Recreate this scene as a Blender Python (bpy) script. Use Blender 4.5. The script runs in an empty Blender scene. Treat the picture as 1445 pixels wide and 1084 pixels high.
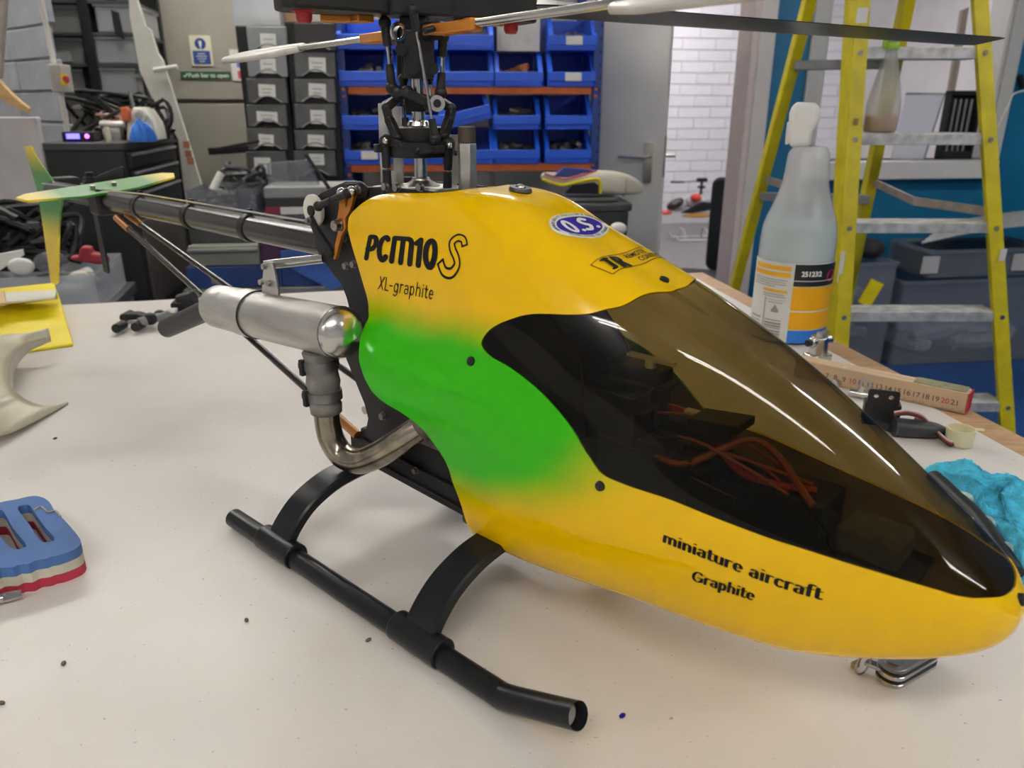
import bpy, math, random
import numpy as np
from mathutils import Vector, Matrix
from mathutils.geometry import delaunay_2d_cdt
random.seed(7)
rnd = random.Random(11)
sc = bpy.context.scene
COL = sc.collection
R = math.radians
PI = math.pi

# ------------------------------------------------------------------ camera
CAM_H, CAM_P, FPX = 0.36, R(20), 1080.0
cd = bpy.data.cameras.new('camera'); cam = bpy.data.objects.new('camera', cd); COL.objects.link(cam)
cam.location = (0, 0, CAM_H); cam.rotation_euler = (R(90) - CAM_P, 0, 0)
cd.sensor_fit = 'HORIZONTAL'; cd.sensor_width = 36.0; cd.lens = 36.0 * FPX / 1445.0
cd.clip_start = .01; cd.clip_end = 60
cd.dof.use_dof = True; cd.dof.focus_distance = .62; cd.dof.aperture_fstop = 11.0
sc.camera = cam
# ------------------------------------------------------------------ world, exposure
w = bpy.data.worlds.new('world'); sc.world = w; w.use_nodes = True
w.node_tree.nodes['Background'].inputs[0].default_value = (.9, .95, 1, 1)
w.node_tree.nodes['Background'].inputs[1].default_value = .05
sc.view_settings.view_transform = 'Standard'; sc.view_settings.look = 'None'
sc.view_settings.exposure = 0.10; sc.view_settings.gamma = 1.0
sc.view_settings.use_curve_mapping = False
CEIL, FLOOR, TABLE = 1.75, -.82, 0.0
TUBE_POWER = 46.0
# fluorescent battens on the ceiling: (x, y, yaw) of the centre of each 1.5 m batten
BATTENS = [(-.25, -.85, R(8)), (2.15, -.6, R(8)), (-2.6, -1.1, R(8)), (2.65, 1.85, R(8)), (-.5, 3.0, R(8)), (-1.6, 2.35, R(8))]
BATTENS_FAR = [(1.3, 5.2, R(8)), (3.6, 5.6, R(8)), (1.1, 7.2, R(8))]

# ------------------------------------------------------------------ pixel -> place helpers (image taken as 1445 x 1084)
def ray(px, py):
    u = (px - 722.5) / FPX; v = (py - 542) / FPX
    c, s = math.cos(CAM_P), math.sin(CAM_P)
    return Vector((u, c - s * v, -s - c * v))
def at(px, py, Y):
    d = ray(px, py); return Vector((0, 0, CAM_H)) + d * (Y / d.y)
def onz(px, py, z=0.0):
    d = ray(px, py); return Vector((0, 0, CAM_H)) + d * ((z - CAM_H) / d.z)
class Frame:
    "an upright local frame: origin o, yaw rz; q() gives the local point where a pixel's sight line meets the plane y = ly"
    def __init__(s, o, rz=0.0):
        s.o = Vector(o); s.rz = rz; s.m = Matrix.Translation(s.o) @ Matrix.Rotation(rz, 4, 'Z'); s.i = s.m.inverted()
    def q(s, px, py, ly=0.0):
        a = s.i @ Vector((0, 0, CAM_H)); d = s.i.to_3x3() @ ray(px, py)
        return a + d * ((ly - a.y) / d.y)
    def x(s, px, py, ly=0.0): return s.q(px, py, ly).x
    def z(s, px, py, ly=0.0): return s.q(px, py, ly).z

# ------------------------------------------------------------------ materials
MATS = {}
def mat(name, col, rough=.5, metal=0.0, noise=0.0, nscale=30.0, bump=0.0, bscale=200.0, alpha=None, emit=None, coat=0.0, spec=None, stretch=None):
    if name in MATS: return MATS[name]
    m = bpy.data.materials.new(name); m.use_nodes = True; nt = m.node_tree; b = nt.nodes['Principled BSDF']
    b.inputs['Base Color'].default_value = (*col, 1); b.inputs['Roughness'].default_value = rough; b.inputs['Metallic'].default_value = metal
    if coat: b.inputs['Coat Weight'].default_value = coat; b.inputs['Coat Roughness'].default_value = .04
    if spec is not None: b.inputs['Specular IOR Level'].default_value = spec
    if noise or bump:
        tc = nt.nodes.new('ShaderNodeTexCoord'); src = tc.outputs['Object']
        if stretch:
            mp = nt.nodes.new('ShaderNodeMapping'); mp.inputs['Scale'].default_value = stretch; nt.links.new(src, mp.inputs[0]); src = mp.outputs[0]
    if noise:
        n = nt.nodes.new('ShaderNodeTexNoise'); n.inputs['Scale'].default_value = nscale; n.inputs['Detail'].default_value = 5
        nt.links.new(src, n.inputs['Vector'])
        mr = nt.nodes.new('ShaderNodeMapRange'); mr.inputs[1].default_value = .3; mr.inputs[2].default_value = .7
        mr.inputs[3].default_value = 1 - noise; mr.inputs[4].default_value = 1 + noise * .5
        nt.links.new(n.outputs['Fac'], mr.inputs[0])
        mx = nt.nodes.new('ShaderNodeMix'); mx.data_type = 'RGBA'; mx.blend_type = 'MULTIPLY'; mx.inputs['Factor'].default_value = 1
        mx.inputs['A'].default_value = (*col, 1); nt.links.new(mr.outputs[0], mx.inputs['B']); nt.links.new(mx.outputs['Result'], b.inputs['Base Color'])
    if bump:
        n2 = nt.nodes.new('ShaderNodeTexNoise'); n2.inputs['Scale'].default_value = bscale; n2.inputs['Detail'].default_value = 4
        nt.links.new(src, n2.inputs['Vector'])
        bp = nt.nodes.new('ShaderNodeBump'); bp.inputs['Strength'].default_value = bump; bp.inputs['Distance'].default_value = .002
        nt.links.new(n2.outputs['Fac'], bp.inputs['Height']); nt.links.new(bp.outputs[0], b.inputs['Normal'])
    if emit: b.inputs['Emission Color'].default_value = (*emit[0], 1); b.inputs['Emission Strength'].default_value = emit[1]
    if alpha is not None: b.inputs['Alpha'].default_value = alpha
    MATS[name] = m; return m
def film(name, tint, gloss=.06, rough=.03, diff=0.0, dcol=(.8, .8, .8), ior=1.45):
    "thin clear plastic sheet: tinted see-through, fresnel gloss, some milky scatter"
    m = bpy.data.materials.new(name); m.use_nodes = True; nt = m.node_tree; nt.nodes.clear()
    o = nt.nodes.new('ShaderNodeOutputMaterial'); t = nt.nodes.new('ShaderNodeBsdfTransparent'); t.inputs[0].default_value = (*tint, 1)
    g = nt.nodes.new('ShaderNodeBsdfGlossy'); g.inputs['Roughness'].default_value = rough
    f = nt.nodes.new('ShaderNodeFresnel'); ge = nt.nodes.new('ShaderNodeNewGeometry'); mr = nt.nodes.new('ShaderNodeMapRange')
    mr.inputs[3].default_value = ior; mr.inputs[4].default_value = 1 / ior; nt.links.new(ge.outputs['Backfacing'], mr.inputs[0]); nt.links.new(mr.outputs[0], f.inputs[0])
    mx = nt.nodes.new('ShaderNodeMixShader')
    base = t.outputs[0]
    if diff:
        d = nt.nodes.new('ShaderNodeBsdfDiffuse'); d.inputs[0].default_value = (*dcol, 1)
        m2 = nt.nodes.new('ShaderNodeMixShader'); m2.inputs[0].default_value = diff
        nt.links.new(t.outputs[0], m2.inputs[1]); nt.links.new(d.outputs[0], m2.inputs[2]); base = m2.outputs[0]
    nt.links.new(f.outputs[0], mx.inputs[0]); nt.links.new(base, mx.inputs[1]); nt.links.new(g.outputs[0], mx.inputs[2]); nt.links.new(mx.outputs[0], o.inputs[0])
    MATS[name] = m; return m

BLACK = mat('black_plastic', (.014, .014, .015), .45, noise=.25, nscale=60, spec=.3)
GRAPH = mat('graphite_plate', (.016, .016, .018), .38, noise=.3, nscale=120, spec=.35)
SKIDM = mat('skid_black', (.008, .009, .012), .30, noise=.2, nscale=80, spec=.28)
CARBON = mat('carbon_boom', (.026, .025, .024), .24, noise=.3, nscale=90, spec=.5)
BLADE = mat('rotor_blade_black', (.009, .010, .013), .30, noise=.2, nscale=60, spec=.3)
RUBBER = mat('black_silicone', (.022, .023, .025), .45, noise=.2)
ALU = mat('brushed_aluminium', (.62, .61, .58), .40, 1.0, noise=.25, nscale=90, stretch=(.15, 1, 1))
STEEL = mat('bright_steel', (.60, .59, .57), .18, 1.0, noise=.15)
BURNT = mat('heat_stained_steel', (.36, .32, .25), .24, 1.0, noise=.5, nscale=55)
ORANGE = mat('orange_anodised', (.66, .25, .035), .30, .55, noise=.2)
COPPER = mat('copper_clevis', (.55, .24, .08), .35, .7, noise=.25)
WHITEP = mat('white_plastic', (.72, .70, .62), .45, noise=.15)
GREYRUB = mat('grey_coupler', (.20, .19, .17), .6, noise=.3, nscale=70)
RED = mat('red_plastic', (.45, .02, .025), .4, noise=.2)
WIRE = mat('orange_wire', (.62, .13, .03), .5, noise=.2)
PAPER = mat('white_paper', (.75, .74, .70), .8, noise=.06)
INK = mat('black_ink', (.010, .010, .010), .6, spec=.15)
BLUEINK = mat('blue_ink', (.024, .014, .27), .55, spec=.15)
OFFWHITE = mat('off_white_ink', (.82, .80, .74), .45)

# ------------------------------------------------------------------ mesh builder
def frame_axes(d):
    d = Vector(d).normalized(); a = Vector((0, 0, 1)) if abs(d.z) < .9 else Vector((1, 0, 0))
    x = d.cross(a).normalized(); y = d.cross(x).normalized(); return x, y, d
class MB:
    def __init__(s): s.v = []; s.f = []
    def add(s, vs, fs, M=None):
        k = len(s.v)
        s.v += [tuple(M @ Vector(p)) if M else tuple(p) for p in vs]
        s.f += [tuple(i + k for i in f) for f in fs]; return s
    def box(s, c, d, rz=0, M=None):
        x, y, z = d[0] / 2, d[1] / 2, d[2] / 2
        vs = [(-x, -y, -z), (x, -y, -z), (x, y, -z), (-x, y, -z), (-x, -y, z), (x, -y, z), (x, y, z), (-x, y, z)]
        fs = [(0, 3, 2, 1), (4, 5, 6, 7), (0, 1, 5, 4), (1, 2, 6, 5), (2, 3, 7, 6), (3, 0, 4, 7)]
        T = Matrix.Translation(Vector(c)) @ Matrix.Rotation(rz, 4, 'Z')
        return s.add(vs, fs, (M @ T) if M else T)
    def bar(s, a, b, wd, th, up=(0, 0, 1)):
        "rectangular bar from a to b, wd across, th along up"
        a = Vector(a); b = Vector(b); d = (b - a); L = d.length; d.normalize(); up = Vector(up)
        sx = d.cross(up); sx = sx.normalized() if sx.length > 1e-6 else frame_axes(d)[0]; uz = sx.cross(d).normalized()
        vs = []
        for e in (a, b):
            for i, j in ((-1, -1), (1, -1), (1, 1), (-1, 1)): vs.append(e + sx * i * wd / 2 + uz * j * th / 2)
        return s.add(vs, [(3, 2, 1, 0), (4, 5, 6, 7), (0, 1, 5, 4), (1, 2, 6, 5), (2, 3, 7, 6), (3, 0, 4, 7)])
    def cyl(s, a, b, r, r2=None, n=16, cap=True):
        r2 = r if r2 is None else r2; a = Vector(a); b = Vector(b); x, y, d = frame_axes(b - a); vs = []
        for e, q in ((a, r), (b, r2)):
            for k in range(n):
                t = 2 * PI * k / n; vs.append(e + (x * math.cos(t) + y * math.sin(t)) * q)
        fs = [(k, (k + 1) % n, n + (k + 1) % n, n + k) for k in range(n)]
        if cap: fs += [tuple(range(n - 1, -1, -1)), tuple(range(n, 2 * n))]
        return s.add(vs, fs)
    def tube(s, pts, r, n=8, cap=True, closed=False, flat=1.0):
        pts = [Vector(p) for p in pts]; N = len(pts); rr = r if isinstance(r, (list, tuple)) else [r] * N
        tans = []
        for i in range(N):
            if closed: t = pts[(i + 1) % N] - pts[i - 1]
            else: t = pts[min(i + 1, N - 1)] - pts[max(i - 1, 0)]
            tans.append(t.normalized())
        x, y, d = frame_axes(tans[0]); vs = []
        for i in range(N):
            if i:
                q = tans[i - 1].rotation_difference(tans[i]); x = q @ x; y = q @ y
            for k in range(n):
                t = 2 * PI * k / n; vs.append(pts[i] + (x * math.cos(t) + y * math.sin(t) * flat) * rr[i])
        fs = []
        for i in range(N if closed else N - 1):
            a = i * n; b = ((i + 1) % N) * n
            for k in range(n): fs.append((a + k, a + (k + 1) % n, b + (k + 1) % n, b + k))
        if cap and not closed: fs += [tuple(range(n - 1, -1, -1)), tuple(range((N - 1) * n, N * n))]
        return s.add(vs, fs)
    def lathe(s, prof, n=24, M=None, cap=True):
        vs = []; fs = []
        for r, z in prof:
            for k in range(n): vs.append((r * math.cos(2 * PI * k / n), r * math.sin(2 * PI * k / n), z))
        m = len(prof)
        for i in range(m - 1):
            for k in range(n): fs.append((i * n + k, i * n + (k + 1) % n, (i + 1) * n + (k + 1) % n, (i + 1) * n + k))
        if cap: fs += [tuple(range(n - 1, -1, -1)), tuple(range((m - 1) * n, m * n))]
        return s.add(vs, fs, M)
    def prism(s, poly, lo, hi, fn=lambda a, b, c: (a, b, c)):
        "polygon (a, b) extruded along c from lo to hi, fn maps (a, b, c) to xyz"
        n = len(poly)
        vs = [fn(a, b, lo) for a, b in poly] + [fn(a, b, hi) for a, b in poly]
        fs = [tuple(range(n - 1, -1, -1)), tuple(range(n, 2 * n))] + [(k, (k + 1) % n, n + (k + 1) % n, n + k) for k in range(n)]
        return s.add(vs, fs)
    def ringprism(s, outer, inner, lo, hi, fn=lambda a, b, c: (a, b, c)):
        n = len(outer)
        vs = [fn(a, b, lo) for a, b in outer] + [fn(a, b, lo) for a, b in inner] + [fn(a, b, hi) for a, b in outer] + [fn(a, b, hi) for a, b in inner]
        fs = []
        for k in range(n):
            j = (k + 1) % n
            fs += [(k, j, n + j, n + k)[::-1], (2 * n + k, 2 * n + j, 3 * n + j, 3 * n + k), (k, j, 2 * n + j, 2 * n + k), (n + k, n + j, 3 * n + j, 3 * n + k)[::-1]]
        return s.add(vs, fs)
    def ball(s, c, r, n=12, m=8, sc3=(1, 1, 1), M=None):
        vs = []; fs = []
        for i in range(m + 1):
            p = PI * i / m
            for k in range(n):
                t = 2 * PI * k / n; vs.append((c[0] + r * sc3[0] * math.sin(p) * math.cos(t), c[1] + r * sc3[1] * math.sin(p) * math.sin(t), c[2] + r * sc3[2] * math.cos(p)))
        for i in range(m):
            for k in range(n): fs.append((i * n + k, (i + 1) * n + k, (i + 1) * n + (k + 1) % n, i * n + (k + 1) % n))
        return s.add(vs, fs, M)
    def grid(s, fn, nu, nv):
        vs = [fn(i / nu, j / nv) for i in range(nu + 1) for j in range(nv + 1)]
        fs = [(i * (nv + 1) + j, (i + 1) * (nv + 1) + j, (i + 1) * (nv + 1) + j + 1, i * (nv + 1) + j + 1) for i in range(nu) for j in range(nv)]
        return s.add(vs, fs)
    def build(s, name, m, parent=None, bevel=0, smooth=38, sub=0, solid=0, label=None, kind=None, segs=2):
        me = bpy.data.meshes.new(name); me.from_pydata([tuple(p) for p in s.v], [], s.f); me.validate(); me.update()
        if m: me.materials.append(m)
        if smooth:
            me.polygons.foreach_set('use_smooth', [True] * len(me.polygons)); me.set_sharp_from_angle(angle=R(smooth))
        o = bpy.data.objects.new(name, me); COL.objects.link(o)
        if parent: o.parent = parent
        if solid:
            k = o.modifiers.new('t', 'SOLIDIFY'); k.thickness = solid; k.offset = 0
        if bevel:
            k = o.modifiers.new('b', 'BEVEL'); k.width = bevel; k.segments = segs; k.limit_method = 'ANGLE'; k.angle_limit = R(40)
        if sub:
            k = o.modifiers.new('s', 'SUBSURF'); k.levels = sub; k.render_levels = sub
        if label: o['label'] = label
        if kind: o['kind'] = kind
        return o
def fixn(o):
    import bmesh
    b = bmesh.new(); b.from_mesh(o.data); bmesh.ops.recalc_face_normals(b, faces=b.faces); b.to_mesh(o.data); b.free(); return o
def tag(o, label, cat, group=None):
    o['label'] = label; o['category'] = cat
    if group: o['group'] = group
    return o
def thing(name, label, cat, loc=(0, 0, 0), rz=0.0, group=None):
    o = bpy.data.objects.new(name, None); COL.objects.link(o); o.empty_display_size = .02
    o.location = loc; o.rotation_euler = (0, 0, rz); return tag(o, label, cat, group)
def fthing(name, label, cat, fr, group=None): return thing(name, label, cat, fr.o, fr.rz, group)
def struct(o): o['kind'] = 'structure'; return o
def copy_tree(o, parent=None):
    c = o.copy(); COL.objects.link(c)
    if parent: c.parent = parent
    for ch in o.children: copy_tree(ch, c)
    return c
def rrect(x0, y0, x1, y1, r, n=4):
    p = []
    for cx, cy, a in ((x1 - r, y0 + r, -90), (x1 - r, y1 - r, 0), (x0 + r, y1 - r, 90), (x0 + r, y0 + r, 180)):
        for k in range(n + 1): t = R(a + 90 * k / n); p.append((cx + r * math.cos(t), cy + r * math.sin(t)))
    return p
def spline(pts, n=8, closed=False):
    P = [Vector(p) for p in pts]; N = len(P); out = []
    for i in range(N if closed else N - 1):
        g = (lambda k: P[k % N]) if closed else (lambda k: P[max(0, min(N - 1, k))])
        p0, p1, p2, p3 = g(i - 1), g(i), g(i + 1), g(i + 2)
        for j in range(n):
            t = j / n; out.append(.5 * ((2 * p1) + (p2 - p0) * t + (2 * p0 - 5 * p1 + 4 * p2 - p3) * t * t + (3 * p1 - p0 - 3 * p2 + p3) * t ** 3))
    if not closed: out.append(P[-1])
    return out
def spl2(pts, n=6, closed=True): return [(p.x, p.y) for p in spline([(a, b, 0) for a, b in pts], n, closed)]
_tc = {}
def text2d(body, size=1.0, bold=0.0, shear=0.0, align='LEFT', space=1.0):
    "flat lettering -> (verts2d, faces)"
    key = (body, size, bold, shear, align, space)
    if key in _tc: return _tc[key]
    c = bpy.data.curves.new('lettering', 'FONT'); c.body = body; c.size = size; c.offset = bold; c.shear = shear; c.align_x = align; c.space_character = space
    c.resolution_u = 3; c.fill_mode = 'FRONT'
    o = bpy.data.objects.new('lettering', c); COL.objects.link(o)
    me = bpy.data.meshes.new_from_object(o.evaluated_get(bpy.context.evaluated_depsgraph_get()))
    vs = [(v.co.x, v.co.y) for v in me.vertices]; fs = [tuple(p.vertices) for p in me.polygons]
    bpy.data.objects.remove(o); bpy.data.curves.remove(c); bpy.data.meshes.remove(me)
    _tc[key] = (vs, fs); return vs, fs
def lettering(name, body, size, m, parent, fn, **kw):
    "lettering mapped by fn(u, v) -> xyz"
    vs, fs = text2d(body, size, **kw); b = MB(); b.add([fn(u, v) for u, v in vs], fs); return b.build(name, m, parent, smooth=0)
# ================================================================== the setting
BLUEW = mat('teal_blue_wall', (.0, .135, .275), .55, noise=.12, nscale=3)
GREYW = mat('warm_grey_wall', (.40, .375, .33), .7, noise=.08, nscale=4)
WHITEW = mat('white_wall', (.72, .70, .70), .75, noise=.06, nscale=6, bump=.3, bscale=60)
BRICKW = mat('white_brick', (.80, .78, .80), .75, noise=.05, nscale=9, bump=.5, bscale=70)
MORTAR = mat('white_mortar', (.66, .645, .66), .85, noise=.1, nscale=30)
BLOCKG = mat('grey_block', (.36, .375, .40), .85, noise=.16, nscale=14, bump=.5, bscale=90)
BLOCKM = mat('block_mortar', (.27, .275, .285), .9, noise=.15, nscale=40)
TRIM = mat('pale_trim', (.70, .655, .62), .5, noise=.06, nscale=8)
DOORM = mat('door_grey_white', (.72, .71, .67), .5, noise=.07, nscale=5)
FIREM = mat('fire_door_beige', (.31, .29, .245), .6, noise=.10, nscale=5)
def floor_mat(name, a, b, sc_):
    m = mat(name, a, .45, noise=.3, nscale=sc_); return m
FBLUE = floor_mat('blue_floor_paint', (.012, .055, .20), 0, 7)
FGREY = floor_mat('grey_carpet', (.22, .205, .20), 0, 40)
CEILM = mat('white_ceiling', (.75, .75, .73), .9, noise=.05)
WB = Frame((1.6, 4.0, 0), R(8))           # the wall with the door and the window
def wl(x, y, z=0.0):                       # local point of that wall -> world
    return WB.m @ Vector((x, y, z))
def slab(name, c, d, m, fr=None, bevel=0):
    o = MB().box(c, d).build(name, m, None, smooth=0, bevel=bevel)
    if fr: o.location = fr.o; o.rotation_euler = (0, 0, fr.rz)
    return struct(o)
# openings, local x on the wall
DX0, DX1 = -1.72, WB.x(1064, 120)
WX0, WX1 = WB.x(1152, 150), WB.x(1404, 150)
SILL = WB.z(1260, 226)
DTOP = 1.22
H0, H1 = FLOOR, CEIL
XL, XR = -4.2, 2.3
T = .14
b = MB()
def wbox(mb, x0, x1, z0, z1, y0=0, y1=T): mb.box(((x0 + x1) / 2, (y0 + y1) / 2, (z0 + z1) / 2), (x1 - x0, y1 - y0, z1 - z0))
wbox(b, XL, DX0 - .02, H0, H1); wbox(b, DX0 - .02, DX1, DTOP, H1)
wg = b.build('wall_back', GREYW, None, smooth=0); wg.location = WB.o; wg.rotation_euler = (0, 0, WB.rz); struct(wg)
b = MB(); wbox(b, DX1, WX0, H0, H1); wbox(b, WX0, WX1, H0, SILL); wbox(b, WX0, WX1, 1.35, H1); wbox(b, WX1, XR, H0, H1)
wb2 = b.build('wall_back', BLUEW, None, smooth=0); wb2.location = WB.o; wb2.rotation_euler = (0, 0, WB.rz); struct(wb2)
# floors, ceilings, remaining walls
slab('floor', (-1.3, -3.4, FLOOR - .05), (7.6, 7.1, .1), FBLUE, WB)
slab('floor', (-.9, 2.45, FLOOR - .05), (7.2, 4.6, .1), FGREY, WB)
slab('ceiling', (-1.3, -3.4, CEIL + .05), (7.6, 7.1, .1), CEILM, WB)
slab('ceiling', (-.9, 2.45, CEIL + .05), (7.2, 4.6, .1), CEILM, WB)
slab('wall_right', (XR + .05, -3.4, (H0 + H1) / 2), (.1, 6.8, H1 - H0), BLUEW, WB)
slab('wall_left', (-4.85, -3.4, (H0 + H1) / 2), (.1, 6.8, H1 - H0), WHITEW, WB)
slab('wall_front', (-1.3, -6.9, (H0 + H1) / 2), (7.0, .1, H1 - H0), WHITEW, WB)
slab('wall_back', (-4.5, .07, (H0 + H1) / 2), (.6, .14, H1 - H0), WHITEW, WB)
slab('wall_right', (2.6, 2.4, (H0 + H1) / 2), (.1, 4.4, H1 - H0), WHITEW, WB)
slab('wall_left', (-3.6, 2.4, (H0 + H1) / 2), (.1, 4.4, H1 - H0), WHITEW, WB)
# far wall of painted brick: a mortar slab and single bricks where the doorway and the window show them
FW = Frame(wl(0, 4.2), R(8))
fwall = slab('wall_far', (-.6, .06, (H0 + H1) / 2), (6.4, .1, H1 - H0), MORTAR, FW)
CH, CL = .106, .34
bm = MB().box((0, 0, 0), (CL - .012, .024, CH - .011)).build('brick', BRICKW, fwall, smooth=0, bevel=.003, segs=1)
first = True
def brickspan(px0, px1, zlo, zhi):
    global first
    x0 = FW.x(px0, 120); x1 = FW.x(px1, 120)
    r0 = int((zlo - H0) / CH); r1 = int((zhi - H0) / CH)
    for r in range(r0, r1 + 1):
        off = (r % 2) * CL / 2
        for k in range(int((x0 - off) / CL) - 1, int((x1 - off) / CL) + 1):
            if first: o = bm; first = False
            else: o = bm.copy(); COL.objects.link(o)
            o.location = (k * CL + off + CL / 2, .012 + rnd.uniform(-.002, .002), H0 + (r + .5) * CH)
brickspan(930, 1075, -.7, 1.55); brickspan(1130, 1445, -.35, 1.5)
# door lining, casing, window lining and sill
b = MB(); wbox(b, DX1 - .035, DX1, H0, DTOP, -.01, T + .02); wbox(b, DX0, DX0 + .03, H0, DTOP, -.01, T + .02); wbox(b, DX0, DX1, DTOP - .03, DTOP, -.01, T + .02)
PINKT = mat('pink_white_trim', (.70, .60, .58), .5, noise=.06)
t1 = b.build('trim_1', PINKT, None, smooth=0, bevel=.004); t1.location = WB.o; t1.rotation_euler = (0, 0, WB.rz); struct(t1)
b = MB(); wbox(b, DX1 - .005, DX1 + .075, H0, DTOP + .07, -.022, 0); wbox(b, DX0 - .08, DX0, H0, DTOP + .07, -.022, 0); wbox(b, DX0, DX1, DTOP, DTOP + .07, -.022, 0)
t2 = b.build('trim_2', TRIM, None, smooth=0, bevel=.005); t2.location = WB.o; t2.rotation_euler = (0, 0, WB.rz); struct(t2)
b = MB(); wbox(b, WX0 - .075, WX0 + .005, SILL - .02, 1.42, -.02, 0); wbox(b, WX1, WX1 + .07, SILL - .02, 1.42, -.02, 0)
wbox(b, WX0, WX0 + .02, SILL, 1.35, -.005, T); wbox(b, WX1 - .02, WX1, SILL, 1.35, -.005, T)
t3 = b.build('window_1', mat('grey_white_frame', (.52, .51, .49), .5, noise=.05), None, smooth=0, bevel=.004); t3.location = WB.o; t3.rotation_euler = (0, 0, WB.rz); struct(t3)
b = MB(); wbox(b, WX0 - .09, WX1 + .02, SILL - .088, SILL, -.09, T + .02)
t4 = b.build('trim_3', mat('white_sill', (.66, .64, .62), .45, noise=.05), None, smooth=0, bevel=.006); t4.location = WB.o; t4.rotation_euler = (0, 0, WB.rz); struct(t4)
# white door leaf standing open into the workshop
dh = wl(DX0 + .03, -.03); de = at(938, 215, 3.42)
dv = Vector((de.x - dh.x, de.y - dh.y, 0)); DL = dv.length; da = math.atan2(dv.y, dv.x)
door = bpy.data.objects.new('door_1', None); COL.objects.link(door); door.location = (dh.x, dh.y, 0); door.rotation_euler = (0, 0, da); struct(door)
MB().box((DL / 2, 0, (FLOOR + .012 + DTOP - .04) / 2), (DL, .044, DTOP - .05 - FLOOR)).build('leaf', DOORM, door, smooth=0, bevel=.003)
DF = Frame((dh.x, dh.y, 0), da)
hz = DF.z(913, 221, -.022); hx = DL - .065
b = MB(); b.prism(rrect(hx - .02, hz - .11, hx + .02, hz + .06, .008), -.030, -.022, lambda a, c, d: (a, d, c)); b.build('handle_plate', STEEL, door)
b = MB(); b.tube(spline([(hx, -.028, hz), (hx, -.06, hz), (hx - .02, -.07, hz), (hx - .12, -.068, hz)], 5), .009, 10); b.cyl((hx, .022, hz), (hx, .06, hz), .009); b.tube([(hx, .06, hz), (hx - .03, .068, hz)], .009); b.tube([(hx, .06, hz), (hx + .1, .062, hz)], .007); b.build('lever_handle', ALU, door)
b = MB(); b.box((DL + .001, 0, hz), (.003, .025, .17)); b.build('lock_face', mat('dull_brass', (.33, .27, .17), .4, .8, noise=.3), door, smooth=0)
b = MB(); b.box((DL / 2, -.026, FLOOR + .09), (DL - .01, .008, .17)); b.build('kick_board', mat('dark_kick_board', (.045, .05, .05), .5, noise=.2), door, smooth=0)
# beige fire door with its push bar, left part of the back wall
FD = WB
fx0, fx1 = WB.x(196, 60), WB.x(352, 60)
fd = bpy.data.objects.new('door_2', None); COL.objects.link(fd); fd.location = WB.o; fd.rotation_euler = (0, 0, WB.rz); struct(fd)
zm = WB.z(275, 145)
b = MB(); wbox(b, fx0, fx1 + .35, zm + .012, 1.3, -.04, 0); b.build('upper_panel', FIREM, fd, smooth=0, bevel=.004)
b = MB(); wbox(b, fx0, fx1 + .35, FLOOR, zm - .004, -.034, 0); b.build('lower_panel', FIREM, fd, smooth=0, bevel=.004)
b = MB(); zb = WB.z(325, 205); xb = WB.x(302, 207); b.bar((xb, -.11, zb - .02), (xb + .7, -.11, zb + .02), .03, .03); b.box((xb + .5, -.07, zb + .01), (.05, .08, .05)); b.build('push_bar', BLACK, fd, bevel=.004)
# painted block pier at the left edge
PF = Frame(at(84, 120, 2.55), R(-38))
pier = struct(MB().prism([(0, 0), (-.9, 0), (-.9, .12), (-.36, .12)][::-1], FLOOR - PF.o.z, CEIL - PF.o.z).build('wall_pier', BLOCKM, None, smooth=0))
pier.location = PF.o; pier.rotation_euler = (0, 0, PF.rz)
bh, bl = .094, .30
pb = MB().box((0, 0, 0), (bl - .008, .02, bh - .007)).build('block', BLOCKG, pier, smooth=0, bevel=.003, segs=1)
k0 = True
for r in range(28):
    z = FLOOR - PF.o.z + (r + .5) * bh
    if z + PF.o.z > CEIL - .03: break
    for k in range(3):
        o = pb if k0 else pb.copy()
        if not k0: COL.objects.link(o)
        k0 = False
        o.location = (-bl * (k + .5) + (r % 2) * .03 - .0, .002 + rnd.uniform(-.002, .001), z)
# ------------------------------------------------------------------ fluorescent battens (the room's own light)
LAMP = mat('lit_tube', (1, 1, 1), .5, emit=((1.0, .955, .88), TUBE_POWER))
LAMPF = mat('lit_tube_far', (1, 1, 1), .5, emit=((1.0, .95, .97), TUBE_POWER * 1.35))
HOUS = mat('white_batten', (.8, .8, .8), .4, noise=.03)
def batten(x, y, a, m, label, g):
    t = thing('ceiling_light', label, 'ceiling light', (x, y, CEIL), a, g)
    MB().box((0, 0, -.035), (1.54, .11, .068)).build('housing', HOUS, t, smooth=0, bevel=.006)
    for s_ in (-1, 1):
        MB().cyl((-.74, s_ * .034, -.092), (.74, s_ * .034, -.092), .014, n=12).build('tube', m, t)
    for e in (-1, 1): MB().box((e * .755, 0, -.085), (.03, .1, .05)).build('end_cap', HOUS, t, smooth=0, bevel=.004)
    return t
for (x, y, a), wh in zip(BATTENS, ('above the near side of the workbench', 'right of the workbench near the front', 'left of the workbench near the front', 'above the yellow stepladder', 'in front of the blue rack', 'above the black tool cabinet')): batten(x, y, a, LAMP, 'twin tube ceiling batten ' + wh, 'workshop ceiling battens')
for (x, y, a), wh in zip(BATTENS_FAR, ('just inside the doorway', 'behind the window opening', 'nearest the brick wall')): batten(x, y, a, LAMPF, 'twin tube ceiling batten of the bright far room, ' + wh, 'far room ceiling battens')

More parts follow.
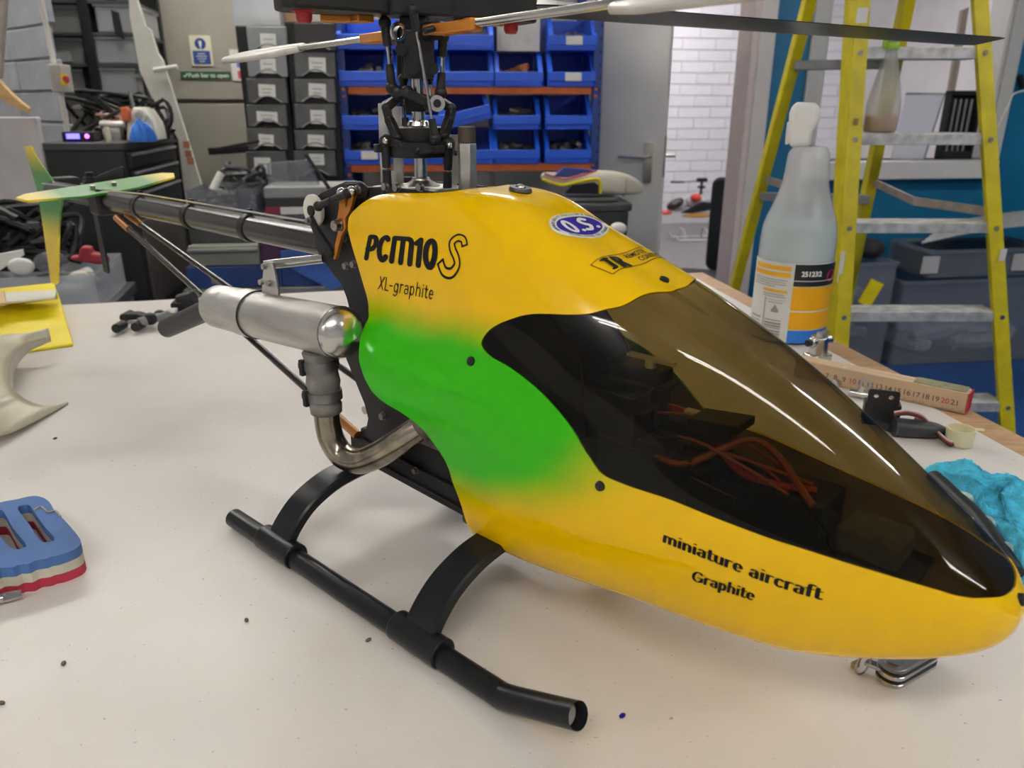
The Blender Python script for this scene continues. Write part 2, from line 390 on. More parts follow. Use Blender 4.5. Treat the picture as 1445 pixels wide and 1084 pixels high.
# ================================================================== the table
def table_mat():
    m = mat('white_table_top', (.74, .70, .66), .38)
    nt = m.node_tree; b = nt.nodes['Principled BSDF']; tc = nt.nodes.new('ShaderNodeTexCoord')
    def N(scale, detail=4, st=None):
        n = nt.nodes.new('ShaderNodeTexNoise'); n.inputs['Scale'].default_value = scale; n.inputs['Detail'].default_value = detail
        if st:
            mp = nt.nodes.new('ShaderNodeMapping'); mp.inputs['Scale'].default_value = st; mp.inputs['Rotation'].default_value = (0, 0, .3); nt.links.new(tc.outputs['Object'], mp.inputs[0]); nt.links.new(mp.outputs[0], n.inputs[0])
        else: nt.links.new(tc.outputs['Object'], n.inputs[0])
        return n.outputs['Fac']
    def ramp(fac, p0, c0, p1, c1):
        r = nt.nodes.new('ShaderNodeValToRGB'); r.color_ramp.elements[0].position = p0; r.color_ramp.elements[0].color = (*c0, 1)
        r.color_ramp.elements[1].position = p1; r.color_ramp.elements[1].color = (*c1, 1); nt.links.new(fac, r.inputs[0]); return r.outputs[0]
    def mul(a, c):
        x = nt.nodes.new('ShaderNodeMix'); x.data_type = 'RGBA'; x.blend_type = 'MULTIPLY'; x.inputs['Factor'].default_value = 1
        nt.links.new(a, x.inputs['A']); nt.links.new(c, x.inputs['B']); return x.outputs['Result']
    base = ramp(N(5), .3, (.70, .655, .615), .7, (.76, .725, .69))
    specks = ramp(N(260, 2), .25, (.6, .55, .5), .275, (1, 1, 1))
    stain = ramp(N(9, 6), .28, (.955, .94, .92), .45, (1, 1, 1))
    scr = ramp(N(30, 3, (1, 28, 1)), .25, (.93, .92, .90), .29, (1, 1, 1))
    nt.links.new(mul(mul(mul(base, specks), stain), scr), b.inputs['Base Color'])
    rr = nt.nodes.new('ShaderNodeMapRange'); rr.inputs[3].default_value = .3; rr.inputs[4].default_value = .5; nt.links.new(N(18), rr.inputs[0]); nt.links.new(rr.outputs[0], b.inputs['Roughness'])
    bp = nt.nodes.new('ShaderNodeBump'); bp.inputs['Strength'].default_value = .12; bp.inputs['Distance'].default_value = .001; nt.links.new(N(420, 3), bp.inputs['Height']); nt.links.new(bp.outputs[0], b.inputs['Normal'])
    return m
PLY = mat('plywood_edge', (.50, .31, .16), .55, noise=.25, nscale=25, stretch=(1, 6, 1))
TC = Vector((.44, 1.745, 0)); tl = Vector((-.973, -.232, 0)); tn = Vector((.162, -.987, 0))
tt = thing('workbench', 'large white topped workbench with plywood edging carrying the helicopter', 'table', (TC.x, TC.y, FLOOR))
def tp(a, b_, z=0.0): p = tl * a + tn * b_; return (p.x, p.y, z - FLOOR)
EW = .042
def quadprism(mb, cs, z0, z1): mb.prism([(c[0], c[1]) for c in cs], z0 - FLOOR, z1 - FLOOR)
b = MB(); quadprism(b, [tp(EW, 0), tp(2.6, 0), tp(2.6, 2.35), tp(EW, 2.35)], -.018, 0.0); b.build('top', table_mat(), tt, smooth=0, bevel=.0015)
b = MB(); quadprism(b, [tp(0, 0), tp(EW, 0), tp(EW, 2.35), tp(0, 2.35)], -.03, -.001); b.build('edging', PLY, tt, smooth=0, bevel=.002)
b = MB(); quadprism(b, [tp(.06, .05), tp(2.55, .05), tp(2.55, 2.3), tp(.06, 2.3)], -.075, -.018); b.build('under_frame', PLY, tt, smooth=0)
for a_, b_ in ((.12, .12), (2.48, .12), (2.48, 2.2), (.12, 2.2)):
    p = tp(a_, b_); MB().box((p[0], p[1], (-FLOOR - .075) / 2), (.07, .07, -FLOOR - .075), rz=R(13)).build('leg', PLY, tt, smooth=0)
# ================================================================== the helicopter
NET=[
(-.06,[(0,.293),(.032,.288),(.042,.260),(.046,.203),(.068,.172),(.069,.13),(.055,.07),(0,.05)]),
(-.02,[(0,.299),(.034,.294),(.044,.264),(.047,.204),(.069,.172),(.070,.13),(.055,.07),(0,.05)]),
(.03,[(0,.302),(.036,.297),(.046,.267),(.049,.205),(.071,.172),(.073,.128),(.055,.066),(0,.048)]),
(.08,[(0,.305),(.036,.300),(.048,.268),(.054,.206),(.072,.172),(.073,.125),(.056,.055),(0,.038)]),
(.12,[(0,.3),(.035,.296),(.050,.262),(.058,.204),(.071,.170),(.073,.12),(.057,.052),(0,.036)]),
(.16,[(0,.283),(.034,.280),(.052,.248),(.060,.195),(.070,.157),(.072,.11),(.056,.052),(0,.037)]),
(.20,[(0,.267),(.034,.265),(.053,.233),(.062,.184),(.069,.145),(.070,.10),(.053,.054),(0,.040)]),
(.25,[(0,.248),(.033,.245),(.052,.212),(.061,.171),(.066,.138),(.065,.10),(.048,.058),(0,.044)]),
(.30,[(0,.226),(.030,.222),(.047,.193),(.056,.162),(.061,.136),(.059,.100),(.043,.060),(0,.048)]),
(.35,[(0,.198),(.026,.194),(.041,.173),(.049,.152),(.053,.134),(.051,.100),(.038,.066),(0,.054)]),
(.40,[(0,.164),(.020,.162),(.032,.154),(.038,.145),(.041,.132),(.039,.107),(.028,.082),(0,.073)]),
(.43,[(0,.1415),(.013,.141),(.021,.139),(.026,.135),(.028,.127),(.026,.112),(.018,.096),(0,.090)]),
(.4435,[(0,.129),(.006,.128),(.010,.127),(.013,.125),(.014,.121),(.013,.114),(.008,.107),(0,.105)]),
(.447,[(0,.119)]*8),
]
WIN_TS = [(6.72, 0), (6.724, 0.406), (6.545, 1.184), (6.282, 1.543), (6.067, 1.761), (5.802, 1.93), (5.485, 2.079), (5.056, 2.257), (4.687, 2.441), (4.297, 2.649), (4.109, 2.79), (4.025, 2.915), (4.096, 2.987), (4.335, 3.029), (4.669, 3.012), (5.081, 3.025), (5.505, 3.066), (5.884, 3.158), (6.161, 3.307), (6.414, 3.547), (6.639, 3.744), (6.942, 3.742), (7.497, 3.676), (8.015, 3.703), (8.686, 3.72), (9.048, 3.697), (9.376, 3.701), (9.687, 3.702), (10.039, 3.683), (10.36, 3.624), (10.678, 3.527), (11.015, 3.125), (11.434, 2.019), (11.657, 0.478), (11.69, 0)]
REAR_TS = [(0.445, 1.911), (0.587, 2.149), (0.768, 2.421), (0.896, 2.622), (1.037, 2.84), (1.081, 2.997), (1.124, 3.119), (1.104, 3.271), (1.149, 3.514), (1.304, 3.818), (1.384, 4.042), (1.453, 4.167), (1.591, 4.367), (1.79, 4.548), (2.052, 4.632), (2.458, 4.687), (2.843, 4.786), (3.106, 4.919), (3.328, 5.053), (3.47, 5.164), (3.557, 5.324), (3.668, 5.453), (3.73, 5.619), (3.761, 5.872), (3.86, 6.1), (4.0, 6.6), (4.0, 7.0)]
TOP_TS = [(0.445, 1.911), (0.457, 1.637), (0.725, 1.371), (1.137, 1.038), (1.5, 0.9), (2.0, 0.86), (2.5, 0.84), (2.8, 0.72), (2.98, 0.4), (3.05, 0)]
DECAL = {'pcm': [((0, 0), (0.967, 2.341)), ((0, 1), (1.135, 1.978)), ((1, 0), (2.79, 2.332)), ((1, 1), (2.823, 1.932))], 'pcms': [((0, 0), (2.74, 2.337)), ((0, 1), (2.86, 1.848)), ((1, 0), (3.418, 2.329)), ((1, 1), (3.49, 1.807))], 'xlg': [((0, 0), (1.329, 2.66)), ((0, 1), (1.377, 2.559)), ((1, 0), (2.703, 2.636)), ((1, 1), (2.729, 2.543))], 'ma': [((0, 0), (7.484, 4.507)), ((0, 1), (7.49, 4.38)), ((1, 0), (9.249, 4.641)), ((1, 1), (9.255, 4.499)), ((0.5, 0), (8.447, 4.529)), ((0.5, 1), (8.454, 4.398))], 'gr': [((0, 0), (7.877, 5.027)), ((0, 1), (7.893, 4.897)), ((1, 0), (8.605, 4.995)), ((1, 1), (8.618, 4.86))]}
SCREW_TS = [(3.873, 3.269), (6.638, 3.965), (6.53, 0.0), (12.1, 0.42)]

HO = Vector((-.072, .624, 0)); HA = R(-42.3)
heli = thing('model_helicopter', 'yellow and green radio controlled model helicopter with smoked canopy on black skids', 'model helicopter', HO, HA)
HM = Matrix.Translation(HO) @ Matrix.Rotation(HA, 4, 'Z'); HI = HM.inverted()
HFR = Frame(HO, HA)
def hs(px, py, ys): return HFR.q(px, py, -ys)              # pixel -> helicopter frame on the plane ys to starboard
KF = Frame(HO, 0)
def kq(px, py, ly=0.0): return HI @ (KF.m @ KF.q(px, py, ly))  # same on the upright plane through the mast facing the bench front
def hv(x, ys, z): return Vector((x, -ys, z))
G_ = np.array([[(x, y, z) for y, z in pr] for x, pr in NET]); NS = len(NET) - 1
_m = np.array([1., -1, 1])
Gp = np.concatenate([2 * G_[:1] - G_[1:2], G_, G_[-2:-1] * _m], 0)
Gp = np.concatenate([Gp[:, 1:2] * _m, Gp, Gp[:, -2:-1] * _m], 1)
def cr_(p0, p1, p2, p3, t): return .5 * ((2 * p1) + (-p0 + p2) * t + (2 * p0 - 5 * p1 + 4 * p2 - p3) * t * t + (-p0 + 3 * p1 - 3 * p2 + p3) * t ** 3)
def SURF(t, s):
    t = np.asarray(t, float); sg = np.where(np.asarray(s, float) < 0, -1., 1.); s = np.abs(np.asarray(s, float))
    i = np.clip(np.floor(t).astype(int), 0, NS - 1); j = np.clip(np.floor(s).astype(int), 0, 6)
    a = (t - i)[..., None]; b_ = (s - j)[..., None]
    p = cr_(*[cr_(*[Gp[i + k, j + l] for l in range(4)], b_) for k in range(4)], a)
    p = p.copy(); p[..., 1] *= sg; return p                # y to starboard
def SNRM(t, s):
    e = 1e-3; t = np.clip(np.asarray(t, float), .01, NS - .02); s = np.asarray(s, float)
    n = np.cross(SURF(t + e, s) - SURF(t - e, s), SURF(t, s + e) - SURF(t, s - e)); n /= np.linalg.norm(n, axis=-1, keepdims=True) + 1e-12
    return n                                               # orientation checked below
_c = SNRM(6.0, 4.0); NSG = 1.0 if _c[1] > 0 else -1.0
def curve_ts(pts, step=.07):
    P = [Vector((a, b_, 0)) for a, b_ in pts]; q = spline(P, 10); out = [q[0]]
    for p in q[1:]:
        d = (p - out[-1]).length
        if d > step * .6: out.append(p)
    out[-1] = q[-1]
    return [(p.x, max(0, min(7, p.y))) for p in out]
TMAX = NS - .04
win = curve_ts(WIN_TS); rear = curve_ts(REAR_TS); top = curve_ts(TOP_TS)
def line_ts(a, b_, n): return [(a[0] + (b_[0] - a[0]) * k / n, a[1] + (b_[1] - a[1]) * k / n) for k in range(n + 1)]
seg_a = line_ts(top[-1], win[0], 45); seg_b = line_ts(win[-1], (TMAX, 0), 12); seg_c = line_ts((TMAX, 0), (TMAX, 7), 40); seg_d = line_ts((TMAX, 7), rear[-1], 100)
outer = seg_a[:-1] + line_ts(win[0], win[-1], 60)[:-1] + seg_b[:-1] + seg_c[:-1] + seg_d[:-1] + rear[::-1][:-1] + top[:-1]
def inpoly_np(Q, P):
    c = np.zeros(len(Q), bool); j = len(P) - 1
    for i in range(len(P)):
        (x1, y1), (x2, y2) = P[i], P[j]
        if y1 != y2: c ^= ((y1 > Q[:, 1]) != (y2 > Q[:, 1])) & (Q[:, 0] < (x2 - x1) * (Q[:, 1] - y1) / (y2 - y1) + x1)
        j = i
    return c
def canopy():
    pts = []; edges = []
    def chain(L, closed=False):
        k = len(pts); pts.extend(L); n = len(L)
        for i in range(n - 1): edges.append((k + i, k + i + 1))
        if closed: edges.append((k + n - 1, k))
    chain(outer, True); chain(win)
    B = np.array(pts)
    gi, gj = np.meshgrid(np.arange(1, int(TMAX / .1)), np.arange(1, 70), indexing='ij')
    gp = np.stack([gi * .1, gj * .1 + (gi % 2) * .03], -1).reshape(-1, 2); gp = gp[gp[:, 1] < 6.97]
    near = np.zeros(len(gp), bool)
    for q in B: near |= ((gp[:, 0] - q[0]) ** 2 + (gp[:, 1] - q[1]) ** 2) < .0022
    gp = gp[~near]; gp = gp[inpoly_np(gp, outer)]
    pts.extend([tuple(q) for q in gp])
    res = delaunay_2d_cdt([Vector(p) for p in pts], edges, [], 0, 1e-5)
    V = np.array([(v.x, v.y) for v in res[0]]); wp = [tuple(p) for p in win]
    body, glass = [], []; cen = np.array([V[list(f_)].mean(0) for f_ in res[2]]); io = inpoly_np(cen, outer); iw = inpoly_np(cen, wp)
    for f_, a, c_ in zip(res[2], io, iw):
        if a: (glass if c_ else body).append(tuple(f_))
    return V, body, glass
def shell(name, m, V, faces, inset, thick):
    "both halves of a canopy shell with real wall thickness and exact normals"
    used = sorted({i for f_ in faces for i in f_}); ix = {k: n for n, k in enumerate(used)}
    ts = V[used]; P = SURF(ts[:, 0], ts[:, 1]); N = SNRM(ts[:, 0], ts[:, 1]) * NSG
    mid = ts[:, 1] < 1e-6; bot = ts[:, 1] > 7 - 1e-6
    N[mid | bot, 1] = 0; N /= np.linalg.norm(N, axis=1, keepdims=True) + 1e-12
    vs = []; nm = []; fs = []; n = len(used)
    out0 = P - N * inset; inn0 = P - N * (inset + thick)
    key = {}
    def layer(pos, nor, flip):
        base = len(vs); idm = {}
        for side in (1, -1):
            for k in range(n):
                if side == -1 and (mid[k] or bot[k]): idm[(side, k)] = idm[(1, k)]; continue
                idm[(side, k)] = len(vs)
                vs.append((pos[k, 0], -pos[k, 1] * side, pos[k, 2])); nn = nor[k] * (-1 if flip else 1); nm.append((nn[0], -nn[1] * side, nn[2]))
        for side in (1, -1):
            for f_ in faces:
                a = [idm[(side, ix[i])] for i in f_]
                q = np.array([vs[i] for i in a]); fn = np.cross(q[1] - q[0], q[2] - q[0])
                if fn @ np.array(nm[a[0]]) < 0: a = a[::-1]
                fs.append(tuple(a))
        return idm
    A = layer(out0, N, False); Bq = layer(inn0, N, True) if thick else A
    cnt = {}
    for f_ in faces:
        for i in range(len(f_)):
            e = (f_[i], f_[(i + 1) % len(f_)]); cnt[tuple(sorted(e))] = cnt.get(tuple(sorted(e)), 0) + 1
    rim0 = len(fs); nin = len(faces) * 2
    for (a, c_), k in cnt.items():
        if k > 1 or not thick: continue
        if (mid[ix[a]] and mid[ix[c_]]) or (bot[ix[a]] and bot[ix[c_]]): continue
        for side in (1, -1): fs.append((A[(side, ix[a])], A[(side, ix[c_])], Bq[(side, ix[c_])], Bq[(side, ix[a])]))
    me = bpy.data.meshes.new(name); me.from_pydata(vs, [], fs)
    me.polygons.foreach_set('use_smooth', [k < rim0 for k in range(len(fs))])
    me.materials.append(m)
    if thick:
        me.materials.append(INNER); me.polygons.foreach_set('material_index', [1 if nin <= k < rim0 else 0 for k in range(len(fs))])
    me.update()
    ln = []
    for p in me.polygons:
        for v in p.vertices: ln.append(nm[v] if p.index < rim0 else tuple(p.normal))
    me.normals_split_custom_set(ln)
    o = bpy.data.objects.new(name, me); COL.objects.link(o); o.parent = heli; return o
def paint_mat():
    m = mat('canopy_paint', (.86, .56, .0), .13, spec=.32); nt = m.node_tree; b = nt.nodes['Principled BSDF']
    tc = nt.nodes.new('ShaderNodeTexCoord'); sp = nt.nodes.new('ShaderNodeSeparateXYZ'); nt.links.new(tc.outputs['Object'], sp.inputs[0])
    def M(op, a, c=None, d=None):
        n = nt.nodes.new('ShaderNodeMath'); n.operation = op
        for k, q in enumerate((a, c, d)):
            if q is None: continue
            if isinstance(q, (int, float)): n.inputs[k].default_value = q
            else: nt.links.new(q, n.inputs[k])
        return n.outputs[0]
    x, z = sp.outputs[0], sp.outputs[2]
    no = nt.nodes.new('ShaderNodeTexNoise'); no.inputs['Scale'].default_value = 14; nt.links.new(tc.outputs['Object'], no.inputs['Vector'])
    wob = M('MULTIPLY', M('SUBTRACT', no.outputs['Fac'], .5), .018)
    zz = M('ADD', z, wob)
    # sprayed green band: fades above, below and forward
    def ss(v, lo, hi):
        n = nt.nodes.new('ShaderNodeMapRange'); n.interpolation_type = 'SMOOTHSTEP'; nt.links.new(v, n.inputs[0]); n.inputs[1].default_value = lo; n.inputs[2].default_value = hi; return n.outputs[0]
    upper = ss(M('ADD', zz, M('MULTIPLY', x, -.05)), .226, .190)
    lower = ss(M('ADD', zz, M('MULTIPLY', x, -.22)), .052, .094)
    front = ss(M('ADD', x, M('MULTIPLY', zz, -.75)), .158, .075)
    g = M('MULTIPLY', M('MULTIPLY', upper, lower), front)
    mx = nt.nodes.new('ShaderNodeMix'); mx.data_type = 'RGBA'; nt.links.new(g, mx.inputs['Factor'])
    mx.inputs['A'].default_value = (.84, .515, .0, 1); mx.inputs['B'].default_value = (.028, .41, .0, 1)
    nt.links.new(mx.outputs['Result'], b.inputs['Base Color']); return m
PAINT = paint_mat(); INNER = mat('raw_fibreglass', (.26, .20, .08), .6, noise=.3, nscale=40)
SMOKE = film('smoked_canopy', (.39, .325, .16), rough=.015, ior=1.36)
V_, body_f, glass_f = canopy()
shell('canopy', PAINT, V_, body_f, 0, .0016)
shell('windshield', SMOKE, V_, glass_f, .0006, 0)

def surf_pt(t, s, off=.0):
    p = SURF(np.array([t]), np.array([s]))[0]; n = SNRM(np.array([t]), np.array([s]))[0] * NSG
    p = p + n * off; return Vector((p[0], -p[1], p[2])), Vector((n[0], -n[1], n[2]))
# screws on the canopy
for t_, s_ in SCREW_TS:
    for sg in ((1, -1) if abs(s_) > .5 else (1,)):
        p, n = surf_pt(t_, s_ * sg, -.001); b = MB(); b.cyl(p, p + n * .0025, .0036, .0030, 14); b.cyl(p + n * .0025, p + n * .0028, .0014, .0012, 6)
        b.build('canopy_screw', BLACK, heli)
p, n = surf_pt(3.62, 0.0, 0); b = MB(); b.lathe([(.0075, -.001), (.0085, .001), (.0075, .003), (.004, .0032), (.0038, .001)], 20, Matrix.Translation(p) @ n.to_track_quat('Z', 'Y').to_matrix().to_4x4())
gr_ = b.build('canopy_grommet', RUBBER, heli); b = MB(); b.ball(p + n * .002, .0034, 12, 8); b.build('bolt_head', STEEL, gr_)
for sg in (1, -1):
    p, n = surf_pt(4.12, 6.02 * sg, 0); b = MB(); b.lathe([(.006, -.002), (.0072, .001), (.006, .003), (.0, .0032)], 18, Matrix.Translation(p) @ n.to_track_quat('Z', 'Y').to_matrix().to_4x4(), cap=False); b.build('canopy_grommet', RUBBER, heli)

# ---- stroke lettering
def arc(cx, cy, rx, ry, a0, a1, n=12): return [(cx + rx * math.cos(R(a0 + (a1 - a0) * k / n)), cy + ry * math.sin(R(a0 + (a1 - a0) * k / n))) for k in range(n + 1)]
GL = {
 'i': (.46, [[(.22, 0), (.22, 1)], [(.22, 1.38), (.22, 1.42)]]),
 'n': (1.02, [[(.2, 0), (.2, 1)], [(.2, .7)] + arc(.5, .68, .3, .32, 180, 0) + [(.8, 0)]]),
 'm': (1.55, [[(.2, 0), (.2, 1)], [(.2, .7)] + arc(.48, .68, .28, .32, 180, 0) + [(.76, 0)], arc(1.04, .68, .28, .32, 180, 0) + [(1.32, 0)]]),
 'u': (1.02, [[(.2, 1), (.2, .32)] + arc(.5, .32, .3, .32, 180, 360), [(.8, 1), (.8, 0)]]),
 'r': (.78, [[(.2, 0), (.2, 1)], [(.2, .62)] + arc(.5, .66, .3, .34, 180, 60)]),
 'a': (.95, [arc(.45, .72, .27, .28, 150, 0) + [(.72, 0)], [(.72, .55), (.5, .55)] + arc(.42, .28, .26, .28, 90, 300)]),
 't': (.68, [[(.28, 1.38), (.28, .25)] + arc(.46, .22, .18, .22, 180, 330, 6), [(.06, 1), (.58, 1)]]),
 'e': (.95, [[(.2, .52), (.78, .52)] + arc(.48, .5, .31, .5, 4, 310, 16)]),
 'c': (.9, [arc(.5, .5, .32, .5, 42, 315, 16)]),
 'f': (.66, [arc(.5, 1.3, .22, .3, 50, 180, 6) + [(.28, 0)], [(.05, 1), (.6, 1)]]),
 'p': (1.02, [[(.2, 1), (.2, -.5)], arc(.5, .5, .3, .5, 150, -150, 14)]),
 'h': (1.02, [[(.2, 1.55), (.2, 0)], [(.2, .7)] + arc(.5, .68, .3, .32, 180, 0) + [(.8, 0)]]),
 'g': (1.02, [arc(.48, .5, .3, .5, 20, 340, 16), [(.8, 1), (.8, -.15)] + arc(.48, -.15, .32, .35, 0, -150, 8)]),
 'G': (1.45, [arc(.72, .75, .55, .75, 38, 345, 18), [(1.2, .1), (1.2, .68)], [(.82, .7), (1.34, .7)]]),
 'X': (1.05, [[(.1, 0), (.92, 1.5)], [(.1, 1.5), (.92, 0)]]), 'L': (.85, [[(.2, 1.5), (.2, 0), (.8, 0)]]), '-': (.7, [[(.1, .62), (.58, .62)]]), ' ': (.55, []),
}
PG = {'P': (.60, [[(.15, .09), (.15, .9)], [(.15, .9), (.34, .9)] + arc(.34, .66, .17, .24, 90, -90, 8) + [(.15, .42)]]),
 'C': (.62, [arc(.33, .5, .20, .41, 50, 310, 14)]),
 'M': (1.06, [[(.13, .09), (.13, .9)], [(.13, .9), (.72, .9)] + arc(.72, .70, .19, .20, 90, 0, 6) + [(.91, .09)], [(.52, .09), (.52, .9)]]),
 '1': (.38, [[(.08, .76), (.22, .9), (.22, .09)]]), '0': (.62, [arc(.31, .5, .19, .41, 0, 360, 18)])}
def nib_text(word, GT, nx, ny, gap=0.0, slant=0.0, n=10):
    b = MB(); x = 0.0
    for ch in word:
        wd, strokes = GT[ch]
        for st in strokes:
            for (ax, ay), (bx, by) in zip(st[:-1], st[1:]):
                L = math.hypot(bx - ax, by - ay); th = math.atan2((by - ay) / ny, (bx - ax) / nx); pts = []
                for k in range(n + 1): a = th + PI / 2 + PI * k / n; pts.append((ax + nx * math.cos(a), ay + ny * math.sin(a)))
                for k in range(n + 1): a = th - PI / 2 + PI * k / n; pts.append((bx + nx * math.cos(a), by + ny * math.sin(a)))
                vs = [(x + px_ + slant * py_, py_, 0) for px_, py_ in pts]; b.add(vs, [tuple(range(len(vs)))])
        x += wd + gap
    return b, x - gap
def decal_map(key, W=1.0, off=.0005):
    "(u, v) -> canopy surface, fitted to the anchor points of one decal (u over W, v over 1)"
    A = []; Tt = []
    for (u, v), ts in DECAL[key]: A.append([1, u, v, u * v]); Tt.append(ts)
    c_ = np.linalg.lstsq(np.array(A, float), np.array(Tt, float), rcond=None)[0]
    def fn(vs):
        a = np.array(vs, float); u = a[:, 0] / W; v = a[:, 1]
        ts = np.stack([np.ones_like(u), u, v, u * v], 1) @ c_
        P = SURF(ts[:, 0], ts[:, 1]) + SNRM(ts[:, 0], ts[:, 1]) * NSG * off
        return [(p[0], -p[1], p[2]) for p in P]
    return fn
def put_decal(name, b, fn, m=None):
    b.v = fn([(v[0], v[1]) for v in b.v]); return b.build(name, m or INK, heli, smooth=0)
b, W_ = nib_text('PCM10', PG, .112, .096, gap=-.02); put_decal('lettering', b, decal_map('pcm', W_)).__setitem__('label', 'bold black PCM10 lettering')
# outlined S
sk = spline([(.97, .80, 0), (.86, .96, 0), (.62, .97, 0), (.46, .80, 0), (.55, .60, 0), (.72, .44, 0), (.80, .26, 0), (.62, .06, 0), (.34, .05, 0), (.16, .24, 0)], 6)
b = MB(); L1, L2 = [], []
for i, p in enumerate(sk):
    t_ = (sk[min(i + 1, len(sk) - 1)] - sk[max(i - 1, 0)]).normalized(); nx_ = Vector((-t_.y, t_.x, 0)); L1.append(p + nx_ * Vector((.13, .10, 0)).length * .62); L2.append(p - nx_ * Vector((.13, .10, 0)).length * .62)
loop = L1 + L2[::-1]; loop.append(loop[0])
for a, c_ in zip(loop[:-1], loop[1:]):
    t_ = (c_ - a).normalized(); nx_ = Vector((-t_.y, t_.x, 0)) * .028; e = t_ * .02
    b.add([a - e + nx_, c_ + e + nx_, c_ + e - nx_, a - e - nx_], [(0, 1, 2, 3)])
put_decal('lettering', b, decal_map('pcms', 1.05))
b, W_ = nib_text('XL-graphite', GL, .072, .072, gap=.02); put_decal('lettering', b, decal_map('xlg', W_)).__setitem__('label', 'thin black XL-graphite lettering')
b, W_ = nib_text('miniature aircraft', GL, .185, .06, gap=.03); put_decal('lettering', b, decal_map('ma', W_)).__setitem__('label', 'heavy black lettering miniature aircraft')
b, W_ = nib_text('Graphite', GL, .185, .065, gap=.02); put_decal('lettering', b, decal_map('gr', W_)).__setitem__('label', 'heavy black lettering Graphite')
# roof stickers: local a runs to port, b runs to the tail, about (x0, 0)
_tx = np.linspace(0, NS, 1200); _xx = SURF(_tx, np.zeros(1200))[:, 0]
def roof(x, yp, off):
    t = float(np.interp(x, _xx, _tx)); ys = abs(yp); ssv = np.linspace(0, 1.6, 160); yy = SURF(np.full(160, t), ssv)[:, 1]
    s_ = float(np.interp(ys, yy, ssv)); p, n = surf_pt(t, s_, off)
    return Vector((p.x, abs(p.y) * (1 if yp >= 0 else -1), p.z))
def roof_map(x0, off): return lambda a, c_: roof(x0 - c_, a, off)
def roof_mesh(name, polys, x0, off, m, par=None):
    b = MB(); fn = roof_map(x0, off)
    for vs, fs in polys: b.add([fn(a, c_) for a, c_ in vs], fs)
    return b.build(name, m, par or heli, smooth=0)
def disc(rx, ry, n=40, k=5):
    vs = [(0, 0)]; fs = []
    for j in range(1, k + 1): vs += [(rx * j / k * math.cos(2 * PI * i / n), ry * j / k * math.sin(2 * PI * i / n)) for i in range(n)]
    fs += [(0, 1 + i, 1 + (i + 1) % n) for i in range(n)]
    for j in range(k - 1): fs += [(1 + j * n + i, 1 + j * n + (i + 1) % n, 1 + (j + 1) * n + (i + 1) % n, 1 + (j + 1) * n + i)[::-1] for i in range(n)]
    return vs, fs
XO = .1585
os_ = roof_mesh('round_sticker', [disc(.0268, .0148)], XO, .0004, OFFWHITE); os_['label'] = 'oval white and blue O.S. sticker on canopy roof'
roof_mesh('sticker_field', [disc(.0213, .0105)], XO, .0007, BLUEINK, os_)
OSG = {'O': (1.15, [arc(.5, .6, .38, .58, 100, 460, 22)]), '.': (.5, [[(.22, .08), (.26, .1)]]), 'S': (1.1, [[(p.x, p.y) for p in spline([(.95, 1.02, 0), (.62, 1.18, 0), (.28, .98, 0), (.5, .66, 0), (.82, .40, 0), (.55, .06, 0), (.12, .1, 0)], 5)]])}
b, W_ = nib_text('O.S.', OSG, .18, .13, gap=.04, slant=.12)
k_ = .0320 / W_; roof_mesh('sticker_lettering', [([((v[0] - W_ / 2) * k_, (v[1] - .58) * k_ * 1.12) for v in b.v], b.f)], XO, .0010, OFFWHITE, os_)
def rim_text(txt, a0, a1, up):
    out = []
    for i, ch in enumerate(txt):
        if ch == ' ': continue
        a = R(a0 + (a1 - a0) * i / (len(txt) - 1)); cx, cy = .0240 * math.cos(a), .0127 * math.sin(a)
        tx, ty = -.0240 * math.sin(a), .0127 * math.cos(a); L = math.hypot(tx, ty); tx /= L; ty /= L
        if up: tx, ty = -tx, -ty
        vs, fs = text2d(ch, .0026, .00006, 0, 'CENTER'); out.append(([(cx + u * tx - (v - .0009) * ty, cy + u * ty + (v - .0009) * tx) for u, v in vs], fs))
    return out
roof_mesh('sticker_lettering', rim_text('UNRIVALED QUALITY PRECISION & PERFORMANCE', 185, -5, True) + rim_text('ESTABLISHING THE STANDARD', 215, 325, False), XO, .0009, INK, os_)
# JR REMOTE CONTROL sticker, thin outline
XJ = .2025
def rect_line(pts, wd):
    out = []
    for a, c_ in zip(pts, pts[1:] + pts[:1]):
        d = Vector((c_[0] - a[0], c_[1] - a[1])); n_ = max(2, int(d.length / .006)); nn = Vector((-d.y, d.x)).normalized() * wd / 2
        for k in range(n_):
            p = Vector(a) + d * k / n_; q = Vector(a) + d * (k + 1) / n_; out.append(([tuple(p - nn), tuple(q - nn), tuple(q + nn), tuple(p + nn)], [(0, 1, 2, 3)]))
    return out
jr = roof_mesh('sticker_outline', rect_line([(-.034, .0085), (-.031, -.006), (.034, -.0035), (.032, .0098)], .0005), XJ, .0005, INK); jr['label'] = 'thin outlined JR remote control sticker'
JRG = {'J': (.62, [[(.36, 1), (.36, .22)] + arc(.22, .22, .14, .16, 0, -120, 6), [(.14, .96), (.5, .96)]]), 'R': (.85, [[(.2, 0), (.2, 1)], [(.2, .95), (.44, .95)] + arc(.44, .74, .17, .21, 90, -90, 8) + [(.2, .53)], [(.42, .53), (.66, 0)]])}
b, W_ = nib_text('JR', JRG, .17, .07, gap=.12)
roof_mesh('sticker_lettering', [([(-.0275 + v[0] * .0125, -.0042 + v[1] * .0112) for v in b.v], b.f)], XJ, .0006, INK, jr)
vs, fs = text2d('REMOTE', .0058, .0001); v2, f2 = text2d('CONTROL', .0058, .0001)
roof_mesh('sticker_lettering', [([(u - .002, v + .0035) for u, v in vs], fs), ([(u + .006, v - .0022) for u, v in v2], f2)], XJ, .0006, INK, jr)
